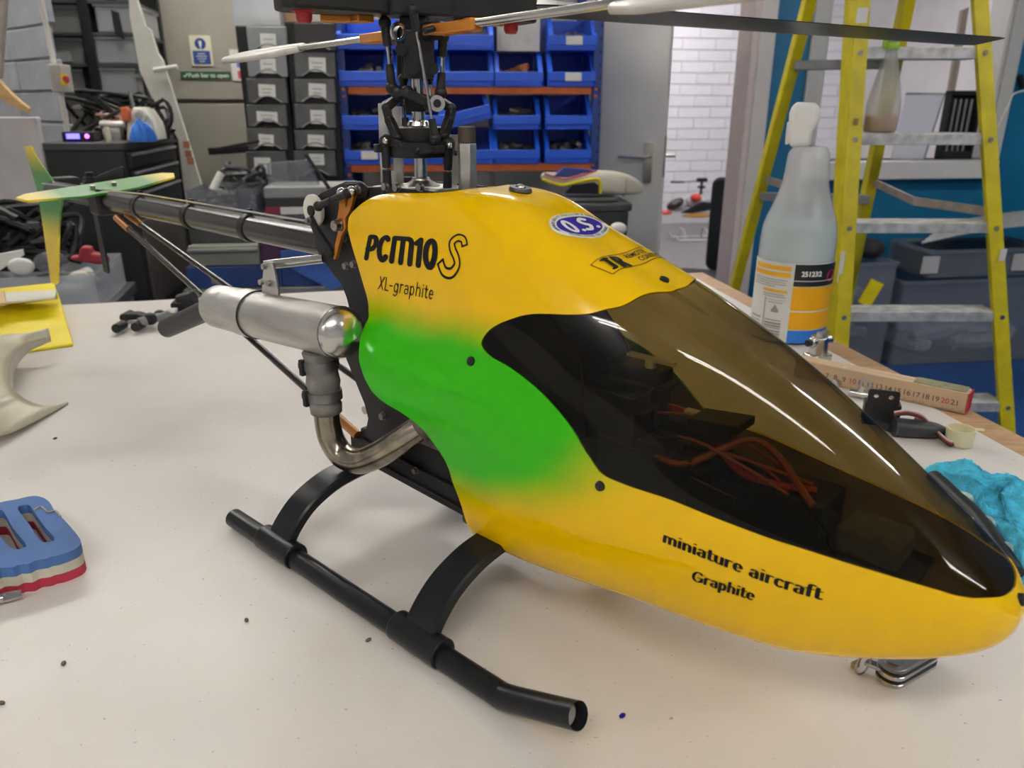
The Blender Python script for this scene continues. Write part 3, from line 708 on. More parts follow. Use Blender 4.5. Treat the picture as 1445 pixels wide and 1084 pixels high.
# ---- landing gear
BOLTM = mat('dull_bolt_steel', (.36, .35, .33), .32, 1.0, noise=.2)
SY = .131
lg = MB().box((.035, 0, .067), (.24, .030, .010)).build('landing_gear_mount', SKIDM, heli, bevel=.002)
for sg in (1, -1):
    pts = spline([hv(-.124, SY * sg, .0088), hv(-.06, SY * sg, .0088), hv(.05, SY * sg, .0088), hv(.16, SY * sg, .0088), hv(.200, SY * sg, .0092), hv(.212, SY * sg, .0105), hv(.238, SY * sg, .020), hv(.268, SY * sg, .0315)], 6)
    n_ = 18; b = MB(); b.tube(pts, .0084, n_, cap=False)
    e0, e1 = pts[0], pts[-1]; b.cyl(e0 + Vector((.0005, 0, 0)), e0 + Vector((.003, 0, 0)), .0080, n=18)
    sk_ = b.build('skid_tube', SKIDM, heli)
    d = (pts[-1] - pts[-2]).normalized(); b = MB(); b.cyl(e1 - d * .012, e1 - d * .009, .0078, n=18); b.build('tip_plug', mat('pale_plug', (.35, .33, .29), .7, noise=.4, nscale=200), sk_)
    for xs in (-.047, .130):
        b = MB(); b.cyl(hv(xs - .024, SY * sg, .0112), hv(xs + .024, SY * sg, .0112), .0110, n=22)
        b.build('skid_sleeve', SKIDM, sk_, bevel=.001)
for xs in (-.047, .130):
    # one arched cross strut: tapered strip over both skids
    hs_ = [(SY, .012), (.1225, .026), (.106, .041), (.085, .0505), (.066, .0545), (.04, .056)]; cl = [(-y_, z_) for y_, z_ in hs_] + [(0, .0565)] + hs_[::-1]
    cl = [(p.x, p.y) for p in spline([(a, c_, 0) for a, c_ in cl], 5)]
    b = MB(); vs = []; fs = []
    for i, (y, z) in enumerate(cl):
        t_ = Vector((cl[min(i + 1, len(cl) - 1)][0] - cl[max(i - 1, 0)][0], cl[min(i + 1, len(cl) - 1)][1] - cl[max(i - 1, 0)][1])).normalized(); nx_, nz_ = -t_.y, t_.x
        hw = .0125 + .002 * (abs(y) / SY); th = .0052
        prof = [(-hw, -th), (hw * .8, -th), (hw, -th * .5), (hw, th * .7), (hw * .88, th), (-hw * .88, th), (-hw, th * .7)]
        for px_, pn in prof: vs.append((xs + px_, y + nx_ * pn, z + nz_ * pn))
    m_ = 7
    for i in range(len(cl) - 1):
        for k in range(m_): fs.append((i * m_ + k, i * m_ + (k + 1) % m_, (i + 1) * m_ + (k + 1) % m_, (i + 1) * m_ + k))
    fs += [tuple(range(m_)), tuple(range((len(cl) - 1) * m_, len(cl) * m_))[::-1]]
    b.add(vs, fs); fixn(b.build('landing_strut', SKIDM, heli, smooth=28))
# ---- side frames, base channel
PL = [(-.120, .279), (-.095, .291), (-.060, .302), (-.042, .303), (-.033, .2995), (-.01, .301), (.045, .301), (.055, .262), (.10, .25), (.15, .235), (.185, .20), (.19, .15), (.17, .10), (.13, .072), (.02, .066), (-.03, .066), (-.063, .073), (-.0655, .0785), (-.056, .084), (-.052, .095), (-.056, .108), (-.068, .128), (-.0825, .152), (-.078, .172), (-.066, .188), (-.071, .203), (-.077, .214), (-.089, .222), (-.104, .233), (-.112, .242), (-.111, .254), (-.119, .267)]
for sg in (1, -1):
    b = MB(); b.prism(PL, .0265, .0290, lambda a, c_, d, sg=sg: (a, -d * sg, c_)); fixn(b.build('side_frame', GRAPH, heli, smooth=0, bevel=.0006, segs=1))
for ys in (.0275, -.0275):
    b = MB(); b.bar(hv(-.075, ys, .066), hv(.150, ys, .055), .012, .016); b.bar(hv(-.075, ys * 1.25, .058), hv(.150, ys * 1.25, .047), .004, .006); b.build('base_rail', BLACK, heli, bevel=.001)
b = MB(); b.box((.075, 0, .052), (.10, .05, .020)); b.build('battery_tray', BLACK, heli, bevel=.003)
b = MB(); b.prism(rrect(.06, -.026, .135, .026, .008), .032, .044); b.build('belly_pad', RUBBER, heli, bevel=.002)
def bolt(p, d, r=.0028, h=.003, parent=None, nut=False):
    p = Vector(p); d = Vector(d).normalized(); b = MB(); b.cyl(p, p + d * h, r, n=14); b.cyl(p + d * h * .98, p + d * h * 1.02, r * .52, n=6)
    b.cyl(p - d * .0006, p + d * .0004, r * 1.25, n=16); return b.build('bolt', BOLTM, parent or heli)
SD = (0, -1, 0)
for q in ((545, 263), (561, 265), (500, 373), (489, 375), (594, 264), (506, 268), (486, 336)): bolt(hs(*q, .029), SD)
for q in ((541, 587),): bolt(hs(*q, .029), SD, .0032)
bolt(hs(587, 664, .034), SD, .0024)
# spacers and engine between the frames
for x_, z_ in ((-.10, .27), (-.05, .29), (-.06, .1), (.02, .29), (.10, .12), (-.09, .24)): b = MB(); b.cyl((x_, -.0265, z_), (x_, .0265, z_), .004, n=12); b.build('frame_spacer', ALU, heli)
ENG = mat('engine_casting', (.16, .145, .12), .45, .8, noise=.5, nscale=60)
b = MB(); b.box((.060, 0, .112), (.055, .048, .050)); b.cyl((.06, 0, .11), (.125, 0, .11), .017, n=20); b.box((.05, .0, .15), (.045, .045, .035))
for k in range(6): b.box((.05, 0, .135 + k * .007), (.058, .052, .0025))
b.cyl((.055, -.028, .125), (.055, -.05, .125), .012, n=14); b.build('engine', ENG, heli, bevel=.001)
b = MB(); b.cyl((.02, 0, .17), (.02, 0, .20), .048, n=32); b.build('main_gear', WHITEP, heli)
b = MB(); b.cyl((.135, 0, .115), (.155, 0, .115), .046, n=32); b.cyl((.128, 0, .115), (.135, 0, .115), .03, n=24); b.build('cooling_fan', mat('brown_fan', (.10, .065, .03), .5, noise=.3), heli)
WIREIN = mat('rusty_wire', (.34, .075, .02), .5, noise=.2)
# tray, servos, receiver and wiring seen through the smoked windshield
b = MB(); b.prism([(.19, .05), (.40, .022), (.40, -.022), (.19, -.05)], .118, .121); b.prism([(.20, .155), (.30, .142), (.30, .122), (.20, .122)], -.027, -.025, lambda a, c_, d: (a, d, c_)); b.prism([(.20, .155), (.30, .142), (.30, .122), (.20, .122)], .025, .027, lambda a, c_, d: (a, d, c_)); b.build('radio_tray', GRAPH, heli, bevel=.0008, segs=1)
for (x_, y_, z_, dx, dy, dz) in ((.205, .012, .175, .040, .020, .038), (.205, -.014, .165, .040, .020, .038), (.25, .016, .145, .040, .020, .036), (.25, -.018, .14, .040, .020, .036)):
    b = MB(); b.box((x_, y_, z_), (dx, dy, dz)); b.box((x_, y_, z_ + dz * .25), (dx * 1.32, dy, .0025)); s_ = b.build('servo', BLACK, heli, bevel=.001)
    b = MB(); b.cyl((x_ + .008, y_, z_ + dz / 2), (x_ + .008, y_, z_ + dz / 2 + .006), .004, n=12); b.bar((x_ + .008 - .018, y_, z_ + dz / 2 + .006), (x_ + .008 + .018, y_, z_ + dz / 2 + .006), .006, .002); b.build('servo_horn', WHITEP if y_ > 0 else BLACK, s_)
b = MB(); b.box((.325, .004, .136), (.045, .034, .024)); b.build('receiver', BLACK, heli, bevel=.002)
b = MB(); b.box((.372, 0, .131), (.035, .028, .018)); b.build('foam_pad', mat('grey_foam', (.10, .10, .11), .9, noise=.3, nscale=150), heli, bevel=.003)
b = MB(); b.prism([(.262, .121), (.268, .121), (.274, .170), (.290, .174), (.290, .180), (.256, .176), (.257, .168), (.266, .168)], -.012, .012, lambda a, c_, d: (a, d, c_)); fixn(b.build('switch_post', BLACK, heli, bevel=.0006, segs=1))
for k in range(6):
    y0 = rnd.uniform(-.02, .02); z0 = .15 + rnd.uniform(-.01, .02)
    pts = [(.222, y0, z0), (.26 + rnd.uniform(-.01, .01), y0 + rnd.uniform(-.015, .015), .158 + rnd.uniform(-.01, .015)), (.295, rnd.uniform(-.02, .02), .156 + rnd.uniform(-.008, .012)), (.33 + rnd.uniform(-.01, .012), rnd.uniform(-.02, .02), .146 + rnd.uniform(-.006, .008))]
    b = MB(); b.tube(spline(pts, 6), .0011 if k < 4 else .0022, 6); b.build('servo_wire', WIREIN if k % 4 else RED, heli)
# ---- tail boom and tail
BZ = .240
b = MB(); b.cyl((-.10, 0, BZ), (-.845, 0, BZ), .0132, n=28); boom = b.build('tail_boom', CARBON, heli)
for q in ((200, 287), (272, 303), (354, 320)):
    x_ = hs(*q, 0).x; b = MB(); b.lathe([(.0136, -.005), (.0148, -.004), (.0148, .004), (.0136, .005)], 28, Matrix.Translation((x_, 0, BZ)) @ Matrix.Rotation(R(90), 4, 'Y'), cap=False); b.box((x_, 0, BZ + .017), (.006, .005, .006)); b.build('boom_band', BLACK, boom)
b = MB(); b.tube([(-.12, -.012, BZ + .020), (-.5, -.010, BZ + .019), (-.82, -.02, BZ + .012)], .0011, 6); b.build('tail_pushrod', STEEL, boom)
b = MB(); b.box((-.852, .0205, BZ), (.034, .034, .034)); b.cyl((-.852, .02, BZ), (-.852, .062, BZ), .006, n=14); b.box((-.852, .055, BZ), (.018, .014, .02)); b.build('tail_gearbox', BLACK, heli, bevel=.003)
# tail rotor on the port side
b = MB(); b.cyl((-.852, .058, BZ - .022), (-.852, .058, BZ + .022), .006, n=12); b.box((-.852, .058, BZ), (.016, .016, .03)); b.build('tail_rotor_hub', BLACK, heli, bevel=.001)
for sg in (1, -1):
    prof = [(0.0, -.009), (.02, -.012), (.11, -.013), (.118, -.009), (.118, .009), (.11, .012), (.02, .010), (0, .007)]
    pts = [(-.852 + c_ * .9, BZ - (.02 + a)) for a, c_ in prof] if sg == 1 else [(-.852 + (.02 + a) * .985, BZ + .004 + (.02 + a) * .17 + c_ * .9) for a, c_ in prof]
    b = MB(); b.prism(pts, .0565, .0595, lambda a, c_, d: (a, d, c_)); fixn(b.build('tail_blade', BLADE, heli, bevel=.0008, segs=1))
# fins: sprayed yellow tips, green middle
def fin_mat(name, axis, lo0, lo1, hi0, hi1):
    m = mat(name, (.7, .5, 0), .3, coat=.3); nt = m.node_tree; b_ = nt.nodes['Principled BSDF']; tc = nt.nodes.new('ShaderNodeTexCoord'); sp = nt.nodes.new('ShaderNodeSeparateXYZ'); nt.links.new(tc.outputs['Object'], sp.inputs[0])
    r = nt.nodes.new('ShaderNodeValToRGB'); e = r.color_ramp.elements
    mr = nt.nodes.new('ShaderNodeMapRange'); mr.inputs[1].default_value = lo0; mr.inputs[2].default_value = hi1; nt.links.new(sp.outputs[axis], mr.inputs[0]); nt.links.new(mr.outputs[0], r.inputs[0])
    Y_ = (.74, .55, .0, 1); Gc = (.018, .20, .010, 1); s_ = hi1 - lo0
    e[0].position = 0; e[0].color = Y_; e[1].position = 1; e[1].color = Y_
    a = e.new((lo1 - lo0) / s_); a.color = Gc; a = e.new((hi0 - lo0) / s_); a.color = Gc
    nt.links.new(r.outputs[0], b_.inputs['Base Color']); return m
vf = [hs(35, 207, 0), hs(44, 206, 0), hs(52, 222, 0), hs(90, 277, 0), hs(86, 300, 0), hs(84, 320, 0), hs(82.5, 398, 0), hs(79, 402, 0), hs(73, 399, 0), hs(62, 322, 0), hs(57, 290, 0), hs(55, 272, 0)]
b = MB(); b.prism([(p.x, p.z) for p in vf], -.0015, .0015, lambda a, c_, d: (a, d - .019 * 0, c_)); fixn(b.build('vertical_fin', fin_mat('vertical_fin_paint', 2, .165, .205, .262, .30), heli, smooth=0, bevel=.0006, segs=1)).location = (0, 0, 0)
hx = -.645; hz_ = BZ + .0145
hf = [(-.012, -.104), (.006, -.096), (.024, -.036), (.026, 0), (.024, .036), (.006, .096), (-.012, .104), (-.022, .09), (-.022, .03), (-.022, -.03), (-.022, -.09)]
b = MB(); b.prism([(hx + a, c_) for a, c_ in hf], hz_, hz_ + .003); HT = Matrix.Translation((hx, 0, hz_)) @ Matrix.Rotation(R(5), 4, 'X') @ Matrix.Rotation(R(11), 4, 'Y') @ Matrix.Translation((-hx, 0, -hz_)); b.v = [tuple(HT @ Vector(v)) for v in b.v]; hfo = fixn(b.build('horizontal_fin', fin_mat('horizontal_fin_paint', 1, -.085, -.055, .055, .085), heli, smooth=0, bevel=.0006, segs=1))
for y_ in (-.014, .014): bolt(HT @ Vector((hx, y_, hz_ + .003)), HT.to_3x3() @ Vector((0, 0, 1)), .0032, .004, hfo)
b = MB(); b.box((hx, 0, BZ - .002), (.034, .036, .034)); b.build('fin_clamp', BLACK, heli, bevel=.004)
# boom support braces
for sg in (1, -1):
    a = hs(166, 309, .014) if sg == 1 else hs(181, 304, -.014); c_ = hs(503, 613, .031) if sg == 1 else Vector((hs(503, 613, .031).x, .031, hs(503, 613, .031).z))
    b = MB(); b.cyl(a, c_, .0034, n=12); br = b.build('boom_brace', CARBON, heli)
    d = (c_ - a).normalized()
    for p, q in ((a - d * .004, a + d * .035), (c_ - d * .030, c_ + d * .002)): b = MB(); b.cyl(p, q, .0044, n=12); b.build('brace_end', COPPER, br)
# ---- muffler, coupler, header
MY = .068
m0, m1 = hs(307, 432, MY), hs(478, 469, MY); ax = (m1 - m0).normalized(); Lm = (m1 - m0).length; MR = .0212
MT = Matrix.Translation(m0) @ ax.to_track_quat('Z', 'Y').to_matrix().to_4x4()
prof = [(0, 0), (.010, 0), (MR * .93, .001), (MR * .98, .004), (MR * .98, .028), (MR * .955, .029), (MR * .955, .031), (MR, .032), (MR, Lm - .001), (MR * 1.02, Lm), (MR * 1.02, Lm + .002)]
b = MB(); b.lathe(prof, 40, MT, cap=False); mf = b.build('muffler', ALU, heli, smooth=30)
b = MB(); b.lathe([(MR * 1.0 * math.cos(R(a)), Lm + .002 + MR * .72 * math.sin(R(a))) for a in range(0, 91, 6)], 40, MT, cap=False); b.build('muffler_dome', mat('polished_aluminium', (.66, .65, .63), .24, 1.0, noise=.1), mf)
b = MB(); c0 = (m0 + ax * .066 - m0).length; b.lathe([(MR * 1.005, c0 - .012), (MR * 1.045, c0 - .012), (MR * 1.045, c0 + .010), (MR * 1.005, c0 + .010)], 40, MT, cap=False); clp = b.build('muffler_clamp', ALU, mf, smooth=30)
b = MB(); b.lathe([(MR * 1.05, c0 + .010), (MR * 1.06, c0 + .0115), (MR * 1.01, c0 + .012)], 40, MT, cap=False); b.build('clamp_edge', RUBBER, mf)
q0, q1, q2, q3 = hs(369, 376, .060), hs(378, 378, .060), hs(389, 408, .062), hs(366, 400, .064)
b = MB(); b.prism([(p.x, p.z) for p in (hs(370, 378, MY), hs(373, 370, MY), hs(381, 370, MY), hs(384, 380, MY), hs(390, 410, MY), hs(391, 430, MY), hs(367, 430, MY), hs(368, 398, MY))], MY - .004, MY - .001, lambda a, c_, d: (a, -d, c_)); fixn(b.build('muffler_bracket', ALU, mf, smooth=0, bevel=.0008))
st0, st1 = hs(374, 374, MY - .006), hs(456, 365, .029); b = MB(); b.cyl(st0, st1, .0042, n=16); b.build('muffler_standoff', STEEL, mf)
for q in ((374, 376), (370, 398), (381, 400)): bolt(hs(*q, MY - .001), SD, .0024, .003, mf)
e0_, e1_ = hs(303, 433, MY), hs(236, 463, MY); dd = (e1_ - e0_).normalized()
b = MB(); n_ = 20; b.tube([e0_ + dd * .0, e0_ + dd * .04, e0_ + dd * .09, e1_], .0105, n_, cap=False); b.tube([e1_, e0_ + dd * .08], .0086, n_, cap=False); b.cyl(e0_ + dd * .10, e0_ + dd * .102, .009, n=20); b.build('exhaust_hose', RUBBER, mf)
c_t, c_b = hs(451, 493, MY), hs(461, 583, MY); cd_ = (c_t - c_b)
CT = Matrix.Translation(c_b) @ cd_.normalized().to_track_quat('Z', 'Y').to_matrix().to_4x4(); CL_ = cd_.length; CR = .0143
b = MB(); b.lathe([(.0115, 0), (CR * .93, .001), (CR * .97, .008), (CR * .9, .010), (CR * .95, CL_ * .42), (CR * 1.02, CL_ * .5), (CR * .95, CL_ * .62), (CR * .92, CL_ * .74), (CR * 1.0, CL_ * .9), (CR * 1.05, CL_ * .97), (.011, CL_)], 28, CT, cap=False); cp = b.build('coupler_sleeve', GREYRUB, heli, smooth=60)
for f_ in (.30, .78):
    zc = CL_ * f_; b = MB(); b.lathe([(CR * .9, zc - .0042), (CR * 1.05, zc - .0040), (CR * 1.05, zc + .0040), (CR * .9, zc + .0042)], 28, CT, cap=False)
    st_ = b.build('clamp_band', mat('dull_zinc', (.22, .22, .22), .4, .7, noise=.3), cp, smooth=30)
    o_ = CT @ Vector((0, 0, zc)); lft = hs(438, 520, MY) - hs(455, 520, MY); lft.normalize(); tw = Vector((0, -1, 0))
    b = MB(); b.bar(o_ + lft * .011 + tw * .011, o_ + lft * .022 + tw * .006, .006, .005); b.box(o_ + lft * .006 + tw * .0150, (.005, .004, .014)); b.build('clamp_tail', BLACK, cp, bevel=.0008)
hp_ = [hs(461, 580, MY), hs(463, 600, MY), hs(469, 622, MY - .001), hs(484, 643, MY - .003), hs(508, 651, MY - .006), hs(535, 641, MY - .010), hs(562, 624, MY - .015), hs(588, 606, .045), hs(612, 592, .036), hs(640, 578, .026)]
b = MB(); b.tube(spline(hp_, 6), .0112, 22); b.build('exhaust_header', BURNT, mf, smooth=60)
b = MB(); p_ = hs(608, 600, .040); b.box(p_ + Vector((.004, .004, .0)), (.030, .020, .034)); b.cyl(hs(592, 600, .045), hs(612, 588, .038), .0145, n=20); b.build('header_flange', ENG, mf, bevel=.002)
# ---- starboard linkage: white disc, orange bellcrank, arms
wc = hs(443, 297, .034); b = MB(); b.lathe([(.0058, -.002), (.0128, -.002), (.0136, -.001), (.0136, .0015), (.0128, .0022), (.0058, .0022)], 32, Matrix.Translation(wc) @ Matrix.Rotation(R(90), 4, 'X'), cap=True); wd_ = b.build('control_disc', WHITEP, heli)
b = MB(); b.cyl(wc + Vector((0, .003, 0)), wc + Vector((0, -.004, 0)), .0045, n=14); b.build('disc_hub', BLACK, wd_)
def orng(name, pl, ys, th, m=ORANGE):
    b = MB(); b.prism([(hs(*q, ys).x, hs(*q, ys).z) for q in pl], ys - th, ys, lambda a, c_, d: (a, -d, c_)); return fixn(b.build(name, m, heli, smooth=0, bevel=.0008))
bc = orng('bellcrank', [(479, 271), (484, 269), (486, 284), (488, 292), (494, 272), (497, 268), (500, 271), (493, 298), (487, 308), (487, 322), (481, 334), (477, 349), (473, 366), (470, 367), (472, 345), (476, 328), (474, 312), (477, 300)], .037, .004)
bolt(hs(478, 318, .038), SD, .0044, .005, bc); b = MB(); b.cyl(hs(477, 318, .044), hs(471, 320, .052), .0028, n=10); b.build('pivot_screw', STEEL, bc)
for q in ((482, 272), (496, 270)): b = MB(); b.ball(hs(*q, .041), .0042, 12, 8); b.build('link_ball', STEEL, bc)
def link(name, a, c_, r=.0026, parent=None, rod=.0011, bl=.30):
    "ball link: two black ends and a bright rod between"
    a = Vector(a); c_ = Vector(c_); d = c_ - a; b = MB(); b.cyl(a, c_, rod, n=8); o = b.build(name, STEEL, parent or heli)
    for p, q in ((a, a + d * bl), (c_, c_ - d * bl)):
        b = MB(); dn = d.normalized(); b.cyl(p, q, r, r * .85, n=10); b.ball(p, r * 1.35, 10, 8); b.build('ball_end', BLACK, o)
    return o
link('control_link', hs(449, 291, .042), hs(490, 273, .044), .0032, bl=.47)
orng('lever_arm', [(433, 307), (437, 305), (446, 322), (466, 352), (468, 360), (463, 364), (458, 358), (440, 326)], .040, .004, BLACK)
bolt(hs(436, 311, .041), SD, .0022)
b = MB(); b.prism([(p.x, p.z) for p in (hs(488, 259, .03), hs(512, 257, .03), hs(521, 266, .03), hs(519, 280, .03), hs(500, 277, .03))], .029, .032, lambda a, c_, d: (a, -d, c_)); fixn(b.build('bearing_block', BLACK, heli, bevel=.001))
bolt(hs(505, 268, .032), SD, .0034)
# ---- rotor mast and head
b = MB(); b.cyl((0, 0, .27), (0, 0, .442), .0050, n=20); b.build('main_shaft', STEEL, heli)
b = MB(); b.lathe([(.014, .296), (.015, .3005), (.0095, .3035), (.0072, .3050), (.0072, .3065), (.0052, .307)], 28, cap=False); b.box((0, 0, .297), (.06, .05, .006)); b.build('mast_bearing', ALU, heli, bevel=.001)
b = MB(); b.lathe([(.0175, .3225), (.0255, .3225), (.0275, .326), (.0275, .331), (.0250, .334), (.0185, .334)], 36, cap=False)
for k in range(4):
    a = R(45 + 90 * k) + .5; b.bar((.024 * math.cos(a), .024 * math.sin(a), .3295), (.037 * math.cos(a), .037 * math.sin(a), .3295), .007, .006)
sw = b.build('swashplate', BLACK, heli, bevel=.0006, segs=1)
b = MB(); b.lathe([(.0075, .333), (.0195, .333), (.0205, .335), (.0195, .344), (.0125, .3455), (.0075, .3455)], 36, cap=False); b.build('swash_inner', BLACK, sw, bevel=.0005, segs=1)
b = MB(); b.lathe([(.0052, .3455), (.0105, .3455), (.0095, .3485), (.0052, .3495)], 28, cap=False); b.build('swash_ball', STEEL, sw)
b = MB(); b.box((0, 0, 0), (.017, .014, .013)); b.cyl((-.018, 0, .002), (.018, 0, .002), .003, n=12); wo = b.build('washout_base', BLACK, heli, bevel=.002); wo.location = (0, 0, .362); wo.rotation_euler = (0, 0, -HA + R(-20))
# anti-rotation bracket (bright plate standing behind the swashplate)
b = MB()
for q in ((541, 146), (560, 150)): b.bar(kq(q[0], q[1], .02), kq(q[0] + 3, 258, .02), .004, .008)
b.bar(kq(541, 150, .02), kq(552, 143, .02), .004, .006); b.bar(kq(541, 252, .02), kq(566, 252, .02), .004, .012); b.build('swash_guide', ALU, heli, bevel=.0006, segs=1)
b = MB(); b.bar(kq(641, 190, .012), kq(642, 262, .012), .003, .007); b.build('swash_guide', ALU, heli, bevel=.0006, segs=1)
def arm(name, pts, wd, th, m=BLACK):
    b = MB(); P = [Vector(p) for p in pts]
    for a, c_ in zip(P[:-1], P[1:]): b.bar(a, c_, wd, th)
    for p in P: b.ball(p, wd * .62, 10, 8)
    return b.build(name, m, heli, bevel=.0006, segs=1)
arm('washout_arm', [kq(566, 134, -.006), kq(545, 152, -.012), kq(549, 168, -.012), kq(561, 194, -.016)], .0062, .0062)
arm('washout_arm', [kq(618, 141, -.004), kq(637, 153, -.010), kq(634, 168, -.012), kq(626, 192, -.016)], .0062, .0062)
arm('washout_lever', [kq(561, 131, -.016), kq(575, 131, -.016), kq(606, 146, -.018), kq(618, 146, -.018)], .0085, .0060)
b = MB(); p_ = kq(617, 146, -.022); d_ = (kq(617, 146, -.03) - p_).normalized(); b.cyl(p_ - d_ * .004, p_ + d_ * .002, .0058, n=18); b.build('washout_bearing', STEEL, heli)
b = MB(); b.cyl(p_, p_ + d_ * .0035, .0030, n=10); b.build('washout_screw', BLACK, heli)
link('head_link', kq(583, 14, -.026), kq(614, 196, -.030), .0033, bl=.16)
link('head_link', kq(543, 32, -.012), kq(553, 124, -.016), .0036, bl=.36)
link('head_link', kq(625, 52, -.006), kq(622, 131, -.010), .0036, bl=.36)
link('head_link', kq(569, 112, .004), kq(573, 190, -.004), .0032, bl=.3)
link('head_link', kq(607, 112, .004), kq(608, 150, .0), .0020, bl=.2)
link('swash_link', kq(544, 199, -.020), kq(547, 275, -.012), .0038, bl=.48)
link('swash_link', kq(633, 203, -.018), kq(631, 278, -.012), .0038, bl=.48)
for q in ((544, 199), (634, 205)): b = MB(); b.ball(kq(*q, -.026), .0024, 10, 8); b.build('link_ball', STEEL, heli)
arm('swash_arm', [kq(547, 198, -.018), kq(566, 205, -.022), kq(590, 212, -.026), kq(618, 208, -.024), kq(633, 203, -.018)], .0055, .0065)
# head block with side plates
BA = R(31) - HA; FA = R(128) - HA
def rp(r, t, z, az): return Vector((r * math.cos(az) - t * math.sin(az), r * math.sin(az) + t * math.cos(az), z))
RB = Matrix.Rotation(BA, 4, 'Z')
# the block's plates stand square to the bench front
for ly, x0, x1, y0, y1 in ((-.012, 570, 613, 42, 111), (.012, 560, 604, 38, 112)):
    b = MB(); P4 = [kq(x0, y0, ly), kq(x1, y0, ly), kq(x1, y1, ly), kq(x0, y1, ly)]; nn = (kq(590, 80, ly + .003) - kq(590, 80, ly)); b.add(P4 + [p + nn for p in P4], [(0, 1, 2, 3)[::-1], (4, 5, 6, 7), (0, 1, 5, 4), (1, 2, 6, 5), (2, 3, 7, 6), (3, 0, 4, 7)]); hb = fixn(b.build('head_plate', GRAPH, heli, smooth=0, bevel=.0008))
b = MB(); b.box((0, 0, .400), (.020, .020, .042), rz=-HA); b.build('head_block', BLACK, heli, bevel=.001)
for q in ((583, 97), (611, 97), (566, 70)): p_ = kq(*q, -.0135); d_ = kq(q[0], q[1], -.02) - p_; b = MB(); b.cyl(p_, p_ + d_.normalized() * .004, .0042, n=16); b.cyl(p_, p_ + d_.normalized() * .0045, .0022, n=8); b.build('head_bolt', BLACK, heli)
p_ = kq(561, 45, -.016); d_ = (kq(566, 46, -.02) - p_).normalized(); b = MB(); b.lathe([(.0042, .001), (.0044, 0), (.0062, 0), (.0068, .001), (.0062, .002), (.0044, .002), (.0042, .001)], 24, Matrix.Translation(p_) @ d_.to_track_quat('Z', 'Y').to_matrix().to_4x4(), cap=False); b.build('flybar_bearing', STEEL, heli)
# yoke and blade grips, blades
b = MB(); b.box((0, 0, .434), (.050, .032, .026), M=RB); b.cyl((0, 0, .42), (0, 0, .455), .010, n=16); b.build('rotor_yoke', BLACK, heli, bevel=.002)
for sg in (1, -1):
    az = BA + (0 if sg == 1 else PI)
    M_ = Matrix.Rotation(az, 4, 'Z'); b = MB(); b.prism([(.022, -.012), (.045, -.017), (.094, -.019), (.100, -.012), (.100, .012), (.094, .019), (.045, .017), (.022, .012)], .421, .444)
    b.v = [tuple(M_ @ Vector(p)) for p in b.v]; gp = b.build('blade_grip', BLACK, heli, bevel=.002)
    b = MB(); c_ = rp(.083, 0, .416, az); b.lathe([(.0, -.003), (.0042, -.0025), (.0056, 0), (.0056, .004), (.0085, .0045), (.0085, .006)], 16, Matrix.Translation(c_), cap=False); b.build('blade_bolt_cap', RED, gp)
    b = MB(); b.prism([(.030, -.004), (.036, -.020), (.060, -.024), (.066, -.018), (.046, -.012), (.044, .0)], .4165, .4215); b.v = [tuple(M_ @ Vector(p)) for p in b.v]; fixn(b.build('pitch_arm', ORANGE, gp, bevel=.0008))
    # tapered aerofoil blade
    prof = [(.022, 0), (.019, .0028), (.010, .0046), (-.004, .0046), (-.020, .0024), (-.033, .0004), (-.033, -.0004), (-.018, -.0012), (.008, -.0026), (.019, -.0018)]
    st = [(.095, .55, 0), (.125, .80, 0), (.17, 1, 0), (.30, 1, 0), (.50, 1, 0), (.72, 1, 0), (.738, .9, 0), (.746, .62, .004)]
    pit = R(-3.5); vs = []; fs = []
    for r_, s_, o_ in st:
        for a, c_ in prof:
            a2, c2 = a * s_ + o_, c_ * (1.6 if r_ < .13 else 1); y_ = a2 * math.cos(pit) - c2 * math.sin(pit); z_ = a2 * math.sin(pit) + c2 * math.cos(pit)
            vs.append(M_ @ Vector((r_, y_, .432 + z_ - .000 * r_)))
    k_ = len(prof)
    for i in range(len(st) - 1):
        for k in range(k_): fs.append((i * k_ + k, i * k_ + (k + 1) % k_, (i + 1) * k_ + (k + 1) % k_, (i + 1) * k_ + k))
    fs += [tuple(range(k_))[::-1], tuple(range((len(st) - 1) * k_, len(st) * k_))]
    b = MB(); b.add(vs, fs); fixn(b.build('rotor_blade', BLADE, heli, smooth=50))
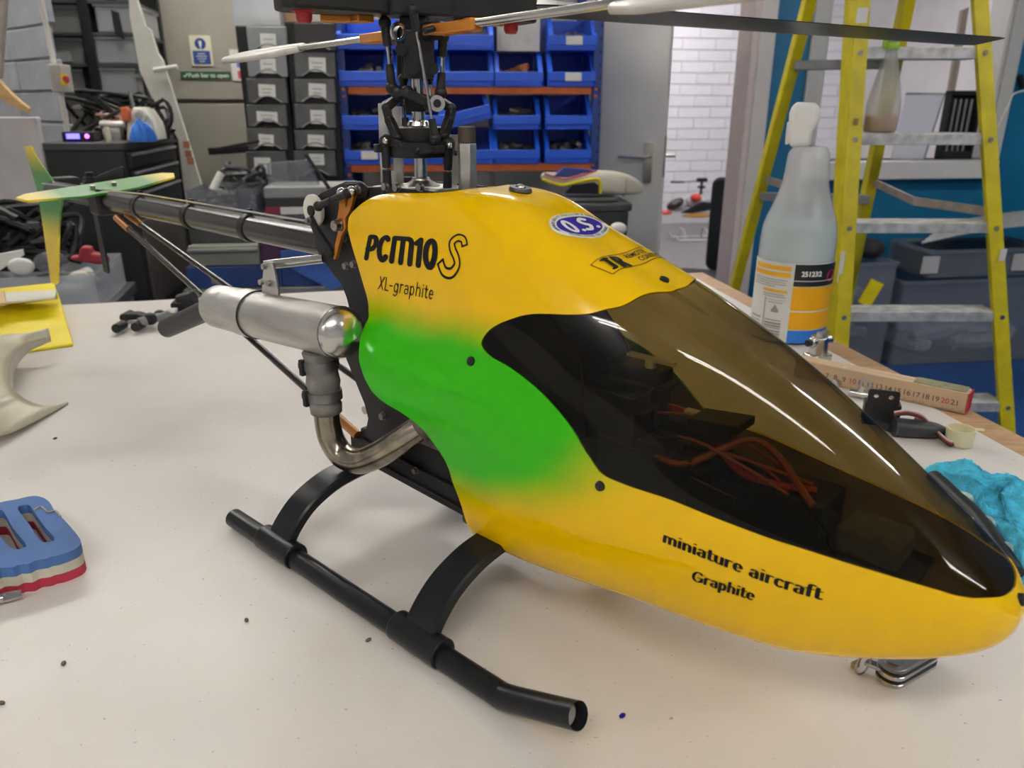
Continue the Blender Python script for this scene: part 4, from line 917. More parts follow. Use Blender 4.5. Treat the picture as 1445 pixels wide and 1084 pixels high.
# flybar with paddles and orange control frames
FZ = .4105
b = MB(); b.cyl(rp(-.40, 0, FZ + .002, FA), rp(.40, 0, FZ, FA), .0027, n=12); fb = b.build('flybar', STEEL, heli)
for sg in (1, -1):
    az = FA + (0 if sg == 1 else PI); M_ = Matrix.Rotation(az, 4, 'Z')
    prof = [(.205, .000), (.215, .008), (.255, .020), (.30, .024), (.37, .022), (.398, .010), (.402, 0), (.395, -.014), (.37, -.020), (.30, -.022), (.24, -.020), (.212, -.010)]
    pt = R(-16 * sg); vs = []
    b = MB(); b.prism([(a, c_) for a, c_ in prof], -.0028, .0028); b.v = [tuple(M_ @ Matrix.Translation((0, 0, FZ)) @ Matrix.Rotation(pt, 4, 'X') @ Vector(p)) for p in b.v]
    fixn(b.build('flybar_paddle', mat('silver_white_paddle', (.60, .59, .55), .35, noise=.2, nscale=40), fb, bevel=.0022, segs=3))
    out = [(.022, -.0075), (.030, -.009), (.072, -.0065), (.080, -.003), (.080, .004), (.074, .0075), (.030, .009), (.022, .0075)]; inn = [(.033, -.0045), (.036, -.005), (.068, -.0035), (.072, -.001), (.072, .002), (.068, .004), (.036, .005), (.033, .0045)]
    b = MB(); b.ringprism(out, inn, FZ - .0034, FZ + .0034); b.v = [tuple(M_ @ Vector(p)) for p in b.v]; fixn(b.build('flybar_frame', ORANGE, fb, bevel=.0008))
    b = MB(); b.cyl(M_ @ Vector((.016, 0, FZ)), M_ @ Vector((.030, 0, FZ)), .0065, n=14); b.cyl(M_ @ Vector((.040, -.009, FZ)), M_ @ Vector((.040, -.017, FZ - .002)), .0022, n=8); b.build('flybar_joint', BLACK, fb)
# hex starter shaft ahead of the mast
hp0 = hs(660, 262, 0); b = MB(); b.cyl((hp0.x, 0, .285), (hp0.x, 0, .334), .0072, n=6); hx_ = b.build('hex_shaft', ALU, heli, smooth=20, bevel=.0006)
b = MB(); b.cyl((hp0.x, 0, .334), (hp0.x, 0, .3455), .0066, n=20); b.build('starter_cap', mat('dark_bronze', (.07, .055, .04), .5, .5, noise=.4), hx_, bevel=.0006)
b = MB(); c_ = Vector((hp0.x - .0055, -.0052, .327)); b.cyl(c_, c_ + Vector((-.001, -.0016, 0)), .0018, n=10); b.build('set_screw', BLACK, hx_)
# ================================================================== background: left and middle
def frect(fr, px0, py0, px1, py1, ly=0.0):
    xm, ym = (px0 + px1) / 2, (py0 + py1) / 2
    return fr.x(px0, ym, ly), fr.x(px1, ym, ly), fr.z(xm, py1, ly), fr.z(xm, py0, ly)
def pbox(mb, fr, rect, ly=0.0, dep=.02):
    x0, x1, z0, z1 = frect(fr, *rect, ly); mb.box(((x0 + x1) / 2, ly + dep / 2, (z0 + z1) / 2), (x1 - x0, dep, z1 - z0)); return x0, x1, z0, z1
CLEAR = film('clear_plastic', (.86, .88, .90), rough=.08, diff=.30, dcol=(.90, .92, .95))
CLEARD = film('cloudy_plastic', (.74, .76, .80), rough=.12, diff=.17, dcol=(.55, .58, .64))
DARKG = mat('dark_grey_plastic', (.055, .056, .060), .5, noise=.2, nscale=20)
MIDG = mat('mid_grey_plastic', (.22, .222, .225), .55, noise=.15, nscale=15)
BIN = mat('bin_blue', (.014, .10, .68), .38, noise=.1, nscale=20)
RACKB = mat('rack_blue', (.016, .05, .26), .45, noise=.15, nscale=20)
RACKO = mat('rack_orange', (.62, .13, .025), .45, noise=.15, nscale=20)
CARD = mat('brown_card', (.40, .24, .13), .8, noise=.15)
CREAM = mat('cream_foam', (.66, .62, .52), .6, noise=.1, nscale=12)
YELF = mat('yellow_foam', (.82, .66, .0), .5, noise=.12, nscale=14)
BLUEB = mat('navy_box', (.018, .05, .19), .5, noise=.2, nscale=16)
def open_box(mb, x0, x1, y0, y1, z0, z1, t=.003):
    "five thin walls of an open-topped box"
    mb.box(((x0 + x1) / 2, (y0 + y1) / 2, z0 + t / 2), (x1 - x0, y1 - y0, t))
    for x in (x0 + t / 2, x1 - t / 2): mb.box((x, (y0 + y1) / 2, (z0 + t + z1) / 2), (t, y1 - y0, z1 - z0 - t))
    for y in (y0 + t / 2, y1 - t / 2): mb.box(((x0 + x1) / 2, y, (z0 + t + z1) / 2), (x1 - x0 - 2 * t, t, z1 - z0 - t))
def heap(name, m, label, cat, fr, c, d, n=14, seed=1, par=None, r=(.12, .3)):
    "a loose heap of small odd pieces lying together, too mixed to count"
    q = random.Random(seed); b = MB()
    for k in range(n):
        x, y = q.uniform(-.5, .5) * d[0] * .8, q.uniform(-.5, .5) * d[1] * .8; s_ = q.uniform(*r) * min(d[0], d[1]); z = s_ * .4 + q.uniform(0, .6) * d[2]
        M_ = Matrix.Translation((c[0] + x, c[1] + y, c[2] + z)) @ Matrix.Rotation(q.uniform(0, 6.3), 4, 'Z') @ Matrix.Rotation(q.uniform(-.6, .6), 4, 'X')
        kind = q.randrange(3)
        if kind == 0: b.box((0, 0, 0), (s_ * 1.4, s_ * .6, s_ * .4), M=M_)
        elif kind == 1: b.ball((0, 0, 0), s_ * .42, 8, 6, (1.3, 1, .7), M_)
        else: b.lathe([(s_ * .28, -s_ * .6), (s_ * .28, s_ * .6)], 8, M_ @ Matrix.Rotation(1.4, 4, 'Y'))
    o = b.build(name, m, None, smooth=30); o.location = fr.o; o.rotation_euler = (0, 0, fr.rz); o['kind'] = 'stuff'; return tag(o, label, cat)

# ---------------- blue rack with orange beams and its bins
RK = Frame(at(660, 237, 3.1), R(5)); RD = .42
rack = fthing('storage_rack', 'blue steel rack with orange beams full of blue bins', 'rack', RK)
zf = FLOOR - RK.o.z; ztop = 1.25 - RK.o.z
for px in (484, 842):
    for ly in (0, RD - .035):
        x = RK.x(px, 150, 0); b = MB(); b.box((x, ly + .0175, (zf + ztop) / 2), (.036, .035, ztop - zf)); u = b.build('upright', RACKB, rack, bevel=.003)
        if ly == 0:
            for py in (126, 136, 233, 247):
                z = RK.z(px, py, 0); b = MB(); b.cyl((x + (.006 if px < 600 else -.006), -.001, z), (x + (.006 if px < 600 else -.006), -.004, z), .006, n=12); b.build('rivet', RACKO, u)
            for k in range(26):
                z = -.3 + k * .045; b = MB(); b.box((x - (.008 if px < 600 else -.008), -.0008, z), (.006, .002, .014)); b.build('slot', BLACK, u, smooth=0)
BEAMS = []
for y0, y1 in ((-112, -102), (13 - 26, 14 - 16), (122, 133), (231, 242), (352, 363)):
    if y0 == -13: continue
    b = MB(); x0, x1, z0, z1 = pbox(b, RK, (491, y0, 835, y1), 0, .03); b.build('beam', RACKO, rack, bevel=.002); BEAMS.append(z1)
    b = MB(); b.box(((x0 + x1) / 2, RD / 2 + .012, z1 - .006), (x1 - x0, RD - .03, .012)); b.build('shelf_board', MIDG, rack, smooth=0)
BW, BH, BDP = .183, .128, .30
def make_bin():
    t = thing('storage_bin', 'x', 'bin', (0, 0, 0), 0, 'blue bins on the rack')
    w, h, d = BW / 2, BH, BDP; t_ = .004; b = MB(); lip = h * .40
    b.box((0, d / 2, t_ / 2), (w * 2 - .01, d, t_))                                   # floor
    b.box((0, d - t_ / 2, h / 2), (w * 2 - .01, t_, h))                                # back
    b.prism([(-w, lip * .35), (w, lip * .35), (w, lip), (-w, lip)], -.002, t_, lambda a, c_, e: (a, e, c_))
    b.prism([(-w * .93, 0), (w * .93, 0), (w * .93, lip * .36), (-w * .93, lip * .36)], .006, .006 + t_, lambda a, c_, e: (a, e, c_))
    for sg in (-1, 1):
        b.prism([(0, 0), (d, 0), (d, h), (d * .30, h), (.0, lip)], 0, t_, lambda a, c_, e, sg=sg: (sg * (w - e), a, c_))
        b.prism([(0, lip), (d * .30, h), (d * .30 + .012, h), (.012, lip)], 0, .018, lambda a, c_, e, sg=sg: (sg * (w - e), a, c_))
        b.prism([(d * .30, h - .006), (d, h - .006), (d, h), (d * .30, h)], -.004, .010, lambda a, c_, e, sg=sg: (sg * (w - e), a, c_))
    fixn(b.build('bin_body', BIN, t, smooth=0, bevel=.0015, segs=1))
    return t
bin0 = make_bin(); bin_used = [False]
def put_bin(px, zb, label, tilt=0.0, card=False, ly=-.012):
    t = bin0 if not bin_used[0] else copy_tree(bin0); bin_used[0] = True
    x = RK.x(px, 180, 0); p = RK.m @ Vector((x, ly, zb)); t.location = p; t.rotation_euler = (0, tilt, RK.rz); t['label'] = label
    if card:
        b = MB(); b.box((.004, -.0035, BH * .27), (.062, .002, .030)); b.build('label_card', PAPER, t, smooth=0)
    return t
COLS = [(518, 'far left'), (592, 'second from left'), (664, 'middle'), (732, 'second from right'), (805, 'far right')]
zu, zl = BEAMS[1], BEAMS[2]
bins = {}
for r, (zb, rn) in enumerate(((zu, 'standing on the upper orange beam'), (zu + BH * .985, 'stacked in the topmost visible row'), (zl, 'standing on the lower orange beam'), (zl + BH * .985, 'stacked just below the upper orange beam'))):
    for c_, (px, cn) in enumerate(COLS):
        if (r, c_) == (1, 3): continue
        lab = 'blue open-front bin, %s, %s' % (cn, rn)
        if (r, c_) == (3, 2): bins[(r, c_)] = put_bin(px - 2, zb + .022, 'blue parts bin tipped sideways in the middle below the upper orange beam', R(-13)); continue
        bins[(r, c_)] = put_bin(px + (0 if r < 2 else -3 if c_ > 2 else 0), zb, lab, 0, (r, c_) in ((0, 4), (1, 4), (2, 0)))
    if rn.startswith('standing'): pass
for px in (528, 604, 672, 740):
    put_bin(px, BEAMS[3], 'blue parts bin on the shelf below the lower orange beam, %s' % {528: 'the left end', 604: 'second place', 672: 'third place', 740: 'fourth place'}[px])
cx = lambda px: RK.x(px, 180, 0)
MIX = mat('mixed_parts', (.20, .19, .17), .5, .3, noise=.8, nscale=40)
for (r, c_), m_, nm in (((0, 0), MIX, 'grey'), ((0, 3), mat('orange_parts', (.45, .16, .05), .6, noise=.4), 'orange and brown'), ((1, 4), MIX, 'grey and white'), ((2, 0), MIX, 'grey tubular'), ((2, 3), MIX, 'dull metal'), ((2, 4), MIX, 'dark metal'), ((3, 0), mat('dark_parts', (.06, .06, .06), .5, noise=.5), 'dark'), ((3, 3), MIX, 'black and white'), ((2, 2), MIX, 'loose'), ((1, 2), mat('dark_parts', (.06, .06, .06), .5), 'black')):
    o = bins[(r, c_)]; fr = Frame(o.location, RK.rz)
    heap('spare_parts', m_, '%s small spare parts lying in the blue bin %s, %s' % (nm, COLS[c_][1], ('above the upper beam', 'in the top row', 'on the lower beam', 'below the upper beam')[r]), 'parts', fr, (0, .14, .004), (.15, .22, .085), 24, r * 7 + c_)
# white carton beside the bins
b = MB(); x0, x1, z0, z1 = frect(RK, 701, 26, 762, 76, .05); z0 = zu + BH * .985; b.box(((x0 + x1) / 2, .17, (z0 + z1) / 2), (x1 - x0, .24, z1 - z0)); b.box(((x0 + x1) / 2 - .055, .049, (z0 + z1) / 2), (.03, .004, z1 - z0 - .004))
o = b.build('carton', mat('white_carton', (.66, .64, .60), .7, noise=.08), None, smooth=0, bevel=.002); o.location = RK.o; o.rotation_euler = (0, 0, RK.rz); tag(o, 'white cardboard carton standing among the blue bins of the rack', 'carton')

# ---------------- two black drawer towers
def tower(fr, x0, x1, y0, y1, rows, label, dep=.36):
    t = fthing('drawer_tower', label, 'drawer unit', fr, 'black drawer towers beside the rack')
    b = MB(); a0, a1, z0, z1 = frect(fr, x0, y0, x1, y1, 0); z0 = FLOOR - fr.o.z
    b.box(((a0 + a1) / 2, dep / 2 + .012, (z0 + z1) / 2), (a1 - a0, dep, z1 - z0)); b.build('carcass', BLACK, t, smooth=0, bevel=.004)
    for (ya, yb, m_, cards) in rows:
        b = MB(); r0, r1, q0, q1 = frect(fr, x0 + 3, ya, x1 - 3, yb, 0); r0 += .004; r1 -= .004
        w = (r1 - r0) / 2; h = q1 - q0; n = 10
        poly = [(-w, 0)] + [(-.05 + .1 * k / n, .022 * math.sin(PI * k / n)) for k in range(n + 1)] + [(w, 0), (w, h), (-w, h)]
        b.prism([((r0 + r1) / 2 + a, q0 + c_ + .003) for a, c_ in poly], -.006, .011, lambda a, c_, e: (a, e, c_)); d = fixn(b.build('drawer', m_, t, smooth=0, bevel=.002, segs=1))
        b = MB(); b.tube([((r0 + r1) / 2 - .05 + .1 * k / 8, -.008, q0 + .006 + .022 * math.sin(PI * k / 8)) for k in range(9)], .003, 6); b.build('drawer_pull', MIDG, d)
        for (u, v, cw, chh, tilt) in cards:
            b = MB(); M_ = Matrix.Translation(((r0 + r1) / 2 + u * w, -.0075, q0 + v * h)) @ Matrix.Rotation(tilt, 4, 'Y'); b.box((0, 0, 0), (cw, .002, chh), M=M_); lc = b.build('label_card', PAPER, d, smooth=0)
            b = MB()
            for k, wv in enumerate((.62, .5)): b.box((0, -.0013, (.12 - k * .3) * chh), (cw * wv, .0006, chh * .10), M=M_)
            b.build('label_print', mat('faint_print', (.42, .41, .40), .8), d, smooth=0)
    return t
DT = Frame(at(400, 150, 3.0), R(4))
DGT = mat('smoky_drawer', (.10, .102, .105), .35, noise=.4, nscale=9); DGL = mat('pale_smoky_drawer', (.24, .25, .26), .35, noise=.25, nscale=7)
tower(DT, 345, 410, 36, 300, [(39, 74, DGL, [(0.05, .45, .055, .05, .03)]), (76, 110, DGL, [(.05, .5, .055, .05, .03)]), (112, 147, DGT, [(.0, .55, .06, .042, .04)]), (149, 180, DGT, [(0, .5, .075, .035, .05)]), (182, 213, DGT, [(-.05, .5, .055, .04, .08)]), (215, 262, DGT, [(-.2, .6, .06, .06, .02)])], 'tall black drawer tower with smoky labelled drawers nearer the beige fire door')
tower(DT, 412, 478, 30, 300, [(34, 73, mat('near_black_drawer', (.022, .022, .024), .5), []), (76, 110, DGT, [(.12, .55, .06, .048, .03)]), (113, 146, DGT, [(.12, .55, .062, .048, .05)]), (148, 182, DGT, [(.15, .5, .055, .048, .02)]), (185, 212, DGT, [(.05, .5, .06, .042, .05)]), (214, 250, DGT, [(.1, .7, .055, .04, .02)])], 'tall black drawer tower standing against the blue rack upright')
# boxes on the towers
zt = frect(DT, 345, 36, 410, 300, 0)[3]
b = MB(); x0, x1, z0, z1 = frect(DT, 326, -25, 393, 34, .02); open_box(b, x0, x1, .02, .30, zt + .001, z1); o = b.build('clear_box', CLEAR, None, smooth=0, bevel=.003); o.location = DT.o; o.rotation_euler = (0, 0, DT.rz); tag(o, 'clear plastic box holding scraps on top of the drawer tower', 'box')
heap('scraps', mat('pale_scraps', (.6, .57, .5), .6, noise=.7, nscale=40), 'pale and dark scraps lying in the clear box on the drawer tower', 'scraps', DT, ((x0 + x1) / 2, .16, zt + .005), (x1 - x0 - .02, .22, .05), 16, 5)
b = MB(); x0, x1, z0, z1 = frect(DT, 396, -25, 420, 33, .06); b.box(((x0 + x1) / 2 + .01, .17, (zt + z1) / 2), (x1 - x0, .2, z1 - zt)); o = b.build('cardboard_box', CARD, None, smooth=0, bevel=.002); o.location = DT.o; o.rotation_euler = (0, 0, DT.rz); tag(o, 'brown cardboard box beside the clear box on the drawer tower', 'box')

# ---------------- signs on the fire door
def sign(name, label, rect, m, fr=WB, ly=-.042, th=.004, cat='sign', tilt=0):
    x0, x1, z0, z1 = frect(fr, *rect, ly); t = thing(name, label, cat, fr.m @ Vector(((x0 + x1) / 2, ly, (z0 + z1) / 2)), fr.rz); t.rotation_euler = (0, tilt, fr.rz)
    w, h = (x1 - x0) / 2, (z1 - z0) / 2; b = MB(); b.prism(rrect(-w, -h, w, h, min(w, h) * .12), -th, 0, lambda a, c_, e: (a, e, c_)); fixn(b.build('sign_plate', m, t, smooth=0)); return t, w, h
SB = mat('sign_blue', (.02, .06, .24), .5); SG = mat('sign_green', (.012, .09, .03), .5); SC = mat('sign_cream', (.72, .69, .52), .5)
t, w, h = sign('safety_sign', 'cream and blue mandatory sign with exclamation mark on the fire door', (269, 50, 299, 93), SC)
b = MB(); b.cyl((0, -.004, h * .45), (0, -.0052, h * .45), w * .52, n=28); b.build('blue_disc', SB, t)
b = MB(); b.prism([(-w * .08, h * .22), (w * .08, h * .22), (w * .15, h * .64), (-w * .15, h * .64)], -.0062, -.0052, lambda a, c_, e: (a, e, c_)); b.cyl((0, -.0052, h * .12), (0, -.0062, h * .12), w * .08, n=12); fixn(b.build('exclamation_mark', OFFWHITE, t))
b = MB(); b.box((0, -.0048, -h * .45), (w * 1.62, .0014, h * .88)); b.build('blue_panel', SB, t, smooth=0)
for k, ww in enumerate((.7, 1.0, .8, .5)):
    b = MB(); b.box((0, -.0058, -h * (.2 + .17 * k)), (w * ww, .0008, h * .07)); b.build('print_line', mat('pale_print', (.55, .57, .62), .6), t, smooth=0)
t, w, h = sign('push_bar_sign', 'green Push bar to open sign on the fire door', (255, 101, 326, 112), SG)
vs, fs = text2d('Push bar to open', h * 1.55, h * .03, 0, 'CENTER'); b = MB(); b.add([(u + w * .12, -.0052, v - h * .5) for u, v in vs], fs); b.build('lettering', OFFWHITE, t, smooth=0)
b = MB(); b.bar((-w * .88, -.005, -h * .1), (-w * .82, -.005, -h * .4), .004, .0012, (0, 1, 0)); b.bar((-w * .82, -.005, -h * .4), (-w * .72, -.005, h * .45), .004, .0012, (0, 1, 0)); b.build('tick_mark', OFFWHITE, t)
t, w, h = sign('notice', 'small white notice with blue and red panels next to the drawer tower', (326, 70, 350, 114), PAPER)
for z_, m_ in ((-.04 * 0 + h * .1, mat('notice_blue', (.16, .22, .55), .6)), (-h * .62, mat('notice_red', (.62, .10, .10), .6))): b = MB(); b.box((w * .3, -.0045, z_), (w * 1.2, .0012, h * .5)); b.build('printed_panel', m_, t, smooth=0)

# ---------------- grey shelving with crates and clear boxes, left
SF = Frame(at(130, 140, 3.0), R(10))
t = fthing('shelving_unit', 'black shelving unit behind the cabinet holding crates and clear boxes', 'shelf', SF)
zt_ = 1.2 - SF.o.z; zb_ = FLOOR - SF.o.z
for px0, px1 in ((60, 66), (119, 133), (194, 198)):
    xa, xb = SF.x(px0, 70), SF.x(px1, 70)
    for ly in (0, .36): b = MB(); b.box(((xa + xb) / 2, ly + .015, (zt_ + zb_) / 2), (xb - xa, .03, zt_ - zb_)); b.build('post', BLACK, t, smooth=0, bevel=.002)
xa, xb = SF.x(60, 70), SF.x(198, 70)
for py in (-40, 2, 48, 92, 135, 205):
    z = SF.z(130, py); b = MB(); b.box(((xa + xb) / 2, .2, z), (xb - xa, .38, .012)); b.build('shelf', DARKG, t, smooth=0, bevel=.002)
b = MB(); b.box(((xa + xb) / 2, .395, (zt_ + zb_) / 2), (xb - xa, .006, zt_ - zb_)); b.build('back_panel', mat('shelf_back', (.17, .165, .16), .7), t, smooth=0)
for k, (ya, yb, nm) in enumerate(((6, 46, 'top'), (52, 90, 'middle'), (96, 133, 'bottom'))):
    b = MB(); x0, x1, z0, z1 = frect(SF, 72, ya, 117, yb, .03); z0 = SF.z(95, (48, 92, 135)[k]) + .007; open_box(b, x0, x1, .04, .34, z0, z1, .005); b.box(((x0 + x1) / 2, .037, z1 - .008), (x1 - x0 + .008, .012, .014)); o = b.build('grey_crate', MIDG, None, smooth=0, bevel=.003); o.location = SF.o; o.rotation_euler = (0, 0, SF.rz); tag(o, 'dull grey storage crate on the %s visible shelf, left of the black post' % nm, 'crate', 'grey crates on the shelving')
    b = MB(); x0, x1, z0, z1 = frect(SF, 136, ya + 4, 192, yb, .02); open_box(b, x0, x1, .02, .34, z0 if 0 else SF.z(165, (48, 92, 135)[k]) + .007, z1, .004)
    b.box(((x0 + x1) / 2, .18, z1 + .005), (x1 - x0 + .012, .335, .010)); o = b.build('clear_storage_box', CLEAR, None, smooth=0, bevel=.003); o.location = SF.o; o.rotation_euler = (0, 0, SF.rz); tag(o, 'clear lidded storage box of white packets on the %s visible shelf' % nm, 'box', 'clear boxes on the shelving')
    heap('packets', mat('white_packets', (.88, .86, .86), .5, noise=.3, nscale=20), 'white packets inside the clear storage box on the %s visible shelf' % nm, 'packets', SF, ((x0 + x1) / 2, .17, SF.z(165, (48, 92, 135)[k]) + .012), (x1 - x0 - .02, .25, .07), 18, k + 20, r=(.2, .4))
b = MB(); P = [SF.q(*q, -.004) for q in ((157, 14), (168, 18), (176, 56), (163, 49))]; b.prism([(p.x, p.z) for p in P], -.012, -.004, lambda a, c_, e: (a, e, c_)); o = fixn(b.build('black_folder', BLACK, None, smooth=0, bevel=.001)); o.location = SF.o; o.rotation_euler = (0, 0, SF.rz); tag(o, 'thin black folder leaning against the clear boxes of the shelving', 'folder')
b = MB(); x0, x1, z0, z1 = frect(SF, 73, 72, 100, 88, .02); M_ = Matrix.Translation(((x0 + x1) / 2, .030, (z0 + z1) / 2)) @ Matrix.Rotation(R(-6), 4, 'Y'); b.box((0, 0, 0), (.06, .002, .035), M=M_); o = b.build('paper_tag', mat('grey_paper', (.36, .36, .35), .8, noise=.3, nscale=200), None, smooth=0); o.location = SF.o; o.rotation_euler = (0, 0, SF.rz); tag(o, 'creased grey paper tag on the middle grey crate', 'paper')
# white notched board leaning in front of the shelving
WP = Frame(at(225, 150, 2.85), R(6))
P = [WP.q(*q, 0) for q in ((180, -30), (183, 22), (197, 100), (214, 137), (252, 197), (259, 262), (284, 262), (262, 190), (239, 117), (229, 85), (222, 75), (212, 42), (205, 37), (193, 0), (190, -30))]
lo = min(p.z for p in P); zfl = FLOOR - WP.o.z
P[5].z = P[6].z = lo; P.insert(6, Vector((P[6].x + .03, 0, zfl))); P.insert(6, Vector((P[5].x + .01, 0, zfl)))
t = fthing('notched_board', 'tall white notched foam board leaning beside the beige door', 'board', WP)
b = MB(); b.prism([(p.x, p.z) for p in P], 0, .02, lambda a, c_, e: (a, e, c_)); fixn(b.build('board', mat('white_board', (.66, .65, .58), .6, noise=.06), t, smooth=0))
for q in ((263, 204), (266, 217), (269, 227)): p = WP.q(*q, -.001); b = MB(); b.box((p.x, -.001, p.z), (.022, .002, .022)); b.build('printed_mark', mat('red_brown_mark', (.45, .17, .10), .7), t, smooth=0)
b = MB(); b.tube([WP.q(217, 99, -.02), WP.q(250, 94, -.02)], .008, 10); o = b.build('white_rod', PAPER, None); o.location = WP.o; o.rotation_euler = (0, 0, WP.rz); tag(o, 'short white rod sticking out across the notched board', 'rod')

# ---------------- black tool cabinet, curved front
CB = Frame(at(172, 201, 2.3), R(4))
t = fthing('tool_cabinet', 'black metal tool cabinet with rounded front and drawers at its side', 'cabinet', CB)
CAB = mat('cabinet_black', (.022, .024, .025), .5, noise=.2, nscale=10, spec=.3)
cw_ = -CB.x(62, 210); cdp = .52; zf_ = FLOOR - CB.o.z
fp = [(0, 0), (-cw_ * .25, -.016), (-cw_ * .5, -.022), (-cw_ * .75, -.016), (-cw_, .0), (-cw_, cdp), (-.035, cdp)]
b = MB(); b.prism(fp, zf_ + .06, -.022); b.build('carcass', CAB, t, smooth=30)
b = MB(); b.prism([(a * 1.02 + .004, c_ - .006 if c_ < .1 else c_ + .004) for a, c_ in fp], -.022, 0); b.build('top', mat('cabinet_top', (.045, .046, .046), .5, noise=.3, nscale=25), t, smooth=30, bevel=.003)
sd = Vector((-.035, cdp, 0)).normalized(); sn = Vector((sd.y, -sd.x, 0))
for k, (za, zb2) in enumerate(((-.028, -.075), (-.080, -.135), (-.142, -.20))):
    c0_ = sd * (cdp / 2) + sn * .006; b = MB(); M_ = Matrix.Translation((c0_.x, c0_.y, (za + zb2) / 2)) @ Matrix.Rotation(math.atan2(sd.y, sd.x), 4, 'Z'); b.box((0, 0, 0), (cdp - .04, .014, za - zb2 - .005), M=M_); d = b.build('drawer', CAB, t, smooth=0, bevel=.002)
    b = MB(); b.box((0, -.008, (za - zb2) / 2 - .008), (cdp - .06, .008, .008), M=M_); b.build('drawer_lip', MIDG, d, smooth=0, bevel=.001)
c0_ = sd * (cdp / 2) + sn * .003; b = MB(); b.box((0, 0, 0), (cdp - .10, .008, .26), M=Matrix.Translation((c0_.x, c0_.y, -.36)) @ Matrix.Rotation(math.atan2(sd.y, sd.x), 4, 'Z')); b.build('side_recess', mat('brown_grey_panel', (.10, .085, .075), .6, noise=.2), t, smooth=0)
for x_, y_ in ((-.05, .05), (-cw_ + .04, .05), (-.06, cdp - .05), (-cw_ + .04, cdp - .05)): b = MB(); b.cyl((x_, y_, zf_), (x_, y_, zf_ + .06), .025, n=12); b.build('caster', RUBBER, t)
# things on the cabinet
CZ = 0.0
def on_cab(px, py, dy): return CB.q(px, py, dy)
q_ = random.Random(3)
def tangle(name, label, fr, c, d, n, m, r=.003, seed=0, cat='cables'):
    q = random.Random(seed); b = MB()
    for k in range(n):
        pts = []
        for j in range(6): pts.append((c[0] + q.uniform(-.5, .5) * d[0], c[1] + q.uniform(-.5, .5) * d[1], c[2] + r + max(0, q.uniform(-.25, 1)) * d[2]))
        b.tube(spline(pts, 6), r, 6)
    o = b.build(name, m, None); o.location = fr.o; o.rotation_euler = (0, 0, fr.rz); o['kind'] = 'stuff'; return tag(o, label, cat)
def placed(o, fr, label, cat, group=None): o.location = fr.o; o.rotation_euler = (0, 0, fr.rz); return tag(o, label, cat, group)
xm = CB.x(165, 150, .25); tangle('cable_tangle', 'black tangle of cables heaped on the tool cabinet', CB, (xm, .28, 0), (.26, .22, .14), 16, BLACK, .006, 1)
tangle('loose_wires', 'thin pale and red wires over the black cable tangle', CB, (xm + .01, .20, .03), (.16, .08, .06), 6, mat('pink_wire', (.5, .33, .27), .6), .003, 2, 'wires')
b = MB(); x0 = CB.x(96, 160, .30); z0, z1 = 0, CB.z(110, 148, .3); n = 9
b.prism([(x0, 0), (CB.x(150, 160, .3), 0), (CB.x(148, 160, .3), z1 * .8), (CB.x(130, 150, .3), z1), (CB.x(106, 150, .3), z1), (x0, z1 * .45)], .27, .42, lambda a, c_, e: (a, e, c_)); placed(fixn(b.build('grey_case', mat('olive_grey_case', (.12, .12, .10), .7, noise=.3), None, smooth=0, bevel=.012)), CB, 'dark olive padded case lying on the tool cabinet', 'case')
b = MB(); p0, p1 = CB.q(140, 165, .15), CB.q(172, 165, .15); b.cyl((p0.x, .15, .045), (p1.x, .15, .045), .011, n=16); b.cyl((p1.x, .15, .045), (p1.x + .004, .15, .045), .009, n=16); b.box(((p0.x + p1.x) / 2, .15, .017), (.05, .03, .034)); placed(b.build('silver_canister', ALU, None, bevel=.001), CB, 'small silver canister on a dark block on the tool cabinet', 'canister')
b = MB(); x0 = CB.x(205, 170, .18)
b.prism([(x0 - .05, 0), (x0 + .045, 0), (x0 + .04, .05), (x0 + .015, .095), (x0 - .015, .095), (x0 - .04, .05)], .14, .22, lambda a, c_, e: (a, e, c_)); b.cyl((x0, .135, .07), (x0, .142, .07), .022, n=20)
o = placed(fixn(b.build('motor_unit', WHITEP, None, bevel=.005)), CB, 'white and orange motor unit standing on the tool cabinet by the white board', 'motor'); b = MB(); b.box((x0 - .035, .13, .075), (.018, .03, .04)); b.build('orange_clip', WIRE, o, smooth=0, bevel=.003); b = MB(); b.cyl((x0, .13, .07), (x0, .136, .07), .012, n=16); b.build('hub', STEEL, o)
b = MB(); xh = CB.x(228, 160, .2); b.tube([(xh - .03, .2, .095)] + [(xh + .03 * math.sin(a), .2, .075 + .045 * math.cos(a)) for a in [k * PI / 8 for k in range(1, 8)]] + [(xh + .01, .2, .004)], .006, 8); placed(b.build('cable_loop', BLACK, None), CB, 'thick black cable loop standing in front of the white board', 'cable')
def cloth_blob(name, m, fr, c, d, seed, label, cat, amp=.35):
    q = random.Random(seed); ph = [(q.uniform(1, 5), q.uniform(1, 5), q.uniform(0, 6)) for _ in range(7)]
    def fn(u, v):
        a = 2 * PI * u; p = PI * v * .5; r = 1 + sum(amp / 3 * math.sin(k1 * a * (1 if k1 > 2 else 2) // 1 * 0 + k1 * 2 * math.cos(a) + k2 * 2 * math.sin(a) * math.sin(p) + ph_) for k1, k2, ph_ in ph) / 2.2
        return (c[0] + d[0] / 2 * math.sin(p) * math.cos(a) * r, c[1] + d[1] / 2 * math.sin(p) * math.sin(a) * r, c[2] + max(0, d[2] * math.cos(p) * r))
    b = MB(); b.grid(fn, 40, 14); return placed(fixn(b.build(name, m, None, smooth=70)), fr, label, cat)
xc = CB.x(198, 185, .05); cloth_blob('blue_cloth', mat('bright_blue_cloth', (.03, .16, .55), .85, noise=.2), CB, (xc, .06, 0), (.085, .07, .055), 4, 'crumpled bright blue cloth on the tool cabinet', 'cloth')
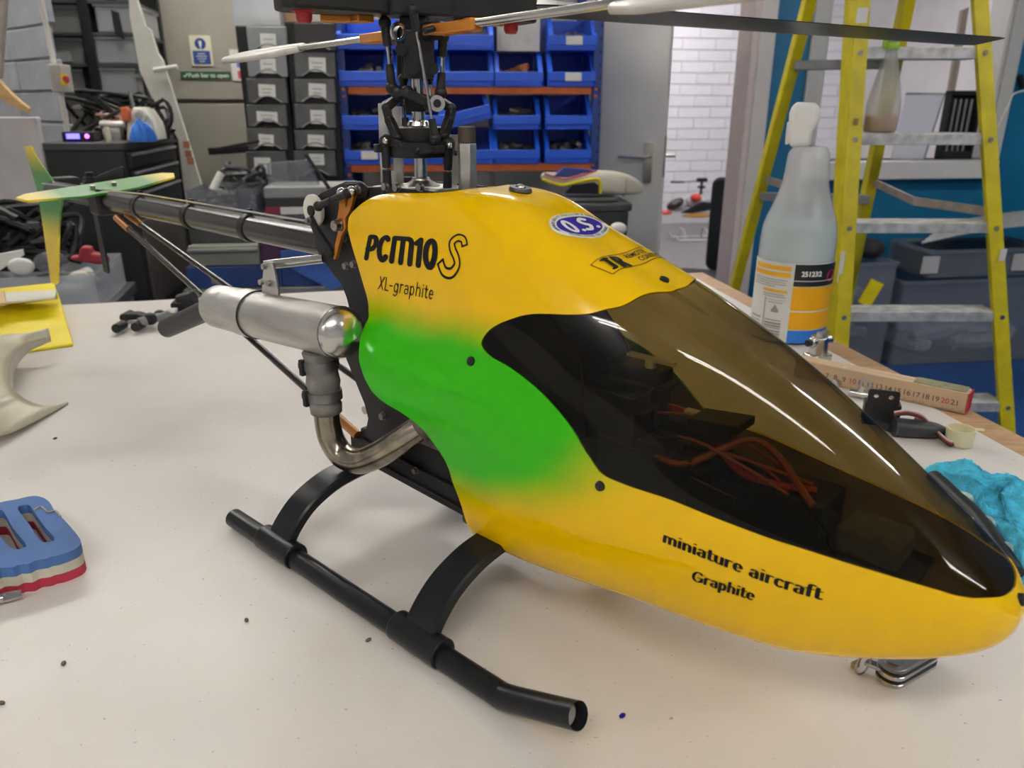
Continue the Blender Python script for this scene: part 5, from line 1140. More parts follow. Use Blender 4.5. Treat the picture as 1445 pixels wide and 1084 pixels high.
x0 = CB.x(112, 186, .06); t = thing('charger', 'black battery charger with glowing blue display on the tool cabinet', 'charger', CB.m @ Vector((x0, .07, 0)), CB.rz + R(6))
b = MB(); b.box((0, 0, .014), (.085, .07, .028)); b.build('charger_case', BLACK, t, bevel=.003)
b = MB(); b.box((-.012, -.036, .016), (.035, .002, .014)); b.build('display', mat('blue_display', (.02, .02, .3), .4, emit=((.10, .08, 1.0), 5)), t, smooth=0)
b = MB(); b.cyl((.026, -.036, .016), (.026, -.0375, .016), .006, n=14); b.build('lit_button', mat('violet_button', (.2, .02, .3), .4, emit=((.55, .1, 1.0), 5)), t)
b = MB(); b.cyl((.075, .0, 0), (.075, .0, .040), .008, .007, 12); o = b.build('glue_tube', mat('cream_tube', (.66, .62, .44), .5), None, bevel=.001); o.location = CB.m @ Vector((x0, .07, 0)); o.rotation_euler = (0, 0, CB.rz); tag(o, 'small cream tube standing between the charger and the blue cloth', 'tube')

# ---------------- conduit and isolator on the pier
IS = Frame(at(88, 112, 2.42), R(0))
b = MB(); b.tube([IS.q(50, -40, 0), IS.q(76, 90, 0)], .0075, 10); b.tube([IS.q(86, 132, 0), IS.q(96, 190, .01)], .0075, 10); placed(b.build('conduit', mat('white_conduit', (.62, .60, .55), .5), None), IS, 'thin white conduit running down the block pier', 'conduit')
t = fthing('isolator_switch', 'grey isolator switch box with yellow plate and red knob on the pier', 'switch', IS)
b = MB(); P = [IS.q(*q, 0) for q in ((74, 91), (92, 91), (98, 131), (81, 131))]; b.prism([(p.x, p.z) for p in P], -.03, .03, lambda a, c_, e: (a, e, c_)); fixn(b.build('switch_box', mat('light_grey_box', (.40, .39, .36), .5, noise=.1), t, smooth=0, bevel=.004))
b = MB(); P = [IS.q(*q, -.031) for q in ((87, 105), (95, 105), (97, 121), (89, 121))]; b.prism([(p.x, p.z) for p in P], -.040, -.030, lambda a, c_, e: (a, e, c_)); fixn(b.build('yellow_plate', mat('yellow_plate', (.80, .52, .0), .5), t, smooth=0, bevel=.001))
p = IS.q(98, 112, -.03); b = MB(); b.cyl((p.x - .004, -.04, p.z), (p.x + .004, -.058, p.z), .010, .008, 14); b.build('rotary_knob', RED, t)
# tan timber propeller blank hanging at the left edge
HG = Frame(at(20, 120, 2.2), R(0))
b = MB(); P = [HG.q(*q, 0) for q in ((-12, 100), (0, 113), (12, 126), (30, 143), (42, 152), (42, 160), (30, 156), (10, 144), (-12, 132))]; b.prism([(p.x, p.z) for p in P], -.008, .008, lambda a, c_, e: (a, e, c_)); placed(fixn(b.build('propeller_blank', mat('honey_wood', (.60, .38, .15), .5, noise=.2, nscale=12, stretch=(1, 1, 6)), None, smooth=0, bevel=.003)), HG, 'honey coloured wooden blade hanging at the left edge', 'propeller')
b = MB(); P0, P1 = HG.q(8, -60, .01), HG.q(-4, 110, .01); b.bar(P0, P1, .022, .018, (0, 1, 0)); placed(b.build('timber_batten', mat('grey_timber', (.42, .38, .31), .7, noise=.15), None, smooth=0, bevel=.002), HG, 'weathered timber batten standing upright at the left edge', 'batten')
# pale wall panel low at the left
b = MB(); PP = Frame(at(40, 240, 2.3), R(-12)); x0, x1, z0, z1 = frect(PP, -60, 165, 66, 330, 0); b.box(((x0 + x1) / 2, .01, (FLOOR - PP.o.z + z1) / 2), (x1 - x0, .02, z1 - FLOOR + PP.o.z)); placed(b.build('plaster_board', mat('pinkish_plaster', (.56, .53, .52), .8, noise=.15, nscale=8), None, smooth=0, bevel=.004), PP, 'pale plaster board leaning against the block pier', 'board')
# ---------------- bench behind the workbench with boxes on it
BB = Frame(at(375, 405, 2.35), R(8))
t = fthing('side_bench', 'low grey bench behind the workbench crowded with boxes', 'bench', BB)
bx0, bx1 = BB.x(268, 405), BB.x(500, 405)
b = MB(); b.box(((bx0 + bx1) / 2, .26, -.02), (bx1 - bx0 + .04, .54, .036)); b.build('top', MIDG, t, smooth=0, bevel=.003)
for x_ in (bx0 + .03, bx1 - .03):
    for y_ in (.03, .49): b = MB(); b.box((x_, y_, (FLOOR - BB.o.z - .04) / 2), (.04, .04, -(FLOOR - BB.o.z) - .04)); b.build('leg', DARKG, t, smooth=0)
def bbox(name, m, rect, ly, dep, label, cat, zb=None, bevel=.003, fr=BB, group=None):
    b = MB(); x0, x1, z0, z1 = frect(fr, *rect, ly); z0 = z0 if zb is None else zb; b.box(((x0 + x1) / 2, ly + dep / 2, (z0 + z1) / 2), (x1 - x0, dep, z1 - z0)); o = placed(b.build(name, m, None, smooth=0, bevel=bevel), fr, label, cat, group); return x0, x1, z0, z1, o
_, _, _, zA, o = bbox('blue_case', BLUEB, (264, 376, 398, 412), .0, .20, 'flat navy blue case lying on the side bench', 'case', 0)
bm_ = MB(); x0, x1, z0, z1 = frect(BB, 300, 392, 312, 400, -.001); bm_.box(((x0 + x1) / 2, -.002, (z0 + z1) / 2), (.03, .004, .018)); bm_.build('latch', MIDG, o, smooth=0)
x0, x1, _, zB, o = bbox('grey_toolbox', mat('sage_grey_box', (.22, .23, .19), .6, noise=.25, nscale=10), (266, 347, 366, 377), .01, .18, 'sage grey toolbox on top of the navy case', 'toolbox', zA + .001)
b = MB(); b.box(((x0 + x1) / 2, .004, zB - .012), (x1 - x0, .014, .01)); b.build('lid_rim', MIDG, o, smooth=0, bevel=.002)
bbox('purple_carton', mat('plum_carton', (.05, .012, .05), .6), (366, 338, 402, 377), .02, .2, 'dark plum carton next to the sage grey toolbox', 'carton', zA + .001)
_, _, _, zC, _ = bbox('dark_tray', DARKG, (266, 312, 400, 348), .06, .3, 'dark plastic tray resting on the sage grey toolbox', 'tray', zB + .001)
b = MB(); x0, x1, z0, z1 = frect(BB, 266, 268, 336, 313, .10); open_box(b, x0, x1, .10, .34, zC + .001, z1); placed(b.build('clear_tub', CLEARD, None, smooth=0, bevel=.004), BB, 'cloudy plastic tub of fittings beside the black tool cabinet', 'tub')
heap('fittings', MIX, 'grey fittings piled in the cloudy tub beside the cabinet', 'fittings', BB, ((x0 + x1) / 2, .22, zC + .006), (x1 - x0 - .02, .2, .09), 22, 31, r=(.12, .28))
b = MB(); x0, x1, z0, z1 = frect(BB, 318, 266, 362, 311, .12); open_box(b, x0 + .035, x1, .12, .34, zC + .001, z1); placed(b.build('clear_tub', CLEARD, None, smooth=0, bevel=.004), BB, 'cloudy plastic tub under the clear sheet, middle of the side bench', 'tub')
heap('fittings', MIX, 'grey fittings heaped in the tub in the middle of the side bench', 'fittings', BB, ((x0 + x1) / 2 + .018, .23, zC + .006), (x1 - x0 - .05, .2, .07), 16, 33, r=(.15, .3))
bbox('pale_board', mat('pale_grey_board', (.30, .30, .29), .6, noise=.1), (372, 264, 500, 279), .16, .2, 'pale grey board lying over the stacked boxes', 'board', None)
bbox('long_box', mat('black_white_box', (.03, .03, .035), .5), (375, 279, 500, 303), .16, .2, 'long black carton under the pale grey board', 'carton', None)
x0, x1, z0, z1 = frect(BB, 396, 292, 452, 302, .158); b = MB(); b.box(((x0 + x1) / 2, .157, (z0 + z1) / 2), (x1 - x0, .003, z1 - z0)); o = b.build('white_stripe', PAPER, bpy.data.objects['long_box'], smooth=0)
x0, x1, z0, z1 = frect(BB, 375, 292, 396, 302, .158); b = MB(); b.box(((x0 + x1) / 2, .157, (z0 + z1) / 2), (x1 - x0, .003, z1 - z0)); b.build('red_stripe', mat('maroon_print', (.25, .02, .05), .6), bpy.data.objects['long_box'], smooth=0)
bbox('blue_lid_box', CLEARD, (368, 304, 500, 322), .15, .22, 'cloudy blue lidded box below the long black carton', 'box', None)
bbox('stack_case', BLUEB, (402, 322, 500, 350), .15, .22, 'navy carton at the bottom of the stack behind the muffler bracket', 'carton', None)
MAG = mat('blue_magazine', (.05, .13, .42), .4, noise=.5, nscale=14)
b = MB(); P = [BB.q(*q, -.03) for q in ((396, 354), (458, 346), (486, 402), (468, 409), (398, 372))]; b.prism([(p.x, p.z) for p in P], -.035, -.03, lambda a, c_, e: (a, e, c_)); placed(fixn(b.build('magazine', MAG, None, smooth=0)), BB, 'blue printed magazine leaning against the stack of cartons', 'magazine')
bbox('navy_box', BLUEB, (398, 374, 478, 412), .0, .2, 'navy blue box standing right of the flat navy case', 'box', 0)
# clear sheet and black rod standing behind
b = MB(); P = [BB.q(*q, .20) for q in ((378, 268), (376, 230), (432, 226), (452, 268))]; b.prism([(p.x, p.z) for p in P], .20, .26, lambda a, c_, e: (a, e, c_)); placed(fixn(b.build('clear_packet', CLEARD, None, smooth=0, bevel=.006)), BB, 'clear plastic packet standing in front of the drawer towers', 'packet')
b = MB(); b.tube([BB.q(432, 218, .15), BB.q(466, 268, .13)], .006, 8); placed(b.build('black_rod', BLACK, None), BB, 'thin black rod leaning beside the clear packet', 'rod')
b = MB(); b.tube([BB.q(303, 211, .3), BB.q(366, 199, .3)], .005, 8); placed(b.build('dark_tube', BLACK, None), BB, 'thin dark tube lying level in front of the fire door', 'tube')
tangle('tool_clutter', 'dark jumble of tools and cables by the drawer tower', BB, (BB.x(345, 255, .38), .38, zC + .04), (.16, .12, .10), 10, DARKG, .007, 9, 'clutter')
b = MB(); b.tube([BB.q(300, 268, .2), BB.q(312, 244, .22)], .012, 10); placed(b.build('white_tube', PAPER, None), BB, 'stubby white tube sticking up from the tub beside the cabinet', 'tube')
# ---------------- trolley shelf at the far left with radio gear
LS = Frame(at(60, 425, 1.80), R(14))
t = fthing('low_trolley', 'low dark trolley at the left beyond the workbench', 'trolley', LS)
lx0, lx1 = LS.x(-60, 425), LS.x(146, 425)
b = MB(); b.box(((lx0 + lx1) / 2, .17, -.05), (lx1 - lx0, .38, .03)); b.build('shelf', DARKG, t, smooth=0, bevel=.003)
for x_ in (lx0 + .02, lx1 - .02):
    for y_ in (.0, .34): b = MB(); b.cyl((x_, y_, FLOOR - LS.o.z), (x_, y_, -.06), .012, n=10); b.build('leg', MIDG, t)
b = MB(); x0, x1, z0, z1 = frect(LS, -40, 398, 138, 440, .02); open_box(b, x0, x1, .02, .32, -.034, z1 + .012); placed(b.build('clear_crate', CLEAR, None, smooth=0, bevel=.005), LS, 'wide clear plastic crate behind the yellow foam wing', 'crate')
heap('crate_contents', mat('pale_contents', (.5, .5, .48), .6, noise=.5, nscale=20), 'pale odds and ends inside the wide clear crate', 'contents', LS, ((x0 + x1) / 2, .17, -.030), (x1 - x0 - .04, .24, .04), 20, 41, r=(.14, .3))
tangle('black_gear', 'black tangle of drone frames and leads at the far left', LS, (LS.x(45, 350, .2), .20, z1 + .01), (.22, .16, .15), 22, BLACK, .008, 12, 'gear')
b = MB()
for (px, py, w_, h_) in ((20, 332, .05, .018), (62, 338, .06, .016), (48, 318, .03, .02), (30, 352, .05, .03), (75, 352, .03, .03)):
    p = LS.q(px, py, .17); b.box(p, (w_, .04, h_), rz=.2)
placed(b.build('drone_parts', DARKG, None, smooth=0, bevel=.003), LS, 'dark plastic drone parts among the black tangle', 'drone parts')['kind'] = 'stuff'
b = MB(); P = [LS.q(*q, .08) for q in ((-10, 360), (32, 352), (34, 360), (-10, 388))]; b.prism([(p.x, p.z) for p in P], .075, .085, lambda a, c_, e: (a, e, c_)); placed(fixn(b.build('foam_offcut', PAPER, None, smooth=0, bevel=.001)), LS, 'white foam offcut poking up from the crate at the left edge', 'offcut')
for k, (px, py, rx, lab) in enumerate(((30, 376, .026, 'oval white foam disc leaning in the clear crate'), (72, 370, .034, 'frosted plastic bottle lying behind the vertical tail fin'), (112, 392, .022, 'white screw-top pot at the right end of the clear crate'))):
    p = LS.q(px, py, .06); b = MB(); b.ball(p, rx, 16, 10, (1.15, .5, .8)); placed(b.build(('foam_disc', 'frosted_bottle', 'white_pot')[k], (PAPER, CLEARD, WHITEP)[k], None), LS, lab, ('disc', 'bottle', 'pot')[k])
t = fthing('red_clamp', 'red plastic spring clamp resting near the black cabinet', 'clamp', LS)
b = MB(); P = [LS.q(*q, -.02) for q in ((114, 352), (117, 347), (129, 348), (132, 356), (146, 358), (152, 363), (154, 371), (140, 372), (122, 369), (102, 366), (101, 361), (113, 360))]; b.prism([(p.x, p.z) for p in P], -.035, -.005, lambda a, c_, e: (a, e, c_)); fixn(b.build('jaw', mat('dark_red_plastic', (.30, .02, .03), .5), t, smooth=0, bevel=.004))
# ---------------- foam fuselage nose on a black crate, right of the rack
FN = Frame(at(840, 282, 2.55), R(4))
x0, x1 = FN.x(788, 300), FN.x(888, 300); t = fthing('black_crate', 'black moulded crate standing under the white foam fuselage', 'crate', FN)
b = MB(); b.prism([(x0, -.035), (x1, -.035), (x1 - .03, FLOOR - FN.o.z), (x0 + .03, FLOOR - FN.o.z)], 0, .3, lambda a, c_, e: (a, e, c_)); fixn(b.build('crate_body', mat('crate_black', (.028, .03, .03), .45, noise=.2), t, smooth=0, bevel=.01))
b = MB(); b.prism(rrect(x0 - .012, -.012, x1 + .012, .312, .03), -.038, -.012); b.prism(rrect(x0 + .03, .02, x1 - .03, .28, .03), -.012, .0); fixn(b.build('lid', DARKG, t, bevel=.006))
t = fthing('foam_fuselage', 'white foam aircraft fuselage nose with yellow and blue trim on the black crate', 'model aircraft', FN)
FP = [(762, 250, .010, .012), (775, 250, .016, .016), (790, 255, .022, .020), (806, 258, .026, .022), (822, 256, .034, .030), (845, 258, .040, .038), (868, 259, .040, .038), (888, 262, .034, .032), (902, 266, .022, .021), (909, 268, .006, .006)]
vs = []; fs = []; n = 20
for px, py, rz_, ry_ in FP:
    p = FN.q(px, py, .12)
    for k in range(n):
        a = 2 * PI * k / n; ca, sa = math.cos(a), math.sin(a); vs.append((p.x, .12 + ry_ * math.copysign(abs(ca) ** .75, ca), p.z + rz_ * math.copysign(abs(sa) ** .75, sa)))
for i in range(len(FP) - 1):
    for k in range(n): fs.append((i * n + k, i * n + (k + 1) % n, (i + 1) * n + (k + 1) % n, (i + 1) * n + k))
fs += [tuple(range(n))[::-1], tuple(range((len(FP) - 1) * n, len(FP) * n))]
zlow = min(v[2] for v in vs); b = MB(); b.add([(v[0], v[1], v[2] - zlow + .001) for v in vs], fs); fixn(b.build('fuselage_shell', CREAM, t, smooth=60, sub=1)); FO = -zlow + .001
def fpt(px, py, ly): p = FN.q(px, py, ly); p.z += FO; return p
b = MB(); b.tube(spline([fpt(765, 254, .083), fpt(790, 262, .083), fpt(810, 259, .082), fpt(835, 254, .076), fpt(846, 256, .076), fpt(847, 274, .078)], 5), .005, 8); b.build('yellow_trim', YELF, t)
b = MB(); P = [fpt(*q, .085) for q in ((795, 274), (808, 262), (838, 258), (844, 262), (844, 275))]; b.prism([(p.x, p.z) for p in P], .078, .084, lambda a, c_, e: (a, e, c_)); fixn(b.build('cockpit_opening', BLACK, t, smooth=0))
b = MB(); P = [fpt(*q, .11) for q in ((796, 237), (838, 241), (826, 248), (800, 252), (780, 250))]; b.prism([(p.x, p.z) for p in P], .10, .14, lambda a, c_, e: (a, e, c_)); fixn(b.build('blue_decking', mat('model_blue', (.03, .045, .22), .5), t, smooth=0, bevel=.003))
b = MB(); b.tube(spline([fpt(768, 246, .09), fpt(795, 254, .085), fpt(815, 250, .085), fpt(842, 242, .085)], 5), .003, 6); b.build('red_line', mat('model_red', (.5, .04, .06), .5), t)
b = MB(); b.tube([(fpt(880, 262, .12).x, .12 + .039 * math.cos(a), fpt(880, 262, .12).z + .037 * math.sin(a)) for a in [k * PI / 10 for k in range(20)]], .0022, 6, closed=True); b.build('elastic_band', mat('tan_band', (.42, .36, .26), .7), t)
b = MB(); p = FN.q(872, 323, -.06); b.ball((p.x, -.06, p.z), .026, 14, 10, (1.1, .8, .8)); o = placed(b.build('paper_ball', PAPER, None, smooth=30), FN, 'crumpled white paper against the black crate', 'paper')
# ---------------- far room: black chair, model helicopter
CHF = Frame(at(1016, 330, 4.9), R(-20))
t = fthing('office_chair', 'black office chair with tall padded back inside the doorway', 'chair', CHF)
x0, x1, z0, z1 = frect(CHF, 1000, 250, 1034, 392, 0)
b = MB(); b.prism(rrect(x0, z0 + .05, x1, z1, .05, 5), -.03, .05, lambda a, c_, e: (a, e, c_)); fixn(b.build('backrest', mat('black_fabric', (.020, .020, .023), .8, noise=.2), t, bevel=.02, segs=3))
b = MB(); b.prism(rrect(x0 - .16, -.48, x1 + .1, -.04, .06, 5), z0 - .02, z0 + .06); b.build('seat', MATS['black_fabric'], t, bevel=.015)
b = MB(); xc = (x0 + x1) / 2; b.cyl((xc, -.1, FLOOR - CHF.o.z + .07), (xc, -.1, z0), .025, n=14); b.bar((xc, .05, z0 + .12), (xc, -.05, z0 - .02), .05, .015); b.build('stem', BLACK, t)
for k in range(5): a = k * 2 * PI / 5; b = MB(); b.bar((xc, -.1, FLOOR - CHF.o.z + .08), (xc + .26 * math.cos(a), -.1 + .26 * math.sin(a), FLOOR - CHF.o.z + .05), .035, .025); b.ball((xc + .26 * math.cos(a), -.1 + .26 * math.sin(a), FLOOR - CHF.o.z + .025), .025, 10, 8); b.build('base_arm', BLACK, t)
RH = Frame(at(970, 325, 7.2), R(8))
dz = FLOOR - RH.o.z
t = thing('far_helicopter', 'red black and silver model helicopter on the floor of the far room', 'model helicopter', RH.m @ Vector((0, 0, dz)), RH.rz)
def rq(px, py, ly=0.0): p = RH.q(px, py, ly); p.z -= dz; return p
b = MB()
for (px, py, rx, rzz) in ((955, 290, .10, .055), (985, 285, .13, .07)): p = rq(px, py); b.ball(p, 1, 18, 12, (rx, .07, rzz))
b.build('fuselage', mat('silver_grey_shell', (.42, .42, .43), .35), t)
p = rq(953, 288, -.05); b = MB(); b.ball(p, 1, 16, 10, (.085, .05, .045), Matrix.Translation(p) @ Matrix.Rotation(R(-28), 4, 'Y') @ Matrix.Translation(-p)); b.build('cockpit_window', mat('black_window', (.03, .028, .025), .25), t)
p = rq(982, 279, -.06); b = MB(); b.ball(p, 1, 14, 10, (.05, .05, .04)); b.build('red_panel', mat('bright_red_shell', (.62, .05, .03), .4), t); p2 = rq(940, 300, -.03); b = MB(); b.ball(p2, 1, 12, 8, (.06, .05, .02)); b.build('red_nose', MATS['bright_red_shell'], t)
P = [rq(*q, -.09) for q in ((958, 300), (990, 284), (1006, 286), (1006, 296), (975, 301))]; b = MB(); b.prism([(q.x, q.z) for q in P], -.11, -.09, lambda a, c_, e: (a, e, c_)); fixn(b.build('black_panel', BLACK, t, bevel=.01))
p = rq(985, 304, -.07); b = MB(); b.ball(p, 1, 14, 8, (.16, .05, .02)); b.build('orange_stripe', mat('orange_shell', (.6, .28, .04), .5), t)
for ys in (-.12, .08): b = MB(); b.tube(spline([(rq(950, 317).x, ys, .05), (rq(953, 321).x, ys, .015), (rq(970, 322).x, ys, .012), (rq(1010, 322).x, ys, .012)], 4), .010, 8); b.build('skid', PAPER, t)
for px in (963, 995):
    b = MB(); b.tube([(rq(px, 320).x, -.12, .015), (rq(px, 310).x, -.06, .10), (rq(px, 310).x, .03, .10), (rq(px, 320).x, .08, .015)], .008, 8); b.build('strut', PAPER, t)
b = MB(); p = rq(990, 262); b.cyl((p.x, 0, rq(985, 285).z), (p.x, 0, rq(990, 252).z), .012, n=10); b.box((p.x, 0, rq(990, 254).z), (.09, .05, .035)); b.box((p.x, 0, rq(990, 264).z), (.06, .05, .02)); b.build('rotor_head', BLACK, t, bevel=.004)
b = MB(); p = rq(956, 257); b.box((p.x, 0, p.z), (.12, .03, .015)); b.bar((p.x + .06, 0, p.z), (rq(990, 254).x, 0, p.z + .01), .008, .006); b.build('rotor_blade', BLACK, t)
# ---------------- in the window opening
WF = Frame(wl(0, .06), R(8))
x0, x1, z0, z1 = frect(WF, 1270, 132, 1324, 222, 0); t = fthing('white_notebook', 'white ruled board leaning in the window opening behind the ladder', 'board', WF); z0 = SILL
b = MB(); b.prism([(x0 - .02, z0), (x1 - .05, z0), (x1 + .0, z1), (x0 + .0, z1)], -.004, .004, lambda a, c_, e: (a, e, c_)); fixn(b.build('page', mat('bluish_paper', (.72, .71, .78), .7), t, smooth=0, bevel=.001))
b = MB(); b.tube([(x0, -.007, z1), (x1, -.007, z1), (x1 - .05, -.007, z0)], .004, 6); b.build('edge_wire', MIDG, t)
x0, x1, z0, z1 = frect(WF, 1327, 128, 1372, 223, 0); t = fthing('dark_cage', 'dark upright plastic holder standing on the window sill', 'holder', WF)
b = MB(); w_ = (x1 - x0)
for xx in (x0 + .006, x1 - .006): b.box((xx, -.02, (SILL + z1) / 2), (.012, .05, z1 - SILL))
b.box(((x0 + x1) / 2, -.02, SILL + .02), (w_, .05, .04)); b.box(((x0 + x1) / 2, -.02, z1 - .01), (w_, .05, .02)); b.box(((x0 + x1) / 2, .0, (SILL + z1) / 2), (w_ - .02, .004, z1 - SILL)); b.build('holder_frame', BLACK, t, smooth=0, bevel=.004)
for k in range(4): b = MB(); xx = x0 + w_ * (.25 + .17 * k); b.cyl((xx, -.02, SILL + .03), (xx, -.02, z1 - .04), .006, n=8); b.build('rod', MIDG, t)
b = MB(); P = [WF.q(*q, .02) for q in ((1325, 222), (1332, 222), (1368, 10), (1358, 14))]; b.prism([(p.x, p.z if i > 1 else SILL) for i, p in enumerate(P)], .02, .04, lambda a, c_, e: (a, e, c_)); placed(fixn(b.build('wooden_post', mat('brown_grey_post', (.30, .24, .20), .7), None, smooth=0)), WF, 'brown timber strip leaning in the window opening', 'timber')
WC = Frame(wl(0, -.01), R(8)); b = MB(); p = WC.q(1438, 115, 0); b.bar(p + Vector((-.02, -.015, .03)), p + Vector((.02, -.015, -.03)), .025, .02); o = placed(b.build('cable_clip', BLACK, None, bevel=.002), WC, 'black clip on the blue wall at the right edge', 'clip')
b = MB(); b.tube(spline([WC.q(1445, 128, -.01), WC.q(1430, 133, -.01), WC.q(1424, 146, -.01), WC.q(1408, 178, -.01)], 5), .004, 6); placed(b.build('white_cable', PAPER, None), WC, 'thin pale cable running from the clip on the blue wall', 'cable')
# ---------------- yellow stepladder
LY = mat('yellow_fibreglass', (.60, .50, .0), .45, noise=.2, nscale=18); LYF = LY
LALU = mat('scuffed_aluminium', (.62, .62, .60), .5, .35, noise=.4, nscale=30, stretch=(1, 4, 1))
lad = thing('stepladder', 'yellow fibreglass stepladder with aluminium treads by the blue wall', 'ladder', (at(1290, 560, 2.2).x, 2.2, FLOOR))
LO = Vector((at(1290, 560, 2.2).x, 2.2, FLOOR))
def lp(px, py, Y): return at(px, py, Y) - LO
def ext(a, c_, z):    # extend the line a->c_ to height z
    k = (z - a.z) / (c_.z - a.z); return a + (c_ - a) * k
FT = lambda py: 2.16 + (py - 600) * -.00036      # treads step back a little going up
rails = []
for (q0, q1) in (((1216, 10), (1190, 430)), ((1383, 10), (1420, 590))):
    a, c_ = lp(*q0, FT(q0[1])), lp(*q1, FT(q1[1])); top_, bot_ = ext(a, c_, 1.15 - FLOOR), ext(a, c_, .0)
    rails.append((top_, bot_)); b = MB(); d = (bot_ - top_).normalized(); sx = Vector((1, 0, 0))
    b.bar(top_, bot_, .042, .018, (0, 1, 0)); s_ = 1 if q0[0] < 1300 else -1
    b.bar(top_ + Vector((s_ * -.019, .03, 0)), bot_ + Vector((s_ * -.019, .03, 0)), .006, .075, (0, 1, 0)); r_ = b.build('front_rail', LY, lad, smooth=0, bevel=.002)
    b = MB(); b.box(bot_ + Vector((0, .02, .015)), (.06, .09, .03)); b.build('rubber_foot', RUBBER, r_, smooth=0, bevel=.004)
zr = [None]
for k, py in enumerate((-50, 75, 197, 322, 447, 574, 704)):
    zt2 = lp(1300, py, FT(py)).z
    pl = ext(rails[0][0], rails[0][1], zt2); pr = ext(rails[1][0], rails[1][1], zt2)
    if zt2 < .12: continue
    b = MB(); b.box(((pl.x + pr.x) / 2, (pl.y + pr.y) / 2 + .04, zt2), (pr.x - pl.x - .02, .085, .030)); 
    for g in range(5): b.box(((pl.x + pr.x) / 2, (pl.y + pr.y) / 2 + .008 + g * .016, zt2 + .016), (pr.x - pl.x - .03, .005, .003))
    tr = b.build('tread', LALU, lad, smooth=0, bevel=.002)
    for p in (pl, pr): b = MB(); b.cyl((p.x, p.y - .009, zt2), (p.x, p.y - .014, zt2), .007, n=12); b.build('rivet', STEEL, tr)
rear_l = (lp(1141, 5, 2.52), lp(1036, 408, 2.86)); rear_r = (lp(1279, 5, 2.42), lp(1219, 300, 2.66))
rr_ = []
for a, c_ in (rear_l, rear_r):
    top_, bot_ = ext(a, c_, 1.15 - FLOOR), ext(a, c_, 0.0); rr_.append((top_, bot_)); b = MB(); b.bar(top_, bot_, .034, .040, (0, 1, 0)); b.build('rear_leg', LY, lad, smooth=0, bevel=.003)
for za in (lp(1190, 91, 2.5).z, lp(1190, 280, 2.65).z, .25):
    a, c_ = ext(*rr_[0], za), ext(*rr_[1], za); b = MB(); b.bar(a + Vector((0, -.02, 0)), c_ + Vector((0, -.02, 0)), .03, .028); b.build('rear_brace', mat('dull_grey_brace', (.24, .245, .25), .5, .4, noise=.2), lad, smooth=0, bevel=.002)
BR = mat('brown_alu_brace', (.36, .31, .28), .45, .5, noise=.2)
zA_ = lp(1232, 256, 2.6).z
m1_ = lp(1290, 284, 2.45); f1 = ext(*rails[1], lp(1388, 298, 2.3).z); a1 = ext(*rr_[1], zA_)
b = MB(); b.bar(a1, m1_, .008, .024); b.bar(m1_, f1, .008, .026); b.build('spreader', BR, lad, smooth=0, bevel=.001)
f0 = ext(*rails[0], lp(1192, 302, 2.3).z); a0 = ext(*rr_[0], lp(1082, 252, 2.7).z); m0_ = (a0 + f0) / 2 + Vector((0, 0, .012))
b = MB(); b.bar(a0, m0_, .008, .024); b.bar(m0_, f0, .008, .026); b.build('spreader', BR, lad, smooth=0, bevel=.001)
b = MB(); pt_ = (rails[0][0] + rails[1][0] + rr_[0][0] + rr_[1][0]) / 4; b.box((pt_.x, pt_.y, 1.17 - FLOOR), (.34, .36, .05)); b.build('top_cap', BLACK, lad, smooth=0, bevel=.008)
# stickers on rails
for (px, py, w_, h_, m_) in ((1216, 25, .03, .05, PAPER), (1187, 377, .012, .09, PAPER), (1415, 360, .018, .035, PAPER), (1208, 172, .012, .018, mat('rust_mark', (.30, .16, .06), .8))):
    Y = FT(py); p = lp(px, py, Y - .0105); b = MB(); b.box(p, (w_, .002, h_)); b.build('rail_sticker', m_, lad, smooth=0)
# bottle with orange liquid standing on the second visible tread
zt2 = lp(1300, 197, FT(197)).z + .0185; pb_ = lp(1250, 190, FT(197)) ; base = Vector((pb_.x, FT(197) - LO.y + 2.2 - 2.2 + .045, zt2)) + LO
t = thing('fuel_bottle', 'translucent pump bottle with amber liquid standing on the ladder tread', 'bottle', base)
kk = 2.28 / FPX
prof = [(0, 0), (.040, 0), (.0455, .006), (.0465, .05), (.046, .075), (.040, .115), (.030, .155), (.022, .19), (.0165, .215), (.0155, .228)]
def scl(P, a, c_): return [(r_ * a, z_ * c_) for r_, z_ in P]
b = MB(); b.lathe(scl(prof, 1.0, 1.0), 28, cap=False); b.build('bottle_shell', film('frosted_shell', (.85, .85, .83), rough=.3, diff=.28, dcol=(.75, .75, .72)), t, smooth=60)
b = MB(); b.lathe(scl([(0, .002), (.038, .002), (.0435, .008), (.0445, .046), (0, .0461)], 1, 1), 28, cap=False); b.build('liquid', mat('amber_liquid', (.62, .34, .14), .3), t, smooth=40)
b = MB(); b.lathe([(.0175, .222), (.018, .224), (.018, .238), (.0165, .240)], 20); b.box((-.02, 0, .236), (.014, .012, .022)); b.build('green_collar', mat('lime_collar', (.30, .55, .03), .45), t, bevel=.001)
b = MB(); b.lathe([(.0165, .240), (.017, .262), (.012, .268), (.0, .268)], 16, cap=False); b.box((.012, 0, .259), (.04, .02, .014)); b.build('grey_cap', MIDG, t, bevel=.002)
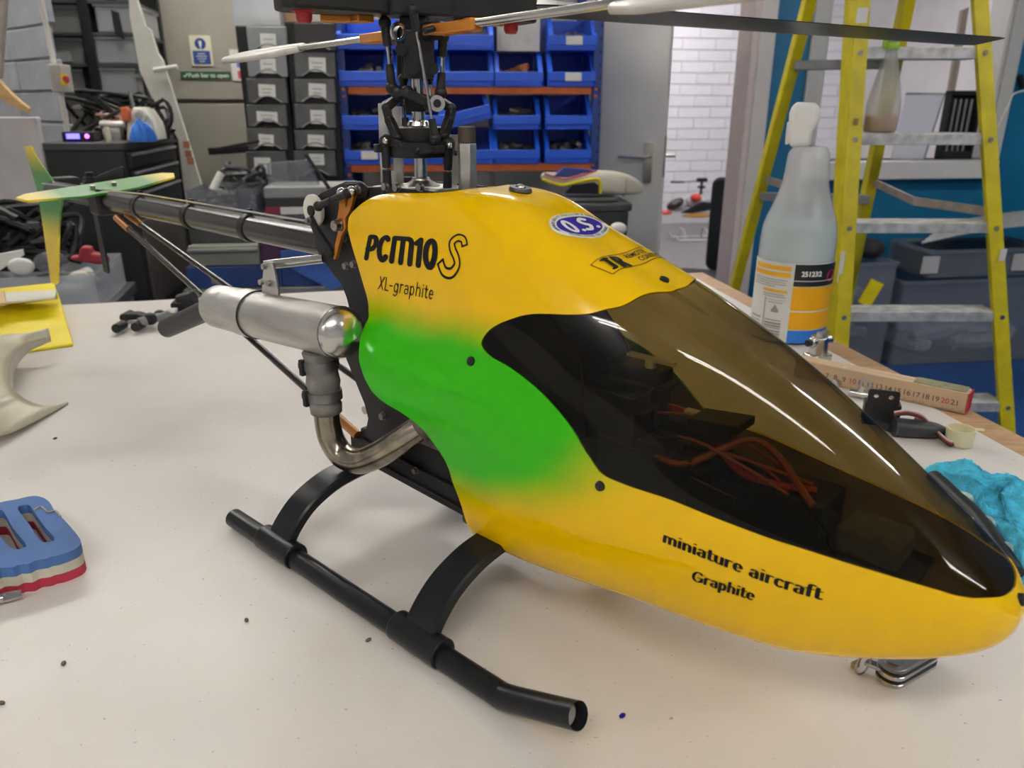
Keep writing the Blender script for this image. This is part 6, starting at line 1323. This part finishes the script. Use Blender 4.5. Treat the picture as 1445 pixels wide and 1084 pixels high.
# ---------------- boxes on the floor by the blue wall
RBX = Frame(at(1370, 500, 3.58), R(8))
fz = FLOOR - RBX.o.z
def clearbox(px0, px1, ytop, ly, dep, label, m=CLEARD, z0=None, lid=True, name='clear_tote'):
    z0 = fz if z0 is None else z0; x0, x1, _, z1 = frect(RBX, px0, ytop, px1, 520, ly); t = fthing(name, label, 'storage box', RBX)
    b = MB(); open_box(b, x0, x1, ly, ly + dep, z0, z1, .004); b.build('tub', m, t, smooth=0, bevel=.008)
    b = MB(); b.ringprism(rrect(x0 - .012, ly - .012, x1 + .012, ly + dep + .012, .02), rrect(x0 + .003, ly + .003, x1 - .003, ly + dep - .003, .02), z1 - .014, z1 + .002); fixn(b.build('rim', m, t, smooth=0))
    return x0, x1, z1
x0, x1, z1_ = clearbox(1266, 1460, 395, -.02, .38, 'large cloudy tote of white tubing on the blue floor')
b = MB(); q = random.Random(8)
for k in range(5): b.tube(spline([(q.uniform(x0 + .05, x1 - .05), q.uniform(.03, .32), fz + .05 + q.uniform(0, .12)) for _ in range(4)], 6), .036, 8)
o = placed(b.build('white_tubing', mat('dirty_white', (.75, .75, .72), .6, noise=.2), None), RBX, 'dirty white tubing coiled in the large cloudy tote', 'tubing'); o['kind'] = 'stuff'
tx0, tx1, tz1, = clearbox(1300, 1470, 352, .02, .32, 'dark smoky lidded tote with paper labels stacked on the large tote', CLEARD, z1_ + .004, True, 'dark_tote')
b = MB(); b.box(((tx0 + tx1) / 2, .18, (z1_ + tz1) / 2 + .005), (tx1 - tx0 - .03, .28, tz1 - z1_ - .03)); placed(b.build('dark_packing', mat('dark_packing', (.02, .023, .03), .7), None, smooth=0), RBX, 'dark packing filling the smoky labelled tote', 'packing')
for (px, py) in ((1313, 374), (1440, 370)):
    p = RBX.q(px, py, .012); b = MB(); b.box(p, (.085, .003, .08)); placed(b.build('paper_label', mat('grey_label', (.45, .43, .43), .8), None, smooth=0), RBX, 'square paper label on the smoky tote %s the ladder rail' % ('left of' if px < 1400 else 'right of'), 'label')
b = MB(); P = [RBX.q(1300, 344, .0), RBX.q(1460, 318, -.05), RBX.q(1480, 296, .32), RBX.q(1330, 318, .32)]
def lidfn(u, v):
    a = P[0] * (1 - u) + P[1] * u; c_ = P[3] * (1 - u) + P[2] * u; p = a * (1 - v) + c_ * v; return (p.x, p.y, max(tz1 + .006, p.z) + .006 * math.sin(v * 40) + .012 * math.sin(u * 3.1))
b.grid(lidfn, 12, 40); placed(b.build('ribbed_sheet', mat('grey_ribbed_sheet', (.34, .34, .34), .4, noise=.2), None, smooth=60, solid=.004), RBX, 'ribbed grey plastic sheet lying over the totes at the right', 'sheet')
x0, x1, z2_ = clearbox(1150, 1254, 372, .0, .36, 'cloudy tote of mixed gear behind the spray bottle and ladder', CLEARD, None, True, 'clear_tote')
heap('mixed_gear', mat('khaki_gear', (.42, .40, .34), .7, noise=.8, nscale=14), 'khaki and grey gear packed in the tote behind the spray bottle', 'gear', RBX, ((x0 + x1) / 2, .18, fz + .02), (x1 - x0 - .05, .26, z2_ - fz - .02), 26, 51, r=(.2, .4))
b = MB(); M_ = Matrix.Translation(((x0 + x1) / 2 + .07, -.008, z2_ - .14)) @ Matrix.Rotation(R(25), 4, 'Y'); b.box((0, 0, 0), (.07, .004, .12), M=M_); placed(b.build('yellow_card', YELF, None, smooth=0), RBX, 'yellow card against the tote behind the ladder', 'card')
p = RBX.q(1228, 352, .2); b = MB(); b.ball((p.x, .2, z2_ + .03), 1, 14, 10, (.07, .06, .05)); placed(b.build('black_gear_lump', mat('black_soft', (.015, .016, .018), .7), None, smooth=40), RBX, 'lumpy black equipment on top of the tote behind the ladder', 'equipment')
p = RBX.q(1195, 340, .24); b = MB(); b.ball((p.x, .24, z2_ + .045), 1, 14, 10, (.05, .05, .06)); placed(b.build('blue_bag', mat('royal_blue_soft', (.012, .03, .42), .6), None, smooth=40), RBX, 'royal blue soft bag on the tote behind the ladder', 'bag')
# ================================================================== things on the workbench
from mathutils.geometry import tessellate_polygon
def prism_holes(mb, outer, holes, z0, z1):
    loops = [outer] + holes; V2 = [p for l in loops for p in l]
    tris = tessellate_polygon([[Vector((a, c_, 0)) for a, c_ in l] for l in loops]); n = len(V2)
    vs = [(a, c_, z0) for a, c_ in V2] + [(a, c_, z1) for a, c_ in V2]; fs = []
    for t in tris: fs += [tuple(t), tuple(i + n for i in t)]
    k = 0
    for l in loops:
        for i in range(len(l)): j = (i + 1) % len(l); fs.append((k + i, k + j, n + k + j, n + k + i))
        k += len(l)
    mb.add(vs, fs)
def tz(px, py, z=0.0): return onz(px, py, z)
# ---- spray bottle
sp = tz(1109, 474); SBT = sp.copy()
t = thing('spray_bottle', 'white spray bottle of pale blue liquid with orange label on the workbench', 'spray bottle', (sp.x, sp.y, 0))
sf = Frame((sp.x, sp.y, 0), math.atan2(-sp.x, sp.y))          # faces the camera
def sz_(py): return sf.z(1112, py, 0)
kpx = (sp - Vector((0, 0, CAM_H))).length / FPX
RP = [(485, 40), (478, 45), (468, 46), (440, 46.3), (372, 46.8), (335, 46.5), (318, 45), (304, 41.5), (290, 36.5), (272, 31), (255, 27.5), (238, 26), (216, 24.5), (211, 22), (206, 20)]
prof = [(0, 0)] + [(r_ * kpx * .99, max(.0, sz_(py) if py < 470 else (485 - py) * kpx * .9)) for py, r_ in RP]
prof = [(r_, z_) for r_, z_ in prof]
b = MB(); b.lathe(prof, 44, cap=False); b.build('bottle', film('frosted_white_bottle', (.80, .82, .82), rough=.25, diff=.40, dcol=(.88, .88, .86)), t, smooth=60)
zl_ = sz_(313); b = MB(); lp_ = [(0, .004)] + [(max(r_ - .003, 0), z_) for r_, z_ in prof if .004 < z_ < zl_]; lp_ += [(lp_[-1][0] - .002, zl_), (0, zl_ + .0002)]; b.lathe(lp_, 40, cap=False); b.build('liquid', mat('pale_blue_liquid', (.50, .72, .78), .2), t, smooth=40)
hd = [(1114, 208), (1113, 186), (1114, 160), (1118, 148), (1126, 144), (1150, 145), (1157, 150), (1158, 164), (1154, 176), (1147, 186), (1144, 208)]
b = MB(); P = [sf.q(*q, 0) for q in hd]
b.prism([(p.x, p.z) for p in P], -.020, .026, lambda a, c_, e: (a, e, c_)); b.v = [tuple(Matrix.Rotation(sf.rz, 3, 'Z') @ Vector(p)) for p in b.v]; hd_ = fixn(b.build('trigger_head', mat('white_trigger', (.74, .73, .70), .4, noise=.05), t, bevel=.008, segs=3))
P = [sf.q(*q, 0) for q in ((1111, 172), (1114, 172), (1114, 203), (1108, 204), (1109, 190))]; b = MB(); b.prism([(p.x, p.z) for p in P], -.010, .010, lambda a, c_, e: (a, e, c_)); b.v = [tuple(Matrix.Rotation(sf.rz, 3, 'Z') @ Vector(p)) for p in b.v]; fixn(b.build('trigger', MATS['white_trigger'], t, bevel=.002))
LR = 46.9 * kpx
def cylpt(px_off, z, r): a = math.asin(max(-.999, min(.999, px_off * kpx / LR))); d = Vector((math.sin(a), -math.cos(a), 0)); p = Matrix.Rotation(sf.rz, 3, 'Z') @ d; return (p.x * r, p.y * r, z)
def cpatch(name, x0, x1, y0, y1, m, off=.0006, par=None, n=12):
    b = MB(); a0 = math.asin(max(-1, min(1, x0 * kpx / LR))); a1 = math.asin(max(-1, min(1, x1 * kpx / LR))); z0, z1 = sz_(y1), sz_(y0)
    def fn(u, v): a = a0 + (a1 - a0) * u; d = Matrix.Rotation(sf.rz, 3, 'Z') @ Vector((math.sin(a), -math.cos(a), 0)); return (d.x * (LR + off), d.y * (LR + off), z0 + (z1 - z0) * v)
    b.grid(fn, n, 1); return b.build(name, m, par or t, smooth=60)
LBW = mat('label_white', (.66, .65, .62), .5, noise=.04); LBO = mat('label_orange', (.78, .38, .0), .45); LBB = mat('label_blue', (.02, .17, .60), .45); LBK = mat('label_black', (.014, .014, .015), .4); LBG = mat('label_grey_ink', (.25, .25, .25), .6)
lb = cpatch('label', -46.8, 46.8, 362, 470, LBW, .0005, n=30); lb['label'] = 'printed bottle label in white black orange and blue'
cpatch('label_band', 1, 46.8, 363, 393, LBK, .0009, lb); cpatch('label_band', 1, 46.8, 394, 426, LBO, .0009, lb); cpatch('label_band', 1, 46.8, 428, 452, LBO, .0009, lb); cpatch('label_band', 1, 46.8, 453, 470, LBB, .0009, lb)
cpatch('label_line', 1, 46.8, 385, 386, LBW, .0012, lb)
for (a, c_, y0, y1, m_) in ((-44, -3, 367, 373, LBO), (-45, -3, 376, 382, LBO), (-33, -5, 400, 403.5, LBO), (-44, -6, 386, 387, LBG), (-44, -8, 389, 390, LBG), (-44, -7, 392, 393, LBG), (-44, -20, 395, 396, LBG), (-33, -8, 406, 407, LBG), (-33, -6, 409, 410, LBG), (-30, -6, 414, 414.6, LBG), (-30, -29, 412, 470, LBG), (-26, -9, 417, 418, LBG), (-44, -33, 440, 442, LBG), (-44, -34, 446, 447, LBG), (-43, -33, 450, 451, LBG)): cpatch('label_line', a, c_, y0, y1, m_, .0011, lb, 6)
for k in range(7): cpatch('barcode_bar', -28, -8, 441 + k * 3.6, 441 + k * 3.6 + (2.6 if k % 3 else 1.4), LBG, .0011, lb, 6)
b = MB(); b.add([cylpt(-17 + u, sz_(426 - v), LR + .0012) for u, v in ((-5, -3), (0, 6), (5, -3), (3, -5), (-3, -5))], [(0, 1, 2, 3, 4)]); b.build('recycle_mark', LBG, lb, smooth=0)
vs, fs = text2d('251232', 9.5, .35); b = MB(); b.add([cylpt(9 + u * .80, sz_(379 - v), LR + .0013) for u, v in vs], fs); b.build('label_number', OFFWHITE, lb, smooth=0)
b = MB(); b.add([cylpt(42 + 4.2 * math.cos(a), sz_(380 + 8 * math.sin(a)), LR + .0013) for a in [2 * PI * k / 16 for k in range(16)]], [tuple(range(16))]); b.build('red_roundel', mat('label_red', (.55, .02, .04), .45), lb, smooth=0)
# ---- small metal carburettor beside the bottle
p = tz(1152, 511); t = thing('carburettor', 'small silver cast carburettor lying in front of the spray bottle', 'carburettor', p, R(25))
b = MB(); b.cyl((0, 0, .010), (0, 0, .040), .014, .012, 18); b.box((0, 0, .008), (.036, .024, .012)); b.cyl((-.018, .0, .032), (.022, 0, .032), .0075, n=14); b.build('casting', STEEL, t, bevel=.002)
b = MB(); b.cyl((-.024, 0, .032), (-.018, 0, .032), .005, n=10); b.cyl((-.026, 0, .032), (-.024, 0, .032), .003, n=8); b.build('inlet', BLACK, t)
b = MB(); b.bar((0, 0, .042), (.02, .006, .044), .008, .003); b.cyl((0, 0, .040), (0, 0, .046), .005, n=12); b.build('throttle_arm', ALU, t)
# ---- folding rule
r0, r1 = tz(1168, 543), tz(1361, 585); dv = (r1 - r0); RL = dv.length; ra = math.atan2(dv.y, dv.x); RF = Frame((r0.x, r0.y, 0), ra)
t = thing('folding_rule', 'folded wooden rule with red tip lying by the plywood edge', 'ruler', (r0.x, r0.y, 0), ra)
RHt = RF.z(1350, 553, 0); WOOD = mat('rule_wood', (.56, .40, .25), .5, noise=.22, nscale=14, stretch=(.15, 2, 2)); WOODT = mat('rule_wood_pale', (.66, .50, .32), .5, noise=.22, nscale=14, stretch=(.15, 2, 2))
for k in range(6):
    x0 = -.05 + (.0 if k % 2 else .006); b = MB(); b.box(((x0 + RL) / 2, .0022 + k * .0046, RHt / 2), (RL - x0 - (.001 if k < 5 else .004), .0042, RHt - (k % 3) * .0006)); b.build('slat', WOOD if k == 0 else WOODT, t, smooth=0, bevel=.0005, segs=1)
b = MB(); b.box((RL + .0006, .0137, RHt / 2), (.0016, .0275, RHt)); b.build('red_tip', mat('rule_red', (.50, .025, .03), .5), t, smooth=0, bevel=.0005)
b = MB(); b.box((RL - .034, .0150, RHt + .0004), (.060, .024, .0012)); b.build('hinge_plate', mat('olive_hinge', (.30, .29, .17), .5, noise=.4, nscale=60), t, smooth=0)
x10, x20 = RF.x(1203, 538, 0), RF.x(1332, 573, 0); step = (x20 - x10) / 10
for k in range(7, 22):
    vs, fs = text2d(str(k), .0098, .0001, 0, 'CENTER'); xx = x10 + (k - 10) * step
    if xx + .004 > RL or xx < -.045: continue
    b = MB(); b.add([(xx + u, -.0002, RHt * .34 + v) for u, v in vs], fs); b.build('rule_number', mat('rule_red_ink', (.40, .05, .04), .6) if k % 10 == 0 else mat('rule_brown_ink', (.10, .06, .04), .6), t, smooth=0)
b = MB()
for k in range(140):
    xx = x10 - .035 + k * step / 5
    if xx > RL - .002 or xx < -.045: continue
    h_ = .005 if k % 5 == 0 else .003; b.box((xx, -.0002, h_ / 2), (.0004, .0004, h_))
b.build('tick_marks', MATS['rule_brown_ink'], t, smooth=0, kind='stuff')
# ---- bright fittings between canopy and rule
for px, py, a, lab in ((1186, 545, .4, 'small bright eyelet fitting at the base of the folding rule'), (1211, 562, -.5, 'small chrome tee fitting in front of the folding rule')):
    p = tz(px, py); t = thing('metal_fitting', lab, 'fitting', p, a); b = MB(); b.cyl((-.012, 0, .006), (.012, 0, .006), .005, n=12); b.cyl((0, 0, .006), (.004, .0, .018), .0045, n=12); b.build('fitting_body', STEEL, t, bevel=.0006)
    b = MB(); b.lathe([(.0042, -.002), (.0075, -.002), (.0075, .002), (.0042, .002), (.0042, -.002)], 14, Matrix.Translation((.006, 0, .020)) @ Matrix.Rotation(1.2, 4, 'X'), cap=False); b.build('eye', STEEL if px > 1200 else PAPER, t); b = MB(); b.cyl((.012, 0, .006), (.017, 0, .006), .0036, n=10); b.build('dark_end', BLACK, t)
# ---- loose servo with lead
p = tz(1236, 600); SVF = Frame((p.x, p.y, 0), R(-20)); t = fthing('loose_servo', 'black servo with white-dotted horn and red black lead on the bench', 'servo', SVF)
b = MB(); b.box((.004, .008, .014), (.040, .020, .028)); b.build('servo_case', BLACK, t, bevel=.0015)
b = MB(); M_ = Matrix.Translation((.003, -.004, .034)); o8 = rrect(-.017, -.009, .017, .009, .003); prism_holes(b, [(a, c_) for a, c_ in o8], [[(x_ + .0028 * math.cos(-a), .001 + .0028 * math.sin(-a)) for a in [2 * PI * k / 12 for k in range(12)]] for x_ in (-.008, .008)], 0, .003); b.v = [(.003 + v[0], -.002 + v[2], .036 + v[1]) for v in b.v]; fixn(b.build('mounting_ear', BLACK, t, smooth=0))
P = [SVF.q(*q, -.02) for q in ((1236, 592), (1250, 598), (1268, 604), (1272, 609), (1268, 614), (1256, 611), (1240, 604))]; b = MB(); b.prism([(q.x, max(.001, q.z)) for q in P], -.022, -.019, lambda a, c_, e: (a, e, c_)); hn = fixn(b.build('servo_horn', BLACK, t, smooth=0))
for q in ((1262, 607), (1268, 609)): p_ = SVF.q(*q, -.0222); b = MB(); b.cyl((p_.x, -.0220, max(.003, p_.z)), (p_.x, -.0226, max(.003, p_.z)), .0014, n=10); b.build('horn_hole', PAPER, hn)
I4 = SVF.i
def tl_(px, py, z): v = I4 @ tz(px, py, z); return v
for k, m_ in enumerate((mat('lead_black', (.02, .015, .015), .5), mat('lead_red', (.30, .02, .02), .5), mat('lead_white', (.55, .5, .48), .5))):
    o_ = Vector((.0, .0022 * (k - 1), .0015 * k)); pts = [tl_(1262, 586, .024), tl_(1280, 584, .030), tl_(1300, 590, .024), tl_(1315, 605, .012), tl_(1332, 622, .006), tl_(1342, 628, .004), tl_(1345, 622, .004), tl_(1335, 611, .006), tl_(1322, 603, .008), tl_(1308, 598, .010), tl_(1290, 592, .012)]
    b = MB(); b.tube(spline([q + o_ for q in pts], 5), .0013, 6); b.build('lead', m_, t)
# black sleeve and ring
a_, c_ = tz(1262, 602, .012), tz(1332, 609, .009); t = thing('black_sleeve', 'black tapered sleeve lying behind the loose servo', 'sleeve', (a_.x, a_.y, 0))
b = MB(); o_ = Vector((a_.x, a_.y, 0)); b.tube([a_ - o_, a_ + (c_ - a_) * .5 - o_, a_ + (c_ - a_) * .85 - o_, c_ - o_], [.011, .0105, .009, .006], 14); b.build('sleeve', RUBBER, t)
p = tz(1352, 627); t = thing('cream_cap', 'small cream plastic cap with a tab near the servo lead', 'cap', p, R(-15)); b = MB(); b.lathe([(0, .001), (.0138, .001), (.0142, .003), (.0150, .019), (.0150, .020), (.0135, .020), (.0128, .004), (0, .0035)], 28, cap=False); b.build('cap_wall', mat('cream_cap_plastic', (.70, .66, .44), .5), t, smooth=40)
b = MB(); b.box((.019, .004, .0185), (.010, .004, .002)); b.build('cap_tab', MATS['cream_cap_plastic'], t, bevel=.0005)
# ---- turquoise towel
TOWEL = mat('turquoise_towel', (.09, .64, .92), .95, noise=.4, nscale=90, bump=1.0, bscale=700)
TP = [tz(1305, 664), tz(1345, 660), tz(1385, 670), tz(1445, 682), tz(1500, 690), tz(1520, 840), tz(1450, 830), tz(1430, 800), tz(1400, 752), tz(1372, 715), tz(1345, 690)]
cen = sum(TP, Vector()) / len(TP); TPs = spline([p - cen for p in TP], 16, True); n = len(TPs); q = random.Random(5)
def hgt(u, v, d): return min(1, d * 4.5) * (.014 + .004 * math.sin(u * 60 + v * 25) + .0025 * math.sin(u * 150 - v * 90) + .003 * math.sin(v * 70 + 1))
vs = [(0, 0, hgt(0, 0, 1))]; fs = []; m_ = 40
for i in range(1, m_ + 1):
    f_ = i / m_
    for k in range(n): x_, y_ = TPs[k].x * f_, TPs[k].y * f_; vs.append((x_, y_, hgt(x_, y_, 1 - f_) + (.0015 if f_ < 1 else 0) + q.uniform(-.0016, .0016)))
fs += [(0, 1 + k, 1 + (k + 1) % n) for k in range(n)]
for i in range(m_ - 1):
    for k in range(n): fs.append((1 + i * n + k, 1 + (i + 1) * n + k, 1 + (i + 1) * n + (k + 1) % n, 1 + i * n + (k + 1) % n))
b = MB(); b.add(vs, fs); o = fixn(b.build('towel', TOWEL, None, smooth=80)); o.location = cen; tag(o, 'crumpled turquoise towel on the workbench beside the nose', 'towel')
t0 = tz(1385, 740); t = thing('brush_head', 'black brush with pale bristle tufts between the nose and the towel', 'brush', t0, 0)
b = MB(); pp = [tz(1318, 672, .008), tz(1345, 697, .01), tz(1375, 725, .01), tz(1402, 760, .01), tz(1432, 808, .008)]; b.tube(spline([p - t0 for p in pp], 5), .0075, 10, flat=.8); b.build('brush_bar', BLACK, t)
for px, py in ((1356, 704), (1386, 738), (1412, 775)):
    p = tz(px, py, .008) - t0; b = MB(); b.ball(p, 1, 12, 8, (.012, .009, .007)); b.build('bristle_tuft', mat('pale_bristle', (.45, .55, .52), .8, noise=.4, nscale=200), t)
# ---- pocket multitool under the nose
p = tz(1260, 957); t = thing('multitool', 'small steel multitool with key ring under the helicopter nose', 'multitool', p, 0)
ax_ = (tz(1285, 930) - tz(1247, 952)); ang = math.atan2(ax_.y, ax_.x); MM = Matrix.Rotation(ang, 4, 'Z')
for k, (z0, m_) in enumerate(((.0, STEEL), (.0035, BLACK), (.006, STEEL), (.0095, BLACK), (.012, mat('tool_grey', (.22, .22, .23), .4, .7, noise=.3)))):
    b = MB(); b.prism([(a - .0, c_) for a, c_ in rrect(-.012, -.0095, .040, .0095, .0088, 6)], z0, z0 + (.0033 if k % 2 == 0 else .0025)); b.v = [tuple(MM @ Vector(v)) for v in b.v]; pl_ = b.build('tool_plate', m_, t, smooth=40, bevel=.0005, segs=1)
b = MB(); b.cyl(MM @ Vector((-.003, 0, .015)), MM @ Vector((-.003, 0, .0168)), .0055, n=20); b.build('pivot', STEEL, t)
b = MB(); b.prism([(.006, .007), (.020, .006), (.017, -.002)], .0153, .0157); b.v = [tuple(MM @ Vector(v)) for v in b.v]; b.build('orange_mark', mat('orange_print', (.75, .16, .06), .5), t, smooth=0)
e_ = tz(1222, 934, .008) - p; b = MB(); b.bar(MM @ Vector((-.008, .002, .009)), e_, .006, .0028); b.build('lever', STEEL, t, bevel=.0005)
b = MB(); c_ = tz(1218, 938, .008) - p; b.tube([c_ + Vector((.0062 * math.cos(a), .003 * math.cos(a), .0075 * math.sin(a))) for a in [2 * PI * k / 20 for k in range(20)]], .0008, 6, closed=True); b.build('key_ring', STEEL, t)
b = MB(); c_ = tz(1207, 938, .004) - p; b.box(c_, (.006, .003, .005), rz=.5); b.build('ring_tag', mat('brass_tag', (.4, .3, .15), .4, .8), t, bevel=.0005)
# ---- black joint assembly left of the exhaust hose
p = tz(215, 460); t = thing('linkage_assembly', 'black jointed linkage assembly lying left of the exhaust hose', 'linkage', p, 0)
def tq(px, py, z): return tz(px, py, z) - p
b = MB(); P = [tq(166, 463, .008), tq(178, 442, .02), tq(198, 443, .02), tq(199, 460, .012)]; b.prism([(v.x, v.z + .004) for v in P], -.012, .012, lambda a, c_, e: (a, e, c_))
fixn(b.build('triangle_plate', BLACK, t, bevel=.003)); 
for q2 in ((169, 461), (180, 446), (196, 459)): v = tq(*q2, .011); b = MB(); b.cyl(v + Vector((0, -.014, 0)), v + Vector((0, .014, 0)), .008, n=14); b.build('boss', BLACK, t, bevel=.001)
b = MB(); b.cyl(tq(196, 455, .016), tq(250, 441, .020), .0075, n=14); b.build('shaft', MIDG, t)
for q2 in ((212, 450), (226, 446)): v = tq(*q2, .018); b = MB(); b.ball(v, .012, 12, 8, (1, 1, .9)); b.build('collar', BLACK, t)
b = MB(); v = tq(262, 436, .020); b.box(v, (.042, .034, .030), rz=.2); b.cyl(v + Vector((-.01, 0, .012)), v + Vector((.02, 0, .020)), .014, n=16); b.build('joint_block', BLACK, t, bevel=.003)
b = MB(); v = tq(246, 446, .012); b.box(v + Vector((0, -.018, .004)), (.008, .004, .006)); b.build('red_mark', RED, t); b = MB(); v = tq(243, 438, .026); b.box(v, (.014, .012, .006)); b.build('white_mark', PAPER, t)
# ---- yellow foam wing at the left edge
p = tz(60, 480); t = thing('foam_wing', 'yellow foam wing section with white strip at the left of the workbench', 'wing section', p, 0)
def wq(px, py, z): return tz(px, py, z) - p
fr_l, fr_r = wq(-70, 514, 0), wq(104, 489, 0); bk_r = wq(86, 436, 0) ; bk_l = wq(-70, 445, 0)
ux = (fr_r - fr_l).normalized(); uy = Vector((-ux.y, ux.x, 0)); Wd = (fr_r - fr_l).length; Dp = (bk_r - fr_r).dot(uy); sk = (bk_r - fr_r).dot(ux)
def wsec(poly, m_, name, a0, a1, bev=.003):
    b = MB(); vs = []
    for a in (a0, a1):
        for d_, z_ in poly: q3 = fr_l + ux * (a + sk * d_ / Dp * (1 if a == a1 else 0)) + uy * d_; vs.append((q3.x, q3.y, z_))
    n_ = len(poly); b.add(vs, [tuple(range(n_))[::-1], tuple(range(n_, 2 * n_))] + [(i, (i + 1) % n_, n_ + (i + 1) % n_, n_ + i) for i in range(n_)]); return fixn(b.build(name, m_, t, smooth=25, bevel=bev))
wsec([(0, 0), (Dp, 0), (Dp, .034), (Dp * .72, .036), (Dp * .55, .030), (Dp * .06, .009), (0, .004)], YELF, 'wing_panel', 0, Wd, .002)
wsec([(Dp * .72, .036), (Dp * .98, .034), (Dp * .98, .052), (Dp * .75, .050)], YELF, 'spar_block', 0, Wd * .985, .002)
b = MB(); P = [wq(8, 428, .052), wq(78, 421, .052), wq(80, 411, .052), wq(8, 414, .052)]; b.prism([(v.x, v.y) for v in P], .0505, .0545); fixn(b.build('white_strip', mat('white_tape', (.72, .70, .62), .4, noise=.2, nscale=14), t, smooth=0, bevel=.001))
b = MB(); P = [wq(-20, 433, .052), wq(8, 430, .052), wq(6, 413, .052), wq(-20, 414, .052)]; b.prism([(v.x, v.y) for v in P], .0505, .056); fixn(b.build('balsa_block', mat('balsa', (.62, .42, .22), .6), t, smooth=0, bevel=.001))
# ---- cream moulded shell in front of it
p = tz(30, 560); t = thing('moulded_shell', 'cream moulded plastic shell with round cut-out at the left edge', 'plastic shell', p, 0)
def mq(px, py, z=0.0): return tz(px, py, z) - p
CUT = [(71, 477, .034), (45, 483, .034), (27, 492, .034), (15, 508, .036), (11, 524, .038), (14, 542, .036), (24, 556, .030), (40, 567, .020), (60, 573, .012), (80, 572, .006), (95, 568, .002)]
OUT = [(69, 473, .034), (40, 478, .036), (0, 476, .038), (-40, 474, .040), (-90, 490, .045), (-90, 540, .045), (-90, 590, .040), (-50, 610, .022), (0, 615, .010), (45, 597, .004), (94, 571, .001)]
def lerp_path(P, n_): S_ = spline([mq(*q2) for q2 in P], 6); return [S_[int(round(i * (len(S_) - 1) / n_))] for i in range(n_ + 1)]
A1, A2 = lerp_path(CUT, 40), lerp_path(OUT, 40); b = MB()
b.grid(lambda u, v: tuple(A1[int(round(u * 40))] * (1 - v) + A2[int(round(u * 40))] * v + Vector((0, 0, .012 * math.sin(v * PI) * (1 - u)))), 40, 8)
SHM = mat('cream_vacuum_form', (.62, .57, .42), .3, noise=.1, nscale=12); fixn(b.build('shell_face', SHM, t, smooth=60, solid=.003))
b = MB(); b.grid(lambda u, v: tuple(Vector((A1[int(round(u * 40))].x, A1[int(round(u * 40))].y, A1[int(round(u * 40))].z - min(A1[int(round(u * 40))].z, .005 + .05 * u) * v))), 40, 4); fixn(b.build('shell_rim', mat('grey_cream_inside', (.48, .44, .36), .4), t, smooth=60, solid=.002))
# ---- layered block with two slots
p = tz(40, 800); t = thing('layered_block', 'blue white and red layered foam block with two slots', 'foam block', p, 0)
ZT = .025
OUTL = [(-40, 722), (0, 709), (22, 705), (45, 700), (60, 702), (70, 709), (77, 721), (86, 729), (98, 742), (109, 755), (114, 764), (110, 772), (99, 778), (82, 784), (72, 786), (64, 789), (50, 791), (40, 796), (27, 797), (18, 801), (0, 802), (-40, 812)]
o2 = [((tz(*q2, ZT) - p).x, (tz(*q2, ZT) - p).y) for q2 in OUTL]; o2 = spl2(o2, 3)
def slot(pts): return spl2([((tz(*q2, ZT) - p).x, (tz(*q2, ZT) - p).y) for q2 in pts], 3)
s1 = slot([(25, 718), (32, 713), (41, 713), (46, 719), (62, 742), (76, 758), (74, 764), (62, 765), (54, 759), (40, 738)]); s2 = slot([(-20, 722), (-5, 720), (5, 722), (18, 745), (36, 767), (34, 773), (22, 775), (10, 768), (-4, 750)])
for k, (z0, z1, m_) in enumerate(((0, .0080, mat('foam_red', (.42, .025, .06), .7, noise=.2, nscale=30)), (.0082, .0164, mat('foam_white', (.58, .54, .44), .8, noise=.25, nscale=40)), (.0166, .025, mat('foam_blue', (.055, .14, .36), .7, noise=.25, nscale=14)))):
    b = MB(); prism_holes(b, o2, [s1, s2], z0, z1); fixn(b.build('foam_layer', m_, t, smooth=35))
b = MB(); pts = [tz(48, 722, ZT) - p, tz(58, 716, ZT) - p, tz(68, 724, ZT) - p, tz(78, 722, ZT) - p, tz(86, 730, ZT) - p]; b.tube(spline([v + Vector((0, 0, .001)) for v in pts], 4), .0007, 5); b.build('thread', mat('pale_thread', (.45, .40, .30), .8), t)
# ---- screwdriver bit tip poking in at the left
a_, c_ = tz(-70, 862, .005), tz(31, 838, .005); t = thing('screwdriver', 'steel screwdriver blade poking in below the layered block', 'screwdriver', (c_.x, c_.y, 0)); o_ = Vector((c_.x, c_.y, 0)); d = (c_ - a_).normalized()
b = MB(); b.cyl(a_ - o_, c_ - d * .012 - o_, .0035, n=12); b.cyl(c_ - d * .012 - o_, c_ - o_, .0040, .0034, 6); b.build('blade', STEEL, t); b = MB(); b.cyl(a_ - d * .08 - o_, a_ - o_, .009, n=12); b.build('handle', RED, t)
# crumbs of debris
for k, (px, py) in enumerate(((112, 804), (78, 620), (348, 877), (640, 830), (520, 905), (90, 938), (3, 994), (878, 1012))):
    p = tz(px, py); b = MB(); b.ball((0, 0, .0012), .002, 8, 6, (1.3, .8, .6)); o = b.build('crumb', mat('dark_crumb', (.12, .10, .08), .8) if k != 7 else BLUEINK, None); o.location = p; o.rotation_euler = (0, 0, k); tag(o, ('curl of debris beside the layered block', 'dark crumb by the cream shell', 'brown crumb left of the front skid sleeve', 'dark crumb right of the front strut', 'dark crumb below the long skid tube', 'dark crumb low at the left of the bench', 'dark crumb at the bench left edge', 'tiny blue crumb near the bottom of the view')[k], 'crumb', 'crumbs on the bench')
